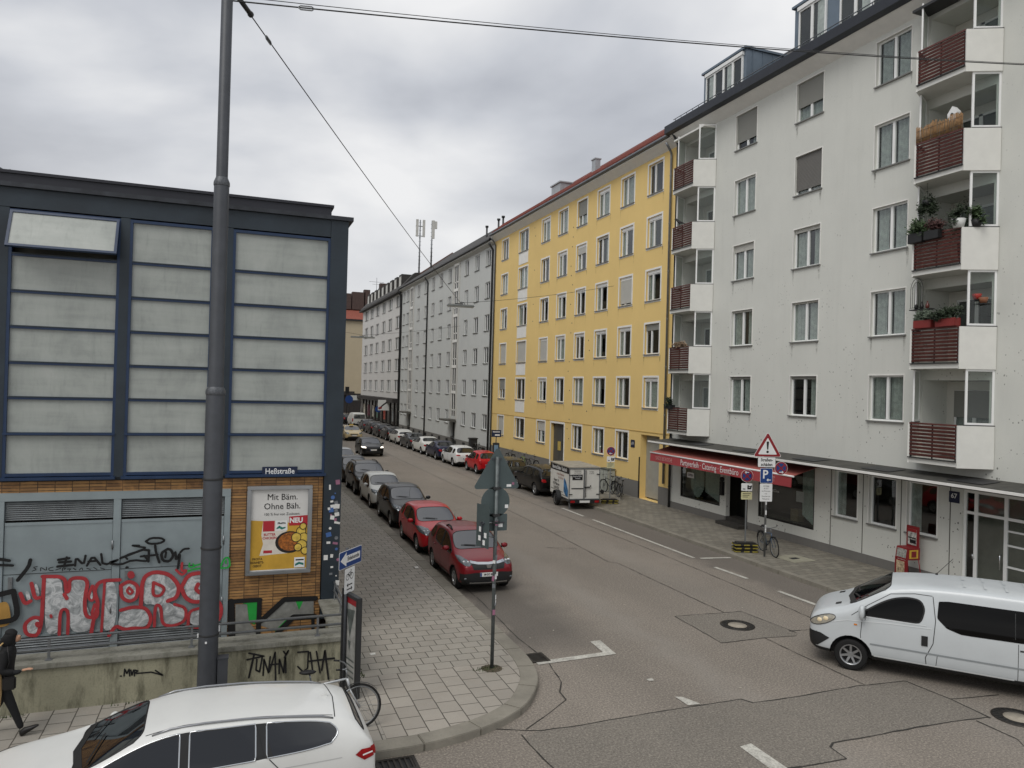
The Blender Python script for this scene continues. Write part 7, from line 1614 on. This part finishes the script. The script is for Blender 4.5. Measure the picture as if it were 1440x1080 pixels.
# temporary posts on stacked rubber bases
M_RUB = mat('recycled_rubber', '#23221f', .8, var=.3); M_YEL = mat('yellow_edge', '#8d8030', .6, var=.35, scale=10)
def temp_sign(x, y, rz, n, label, zc, arrow):
    t = thing('temporary_sign', label, 'traffic sign', (x, y, .118), rz); z = 0
    for k in range(n):
        a = .06 if k % 2 else -.05; M = Matrix.Rotation(a, 4, 'Z'); m = MB()
        m.prism([M @ Vector(p) for p in ((-.42, -.21, z), (.42, -.21, z), (.42, .21, z), (-.42, .21, z))], (0, 0, .075)); m.prism([M @ Vector(p) for p in ((-.34, -.15, z+.076), (.34, -.15, z+.076), (.34, .15, z+.076), (-.34, .15, z+.076))], (0, 0, .035)); b = m.build('base_block', M_RUB, t, bevel=.012)
        m = MB()
        for u in (-.42, -.1, .2): m.box(u, u+.2, -.213, -.2105, z+.015, z+.06, M); 
        for v in (-.2, .02): m.box(-.423, -.4205, v, v+.16, z+.015, z+.06, M); m.box(.4205, .423, v, v+.16, z+.015, z+.06, M)
        m.build('yellow_stripe', M_YEL, b); z += .115
    m = MB(); m.box(-.022, .022, -.022, .022, z-.1, zc+.2); m.build('pole', M_STEEL, t)
    nostop(t, 0, zc, .215, -.035, arrow)
    b = plate_(t, 'tow_away_plate', rounded(rect(0, zc-.40, .40, .27), .02), -.035, M_SIGNWHITE); m = MB(); f = lambda u, v, e=0: (u, -.037-e, v)
    q = zc-.40; m.ribbon([(-.15, q-.07), (-.05, q-.07)], .03, f, 0); m.ribbon([(.02, q-.05), (.16, q-.05)], .06, f, 0); m.ribbon([(.04, q-.02), (.05, q+.07)], .05, f, 0); m.ribbon([(.14, q-.04), (.17, q+.06)], .05, f, 0); m.ribbon([(.05, q+.02), (.15, q+.02)], .04, f, 0); m.build('tow_truck_symbol', M_INK, b, recalc=False)
    b = plate_(t, 'date_plate', rounded(rect(0, zc-.71, .40, .27), .02), -.035, mat('yellowed_plate', '#c9c49a', .5, var=.1))
    for k in range(3): m = MB(); m.box(-.15, .15-.05*k, -.0365, -.0355, zc-.645-.06*k, zc-.625-.06*k); m.build('text_line', M_INK, b)
    return t
temp_sign(17.42, 21.95, -.30, 3, 'temporary no stopping post on stacked rubber blocks before the awning shop door', 2.72, (-1, .13))
temp_sign(17.93, 33.1, -.30, 2, 'temporary no stopping post on rubber blocks beside the box trailer', 2.62, (-1, -.12))
# parking ticket machine and sign at the far yellow corner
t = thing('ticket_machine', 'grey ticket machine under a small dark blue square sign before the yellow house', 'ticket machine', (18.6, 52.2, .118), -.25)
m = MB(); m.cyl((0, 0, 0), (0, 0, 2.5), .035, n=10); m.build('pole', M_PIPE, t)
m = MB(); m.box(-.36, .36, -.05, -.02, 1.98, 2.5); b = m.build('sign_board', MATS['navy_enamel'], t); m = MB(); m.box(-.26, .26, -.053, -.0505, 2.33, 2.39); m.box(-.1, .26, -.053, -.0505, 2.08, 2.18); m.build('white_print', M_SIGNWHITE, b)
m = MB(); m.box(-.24, .24, -.2, .1, .0, 1.55); b = m.build('machine_body', M_DKGREY, t, bevel=.03); m = MB(); m.box(-.15, .15, -.205, -.2005, .9, 1.4); m.build('front_panel', mat('machine_panel', '#6f8ca3', .4, var=.2), b)
# newspaper vending boxes
t = thing('newspaper_box', 'red newspaper vending stand against the white wall between two ground floor windows', 'newspaper box', (19.88, 17.25, .118), -.12); t.scale = (.88, .88, .92)
M_NR = mat('red_news_stand', '#7d1c20', .45, var=.12)
m = MB()
for x, y in ((-.3, -.25), (-.3, .25)): m.box(x, x+.05, y-.03, y+.03, 0, .75)
m.tube([(.2, -.26, .75), (.32, -.3, 0)], .018, 6); m.tube([(.2, .26, .75), (.32, .3, 0)], .018, 6); m.build('legs', M_NR, t)
m = MB(); m.prism([(-.30, -.28, .72), (.25, -.28, .72), (.25, -.28, 1.12), (-.24, -.28, 1.12)], (0, .56, 0)); b = m.build('news_box', M_NR, t, bevel=.01)
m = MB(); m.face([(-.298, -.22, .78), (-.298, .22, .78), (-.252, .22, 1.07), (-.252, -.22, 1.07)]); m.build('front_page', mat('news_print', '#8c8c86', .6, var=.6, scale=14), b, recalc=False)
m = MB(); m.box(-.2, .16, -.290, -.2805, .78, 1.06); m.build('yellow_card', mat('yellow_card', '#c9a63a', .6, var=.15), b); m = MB(); m.box(-.12, .08, -.2955, -.2905, .82, 1.02); m.build('red_mark', M_NR, b)
m = MB(); m.box(-.31, -.26, -.24, .24, .14, .70); b = m.build('lower_poster_holder', M_NR, t); m = MB(); m.box(-.316, -.3105, -.19, .19, .18, .66); m.build('poster', mat('poster_photo', '#b09c80', .6, var=.7, scale=8), b)
m = MB(); m.box(.16, .22, -.27, .27, 1.12, 1.82); b = m.build('headline_board', M_NR, t); m = MB(); m.box(.15, .1595, -.2, .2, 1.18, 1.72); m.build('headline_sheet', mat('headline_print', '#a7a7a1', .6, var=.75, scale=11), b)
m = MB(); m.box(.146, .1495, -.2, .2, 1.62, 1.72); m.build('red_title', M_SIGNRED, b); m = MB(); m.box(.146, .1495, -.18, .18, 1.40, 1.44); m.box(.146, .1495, -.18, .1, 1.24, 1.36); m.build('black_headline', M_INK, b)
# ------------------------------------------------------------------ bicycles
M_TY = mat('bike_tyre', '#151515', .8, var=.1)
def bicycle(label, col, loc, rz, lean=.0, basket=False, guard=True, group=None, tilt_bar=0):
    t = thing('bicycle', label, 'bicycle', loc, rz, group); t.rotation_euler = (lean, 0, rz)
    R = .345; fmat = mat('bike_'+col.strip('#'), col, .4, .2, var=.1); X0, X1 = -.53, .53
    for x in (X0, X1):
        m = MB(); m.tube([(x+R*math.cos(a), 0, R+R*math.sin(a)) for a in [2*PI*i/28 for i in range(28)]], .019, 6, closed=True); w = m.build('wheel', M_TY, t, smooth=True)
        m = MB(); r2 = R-.03; m.tube([(x+r2*math.cos(a), 0, R+r2*math.sin(a)) for a in [2*PI*i/28 for i in range(28)]], .010, 5, closed=True)
        m.cyl((x, -.04, R), (x, .04, R), .02, n=8)
        for i in range(18): a = 2*PI*i/18; m.tube([(x, .02*(-1)**i, R), (x+r2*math.cos(a), 0, R+r2*math.sin(a))], .0022, 3, cap=False)
        m.build('rim', M_STEEL, w)
    bb = (-.08, 0, .29); st = (-.24, 0, .78); hd = (.33, 0, .80); hl = (.37, 0, .64)
    m = MB(); m.tube([bb, st], .017, 8); m.tube([(-.22, 0, .72), hd], .017, 8); m.tube([bb, hl], .019, 8); m.tube([hd, hl], .021, 8)
    for s_ in (-.05, .05): m.tube([bb, (X0, s_, R)], .010, 6); m.tube([(-.22, 0, .72), (X0, s_, R)], .009, 6); m.tube([hl, (.40, s_, .58), (X1, s_, R)], .012, 6)
    m.build('frame', fmat, t, smooth=True)
    m = MB(); m.tube([st, (-.27, 0, .92)], .014, 6); m.mi = 1; m.ball((-.30, 0, .95), (.14, .075, .035), 10, 6); m.build('saddle', [M_STEEL, M_INK], t)
    m = MB(); m.tube([hd, (.31, 0, .97)], .014, 6); m.tube([(.22, -.28, 1.02), (.30, -.2, 1.0), (.33, 0, .98), (.30, .2, 1.0), (.22, .28, 1.02)], .012, 6); m.mi = 1
    for s_ in (-1, 1): m.tube([(.22, s_*.28, 1.02), (.13, s_*.30, 1.03)], .017, 6)
    m.build('handlebar', [M_STEEL, M_INK], t)
    m = MB(); m.lathe([(.095, -.004), (.10, .0), (.095, .004)], (bb[0], -.05, bb[2]), 'y', 18, True); m.tube([(bb[0], -.06, bb[2]), (bb[0]+.12, -.07, bb[2]-.11)], .010, 6); m.tube([(bb[0], .06, bb[2]), (bb[0]-.12, .07, bb[2]+.11)], .010, 6); m.box(bb[0]+.08, bb[0]+.16, -.15, -.07, bb[2]-.125, bb[2]-.1); m.box(bb[0]-.16, bb[0]-.08, .07, .15, bb[2]+.1, bb[2]+.125); m.build('crank', M_PLASTIC, t)
    if guard:
        for x in (X0, X1):
            m = MB(); P = [(x+(R+.035)*math.cos(a), R+(R+.035)*math.sin(a)) for a in [math.radians(d) for d in (range(20, 171, 15) if x < 0 else range(40, 161, 15))]]
            for p, q_ in zip(P, P[1:]): m.face([(p[0], -.025, p[1]), (q_[0], -.025, q_[1]), (q_[0], .025, q_[1]), (p[0], .025, p[1])])
            m.build('mudguard', M_PLASTIC, t)
        m = MB(); m.tube([(-.25, -.05, .70), (-.72, -.06, .72)], .007, 5); m.tube([(-.25, .05, .70), (-.72, .06, .72)], .007, 5); m.tube([(-.7, -.06, .72), (X0, -.05, R)], .006, 5); m.tube([(-.7, .06, .72), (X0, .05, R)], .006, 5); m.box(-.7, -.4, -.06, .06, .715, .725); m.build('luggage_rack', M_PLASTIC, t)
    if basket: m = MB(); m.box(.42, .70, -.17, .17, .74, .95); m.build('basket', M_PLASTIC, t)
    return t
bicycle('silver bicycle leaning at the wall corner behind the white estate car', '#b9bcbe', (1.58, 12.28, .118), -.06, -.10, guard=True)
bicycle('blue grey bicycle leaning against the sign post by the utility cover', '#4a5a6e', (18.02, 21.42, .118), math.radians(-106), .08)
bk = bicycle('black bicycle leftmost of those leaning on the yellow house plinth by the trailer', '#17181a', (19.75, 36.45, .118), math.radians(100), -.08)
dup(bk, (19.55, 35.5, .118), math.radians(80), 'black bicycle in the middle of those by the yellow house plinth', 'bicycles by the trailer').rotation_euler.x = .1
dup(bk, (19.5, 34.75, .118), math.radians(60), 'black bicycle nearest the gateway of the yellow house', 'bicycles by the trailer').rotation_euler.x = .08
bk['group'] = 'bicycles by the trailer'
dup(bk, (19.85, 52.4, .118), math.radians(95), 'dark bicycle by the yellow wall near the ticket machine', 'bicycles by the far yellow wall')
b2 = bicycle('lime green bicycle by the yellow wall left of the house door', '#7f9a2a', (19.7, 49.2, .118), math.radians(85), -.08, group='bicycles by the far yellow wall')
dup(bk, (19.75, 47.8, .118), math.radians(100), 'dark bicycle with bags right of the lime green bicycle', 'bicycles by the far yellow wall')
bicycle('black bicycle with a tall front crate before the pale blue house', '#1a1a1a', (19.2, 58.6, .118), math.radians(100), .05, basket=True)
m = MB(); m.box(-.3, .3, -.3, .3, .1, 1.25); m.box(-.36, .36, -.36, .36, 1.25, 1.36); t = m.build('waste_bin', M_DKGREY, loc=(19.3, 60.0, .118), bevel=.03); tag(t, 'tall black wheeled bin before the pale blue house', 'bin')
t = thing('electrical_cabinet', 'pale grey electrical cabinet against the yellow house behind the trailer', 'cabinet', (20.1, 37.45, .118))
m = MB(); m.box(-.25, .22, -.5, .5, 0, 1.2); m.build('cabinet_body', mat('cabinet_grey', '#a5a89f', .5, var=.1), t, bevel=.015); m = MB(); m.box(-.28, .24, -.53, .53, 1.2, 1.25); m.build('cabinet_roof', M_SIGNBACK, t); m = MB(); m.box(-.256, -.2505, -.008, .008, .08, 1.15); m.build('door_joint', M_INK, t)
t = thing('electric_scooter', 'black electric kick scooter standing between trailer and cabinet', 'scooter', (19.0, 36.6, .118), 1.9)
m = MB(); m.box(-.35, .35, -.07, .07, .08, .13); m.build('deck', M_PLASTIC, t, bevel=.02); m = MB(); m.tube([(.38, 0, .12), (.30, 0, 1.12)], .028, 8); m.tube([(.30, -.25, 1.12), (.30, .25, 1.12)], .016, 8); m.build('steering_column', M_PLASTIC, t)
for x in (-.42, .42): m = MB(); m.lathe([(.06, -.03), (.11, -.03), (.12, 0), (.11, .03), (.06, .03)], (x, 0, .12), 'y', 16, True); m.build('wheel', M_TYRE, t)
m = MB(); m.ball((.46, 0, .28), (.06, .06, .08), 8, 6); m.build('white_mudguard', M_SIGNWHITE, t)
# far street bits: blue disc sign, traffic light
t = thing('traffic_sign', 'blue round sign on a post at the far left end of the street', 'traffic sign', (15.6, 106, .0)); m = MB(); m.cyl((0, 0, 0), (0, 0, 4.2), .05, n=8); m.build('pole', M_PIPE, t); plate_(t, 'blue_disc', circ(0, 3.6, .55), -.08, M_SIGNBLUE)
t = thing('traffic_light', 'black traffic light before the beige end house', 'traffic light', (17.9, 124, 0)); m = MB(); m.cyl((0, 0, 0), (0, 0, 5.2), .07, n=8); m.build('pole', M_PIPE, t); m = MB(); m.box(-.3, .3, -.2, .1, 4.2, 5.3); m.build('signal_head', M_INK, t)
t = thing('traffic_sign', 'blue round sign on a post before the far dark shopfront', 'traffic sign', (18.6, 99.9, .118)); m = MB(); m.cyl((0, 0, 0), (0, 0, 2.8), .04, n=8); m.build('pole', M_PIPE, t); plate_(t, 'blue_disc', circ(0, 2.35, .42), -.06, M_SIGNBLUE)
# ------------------------------------------------------------------ things on the balconies
def leafmat(n, h): return mat(n, h, .7, var=.45, scale=18)
M_L1 = leafmat('dark_leaf', '#26331f'); M_L2 = leafmat('mid_leaf', '#3d5030'); M_L3 = leafmat('grey_leaf', '#566152'); M_L4 = leafmat('reddish_leaf', '#4a2f2c')
def foliage(par, c, r, n, mt, seed, droop=0., nm='foliage', ls=.085):
    n = int(n*2.6); ls *= .8
    rs = random.Random(seed); m = MB(); c = Vector(c)
    cl = [c+Vector((rs.gauss(0, r[0]*.5), rs.gauss(0, r[1]*.5), rs.gauss(0, r[2]*.45))) for _ in range(9)]
    for k in range(n):
        p = rs.choice(cl)+Vector((rs.gauss(0, r[0]*.24), rs.gauss(0, r[1]*.24), rs.gauss(0, r[2]*.26)-droop*rs.random()))
        d = Vector((rs.uniform(-1, 1), rs.uniform(-1, 1), rs.uniform(-.6, 1))).normalized(); s_ = d.orthogonal().normalized()*ls*.45; L = ls*rs.uniform(.7, 1.5)
        m.face([p, p+d*L*.5+s_, p+d*L, p+d*L*.5-s_])
    return m.build(nm, mt, par, recalc=False)
def pot(m, c, r0, r1, h): m.lathe([(r0, 0), (r1, h), (r1*.9, h), (r0*.8, .03)], c, 'z', 14, True)
def potted(label, loc, potc, r, h, fr, n, leaf, seed, hang=False, box=None, cat='plant'):
    t = thing('potted_plant', label, cat, loc); m = MB()
    if box: m.box(-box[0]/2, box[0]/2, -box[1]/2, box[1]/2, 0, box[2])
    else: pot(m, (0, 0, 0), r*.7, r, h)
    m.build('pot', potc, t, bevel=.01 if box else 0); foliage(t, (0, 0, h+fr[2]*.7 if not hang else h*.6), fr, n, leaf, seed, .25 if hang else 0)
    if hang: m = MB(); m.tube([(0, 0, h), (0, 0, h+.6)], .005, 4); m.build('hook_wire', M_PIPE, t)
    return t
M_TERR = mat('terracotta_red', '#7d2a26', .6, var=.12); M_BLKPOT = mat('black_pot', '#1c1d1e', .6, var=.1); M_WPOT = mat('white_pot', '#c9cbc8', .5, var=.05)
zr = lambda k: 5.03+2.85*k; bx = 19.5
potted('red flower box with grey green leaves, left of two on the balcony rail', (bx+.02, 16.55, zr(1)+.02), M_TERR, .2, .24, (.16, .34, .14), 420, M_L3, 1, box=(.24, .62, .24), cat='flower box')
potted('red flower box with dark spiky leaves, right of two on the balcony rail', (bx+.02, 15.78, zr(1)+.02), M_TERR, .2, .24, (.16, .36, .26), 420, M_L1, 2, box=(.24, .66, .24), cat='flower box')
potted('dark planter with mixed green leaves at the left end of the plant filled balcony', (bx-.05, 16.8, zr(2)-.22), M_BLKPOT, .2, .3, (.2, .34, .3), 480, M_L2, 3, box=(.28, .5, .3), cat='flower box')
potted('planter with dark reddish leaves beside the white pot on the plant filled balcony', (bx-.05, 16.25, zr(2)-.20), M_BLKPOT, .2, .26, (.18, .3, .24), 420, M_L4, 4, box=(.26, .5, .26), cat='flower box')
potted('white round pot with dark leaves on the balcony rail end', (bx+.02, 15.50, zr(2)+.0), M_WPOT, .19, .26, (.16, .2, .22), 260, M_L1, 5)
potted('hanging basket with trailing dark leaves under the balcony above', (19.75, 16.75, zr(2)+.95), M_BLKPOT, .15, .16, (.18, .26, .24), 420, M_L1, 6, hang=True)
potted('bushy dark plant behind the glass screen of the plant filled balcony', (19.85, 15.2, zr(2)+.02), M_BLKPOT, .15, .2, (.14, .2, .26), 320, M_L2, 7)
potted('dark leafy pot plant on the loggia floor behind the white pot', (20.4, 16.0, zr(2)-.75), M_BLKPOT, .2, .5, (.3, .3, .5), 420, M_L1, 8)
potted('black pot with sprigs on the lowest balcony by the yellow house', (bx-.02, 30.3, zr(0)-.05), M_BLKPOT, .2, .2, (.14, .22, .2), 260, M_L1, 9, box=(.26, .6, .2), cat='flower box')
potted('dry brown twigs along the rail of the second balcony by the yellow house', (bx+.05, 29.6, zr(1)-.02), mat('dry_box', '#6b5a48', .8, var=.2), .2, .06, (.08, .6, .1), 300, leafmat('dry_twig', '#86725c'), 10, box=(.14, 1.2, .06))
# bamboo mat
t = thing('bamboo_screen', 'brown bamboo mat tied above the balcony rail', 'screen', (bx, 16.2, zr(3)+.02)); m = MB(); rs = random.Random(4); y = -.78
while y < .76:
    h = .46+rs.uniform(-.03, .05)+.05*math.sin(y*9); m.cyl((-.02+rs.uniform(-.01, .01), y, 0), (-.02+rs.uniform(-.015, .015), y+rs.uniform(-.01, .01), h), .011, n=5); y += rs.uniform(.018, .03)
m.build('bamboo_canes', mat('bamboo', '#8a6a46', .7, var=.4, scale=14), t); m = MB()
for z in (.1, .35): m.tube([(-.035, -.78, z), (-.035, .76, z)], .005, 4)
m.build('binding_wire', M_PIPE, t)
t = thing('bird_house', 'little white wooden bird house standing above the bamboo mat', 'bird house', (19.75, 15.9, zr(3)+.42)); m = MB(); m.prism([(-.1, -.12, 0), (-.1, .12, 0), (-.1, .16, .22), (-.1, 0, .42), (-.1, -.16, .22)], (.2, 0, 0)); m.build('house_box', M_SIGNWHITE, t); m = MB(); m.cyl((-.115, 0, .18), (-.095, 0, .18), .04, n=12); m.build('entry_hole', M_INK, t)
# ornaments on the red flower box balcony
t = thing('garden_trellis', 'wrought iron arched trellis ornament hung on the frosted balcony screen', 'ornament', (19.72, 17.02, zr(1)+.7)); m = MB(); F3 = lambda u, v: (0, u, v)
for r in (.22, .15): m.tube([(0, -r*math.cos(a), .55+r*1.6*math.sin(a)) for a in [PI*i/10 for i in range(11)]], .008, 5)
for u in (-.22, -.15, -.07, 0, .07, .15, .22): m.tube([(0, u, 0), (0, u, .6+(.22-abs(u))*.8)], .007, 5)
m.tube([(0, -.24, 0), (0, .24, 0)], .008, 5); m.build('iron_bars', M_INK, t)
t = thing('ornament_shelf', 'dark shelf with small bottles and lanterns beside the balcony trellis', 'shelf', (19.8, 16.9, zr(1)+.62)); m = MB(); m.box(-.12, .12, -.35, .35, 0, .03); m.build('shelf_board', M_PLASTIC, t)
for k, (y, hx) in enumerate(((-.2, '#5a2a20'), (0, '#24221f'), (.2, '#1a1a1a'))): m = MB(); m.lathe([(.05, .03), (.06, .1), (.05, .16), (.02, .2), (.02, .26)], (0, y, 0), 'z', 10, True); m.build('bottle', mat('bottle%d' % k, hx, .3, var=.1), t)
for k, y in enumerate((-.12, .15)): m = MB(); m.box(-.05, .05, y-.05, y+.05, -.4, -.22); m.tube([(0, y, -.22), (0, y, 0)], .004, 4); m.build('lantern', M_INK, t)
for k, (nm, lab, y, z, hx) in enumerate((('red_pot', 'small red pot behind the glass screen above the red flower boxes', 15.25, .78, '#a1342c'), ('terracotta_pot', 'small terracotta pot at the right behind the same glass screen', 15.05, .66, '#8a5a40'))):
    t = thing(nm, lab, 'pot', (20.0, y, zr(1)+z)); m = MB(); m.lathe([(.08, 0), (.13, .16), (.12, .17), (.07, .02)], n=12, cap=True); m.build('vessel', mat(nm, hx, .5, var=.1), t); m = MB(); m.box(-.13, .13, -.13, .13, -.03, -.001); m.build('small_shelf', M_PLASTIC, t)
# crow on the balcony rail by the yellow house
t = thing('crow', 'black crow perched on a balcony rail next to the yellow house', 'bird', (bx, 29.85, zr(3)+.02), .9)
bm = bmesh.new(); V = [((0, -.16, .12), .03), ((0, -.08, .14), .055), ((0, .02, .18), .085), ((0, .10, .24), .065), ((0, .14, .31), .045), ((0, .17, .33), .042), ((0, .215, .325), .016), ((0, .27, .31), .006)]
vs2 = [bm.verts.new(p) for p, r in V]; tl = bm.verts.new((0, -.30, .07)); fl = [bm.verts.new((s_*.03, .02, .09)) for s_ in (-1, 1)]; ft = [bm.verts.new((s_*.03, .03, .01)) for s_ in (-1, 1)]
for a, b in zip(vs2, vs2[1:]): bm.edges.new((a, b))
bm.edges.new((vs2[0], tl))
for a, b in zip(fl, ft): bm.edges.new((vs2[2], a)); bm.edges.new((a, b))
me = bpy.data.meshes.new('crow_body'); bm.to_mesh(me); bm.free(); o = link('crow_body', me, t); md = o.modifiers.new('skin', 'SKIN'); sk = me.skin_vertices[0].data
for i, (p, r) in enumerate(V): sk[i].radius = (r*.8, r)
sk[len(V)].radius = (.035, .012)
for i in range(len(V)+1, len(V)+3): sk[i].radius = (.018, .018)
for i in range(len(V)+3, len(V)+5): sk[i].radius = (.008, .008)
sk[2].use_root = True; o.modifiers.new('s', 'SUBSURF').levels = 1; me.materials.append(mat('crow_black', '#0b0b0d', .5, var=.1))
# ------------------------------------------------------------------ person walking past the wall at the left edge
pr = thing('person', 'person in black hooded coat walking right with a tan bag along the low wall', 'person', (-3.20, 13.62, .118), 0); pr.scale = (.96, .96, .96)
M_COAT = mat('black_coat', '#0c0c0e', .85, var=.25, scale=9); M_TRS = mat('dark_trousers', '#121315', .85, var=.2); M_SKIN = mat('skin', '#b98f74', .6, var=.08); M_BAG = mat('tan_cloth', '#b39766', .75, var=.2, scale=6); M_SHOE = mat('dark_shoe', '#141212', .5, var=.1); M_HAIR = mat('dark_hair', '#120f0d', .6, var=.3, scale=20)
def skin(nm, nodes, edges, mt, root=0, lv=2, par=pr):
    bm = bmesh.new(); v = [bm.verts.new(p) for p, r in nodes]
    for a, b in edges: bm.edges.new((v[a], v[b]))
    me = bpy.data.meshes.new(nm); bm.to_mesh(me); bm.free(); o = bpy.data.objects.new(nm, me); COL.objects.link(o)
    o.modifiers.new('skin', 'SKIN').use_smooth_shade = True; d = me.skin_vertices[0].data
    for i, (p, r) in enumerate(nodes): d[i].radius = r if isinstance(r, tuple) else (r, r)
    d[root].use_root = True; s = o.modifiers.new('s', 'SUBSURF'); s.levels = s.render_levels = lv
    m2 = surf_eval(o); bpy.data.objects.remove(o); m2.polygons.foreach_set('use_smooth', [True]*len(m2.polygons)); m2.materials.clear(); m2.materials.append(mt)
    return link(nm, m2, par)
# one continuous body: pelvis, spine, neck, head, both legs in a stride, both arms
B_ = [((0, 0, .92), (.14, .12)), ((.01, 0, 1.08), (.14, .115)), ((.03, 0, 1.25), (.165, .12)), ((.05, 0, 1.38), (.15, .10)), ((.07, 0, 1.46), .058), ((.10, 0, 1.56), (.082, .09)), ((.11, 0, 1.66), .075),
      ((.02, -.09, .84), .095), ((.16, -.10, .50), .07), ((.30, -.10, .12), .048), ((.0, .09, .84), .095), ((-.08, .10, .48), .07), ((-.36, .10, .22), .046),
      ((.05, -.19, 1.37), .065), ((.02, -.24, 1.12), .052), ((.24, -.22, 1.08), .042), ((.30, -.21, 1.10), .030), ((.05, .19, 1.37), .065), ((-.06, .23, 1.12), .052), ((-.03, .22, .88), .042), ((-.02, .22, .82), .030)]
E1 = [(0, 1), (1, 2), (2, 3), (3, 4), (4, 5), (5, 6), (0, 7), (7, 8), (8, 9), (0, 10), (10, 11), (11, 12), (3, 13), (13, 14), (14, 15), (15, 16), (3, 17), (17, 18), (18, 19), (19, 20)]
skin('body', B_, E1, M_TRS)
# coat over trunk and upper arms with hood
skin('coat', [((0, 0, .74), (.17, .15)), ((.0, 0, .95), (.175, .145)), ((.02, 0, 1.15), (.17, .14)), ((.04, 0, 1.33), (.18, .125)), ((.06, 0, 1.43), (.11, .10)), ((.05, -.20, 1.37), .078), ((.02, -.25, 1.12), .064), ((.21, -.225, 1.085), .052), ((.05, .20, 1.37), .078), ((-.06, .24, 1.12), .064), ((-.035, .225, .90), .052)], [(0, 1), (1, 2), (2, 3), (3, 4), (3, 5), (5, 6), (6, 7), (3, 8), (8, 9), (9, 10)], M_COAT, 1)
skin('hood', [((.03, 0, 1.42), (.10, .10)), ((.06, 0, 1.55), (.115, .125)), ((.085, 0, 1.66), (.098, .105)), ((.07, 0, 1.735), (.055, .06)), ((.0, 0, 1.62), (.06, .07))], [(0, 1), (1, 2), (2, 3), (1, 4)], M_COAT, 1)
skin('face', [((.165, 0, 1.50), .035), ((.185, 0, 1.56), (.05, .055)), ((.175, 0, 1.63), (.05, .05)), ((.235, 0, 1.565), .010)], [(0, 1), (1, 2), (1, 3)], M_SKIN, 1)
m = MB()
for s_ in (-1, 1): m.ball((.228, s_*.03, 1.595), (.008, .011, .006), 8, 6)
m.ball((.222, 0, 1.525), (.006, .022, .005), 8, 6); m.build('facial_features', M_HAIR, pr)
def hand(c, d, up, nm):
    d = Vector(d).normalized(); up = Vector(up).normalized(); s_ = d.cross(up); c = Vector(c); N = [(c, .024), (c+d*.05, (.034, .016))]; E = [(0, 1)]
    for k, (o, L) in enumerate(((-.03, .068), (-.01, .078), (.01, .073), (.03, .058))):
        i = len(N); b0 = c+d*.075+s_*o; N += [(b0, .0105), (b0+d*L*.5-up*.008, .009), (b0+d*L-up*.026, .0075)]; E += [(1, i), (i, i+1), (i+1, i+2)]
    i = len(N); N += [(c+d*.03-s_*.038, .011), (c+d*.065-s_*.055-up*.01, .009)]; E += [(0, i), (i, i+1)]
    return skin(nm, N, E, M_SKIN, 1, 1)
hand((.31, -.21, 1.105), (1, .0, .22), (0, 0, 1), 'hand'); hand((-.02, .22, .80), (.15, 0, -1), (1, 0, 0), 'hand')
for nm, c, tilt in (('shoe', (.36, -.10, .085), .55), ('shoe', (-.36, .10, .10), -.7)):
    M = Matrix.Translation(c) @ Matrix.Rotation(-tilt, 4, 'Y'); m = MB()
    m.ring_tube([[M @ Vector((x, w*math.cos(a), h*(.5+.5*math.sin(a))-.05)) for a in [2*PI*k/12 for k in range(12)]] for x, w, h in ((-.10, .02, .06), (-.08, .038, .10), (0, .042, .11), (.08, .045, .075), (.15, .04, .05), (.185, .015, .025))]); m.build(nm, M_SHOE, pr, smooth=True)
t = thing('shoulder_bag', 'long tan cloth bag carried by the person in black at the left edge', 'bag', (-3.35, 13.42, .118)); m = MB()
m.ring_tube([[Vector((r*math.cos(a)*.9+dx, r*.5*math.sin(a), z)) for a in [2*PI*k/12 for k in range(12)]] for z, r, dx in ((.50, .03, .12), (.56, .07, .11), (.75, .085, .11), (.95, .09, .10), (1.10, .085, .08), (1.22, .05, .05), (1.28, .02, .04))]); m.build('bag_body', M_BAG, t, smooth=True)
m = MB(); m.tube([(.04, 0, 1.27), (.10, .06, 1.42), (.22, .2, 1.54)], .012, 6); m.build('strap', M_BAG, t)
t = thing('handbag', 'small black handbag hanging at the hip of the person in black', 'bag', (-3.06, 13.36, .118)); m = MB(); m.box(-.09, .09, -.035, .035, .80, 1.0); m.build('bag_body', M_SHOE, t, bevel=.02); m = MB(); m.tube([(-.07, 0, 1.0), (-.02, .05, 1.2), (-.06, .1, 1.44)], .008, 6); m.build('strap', M_SHOE, t)
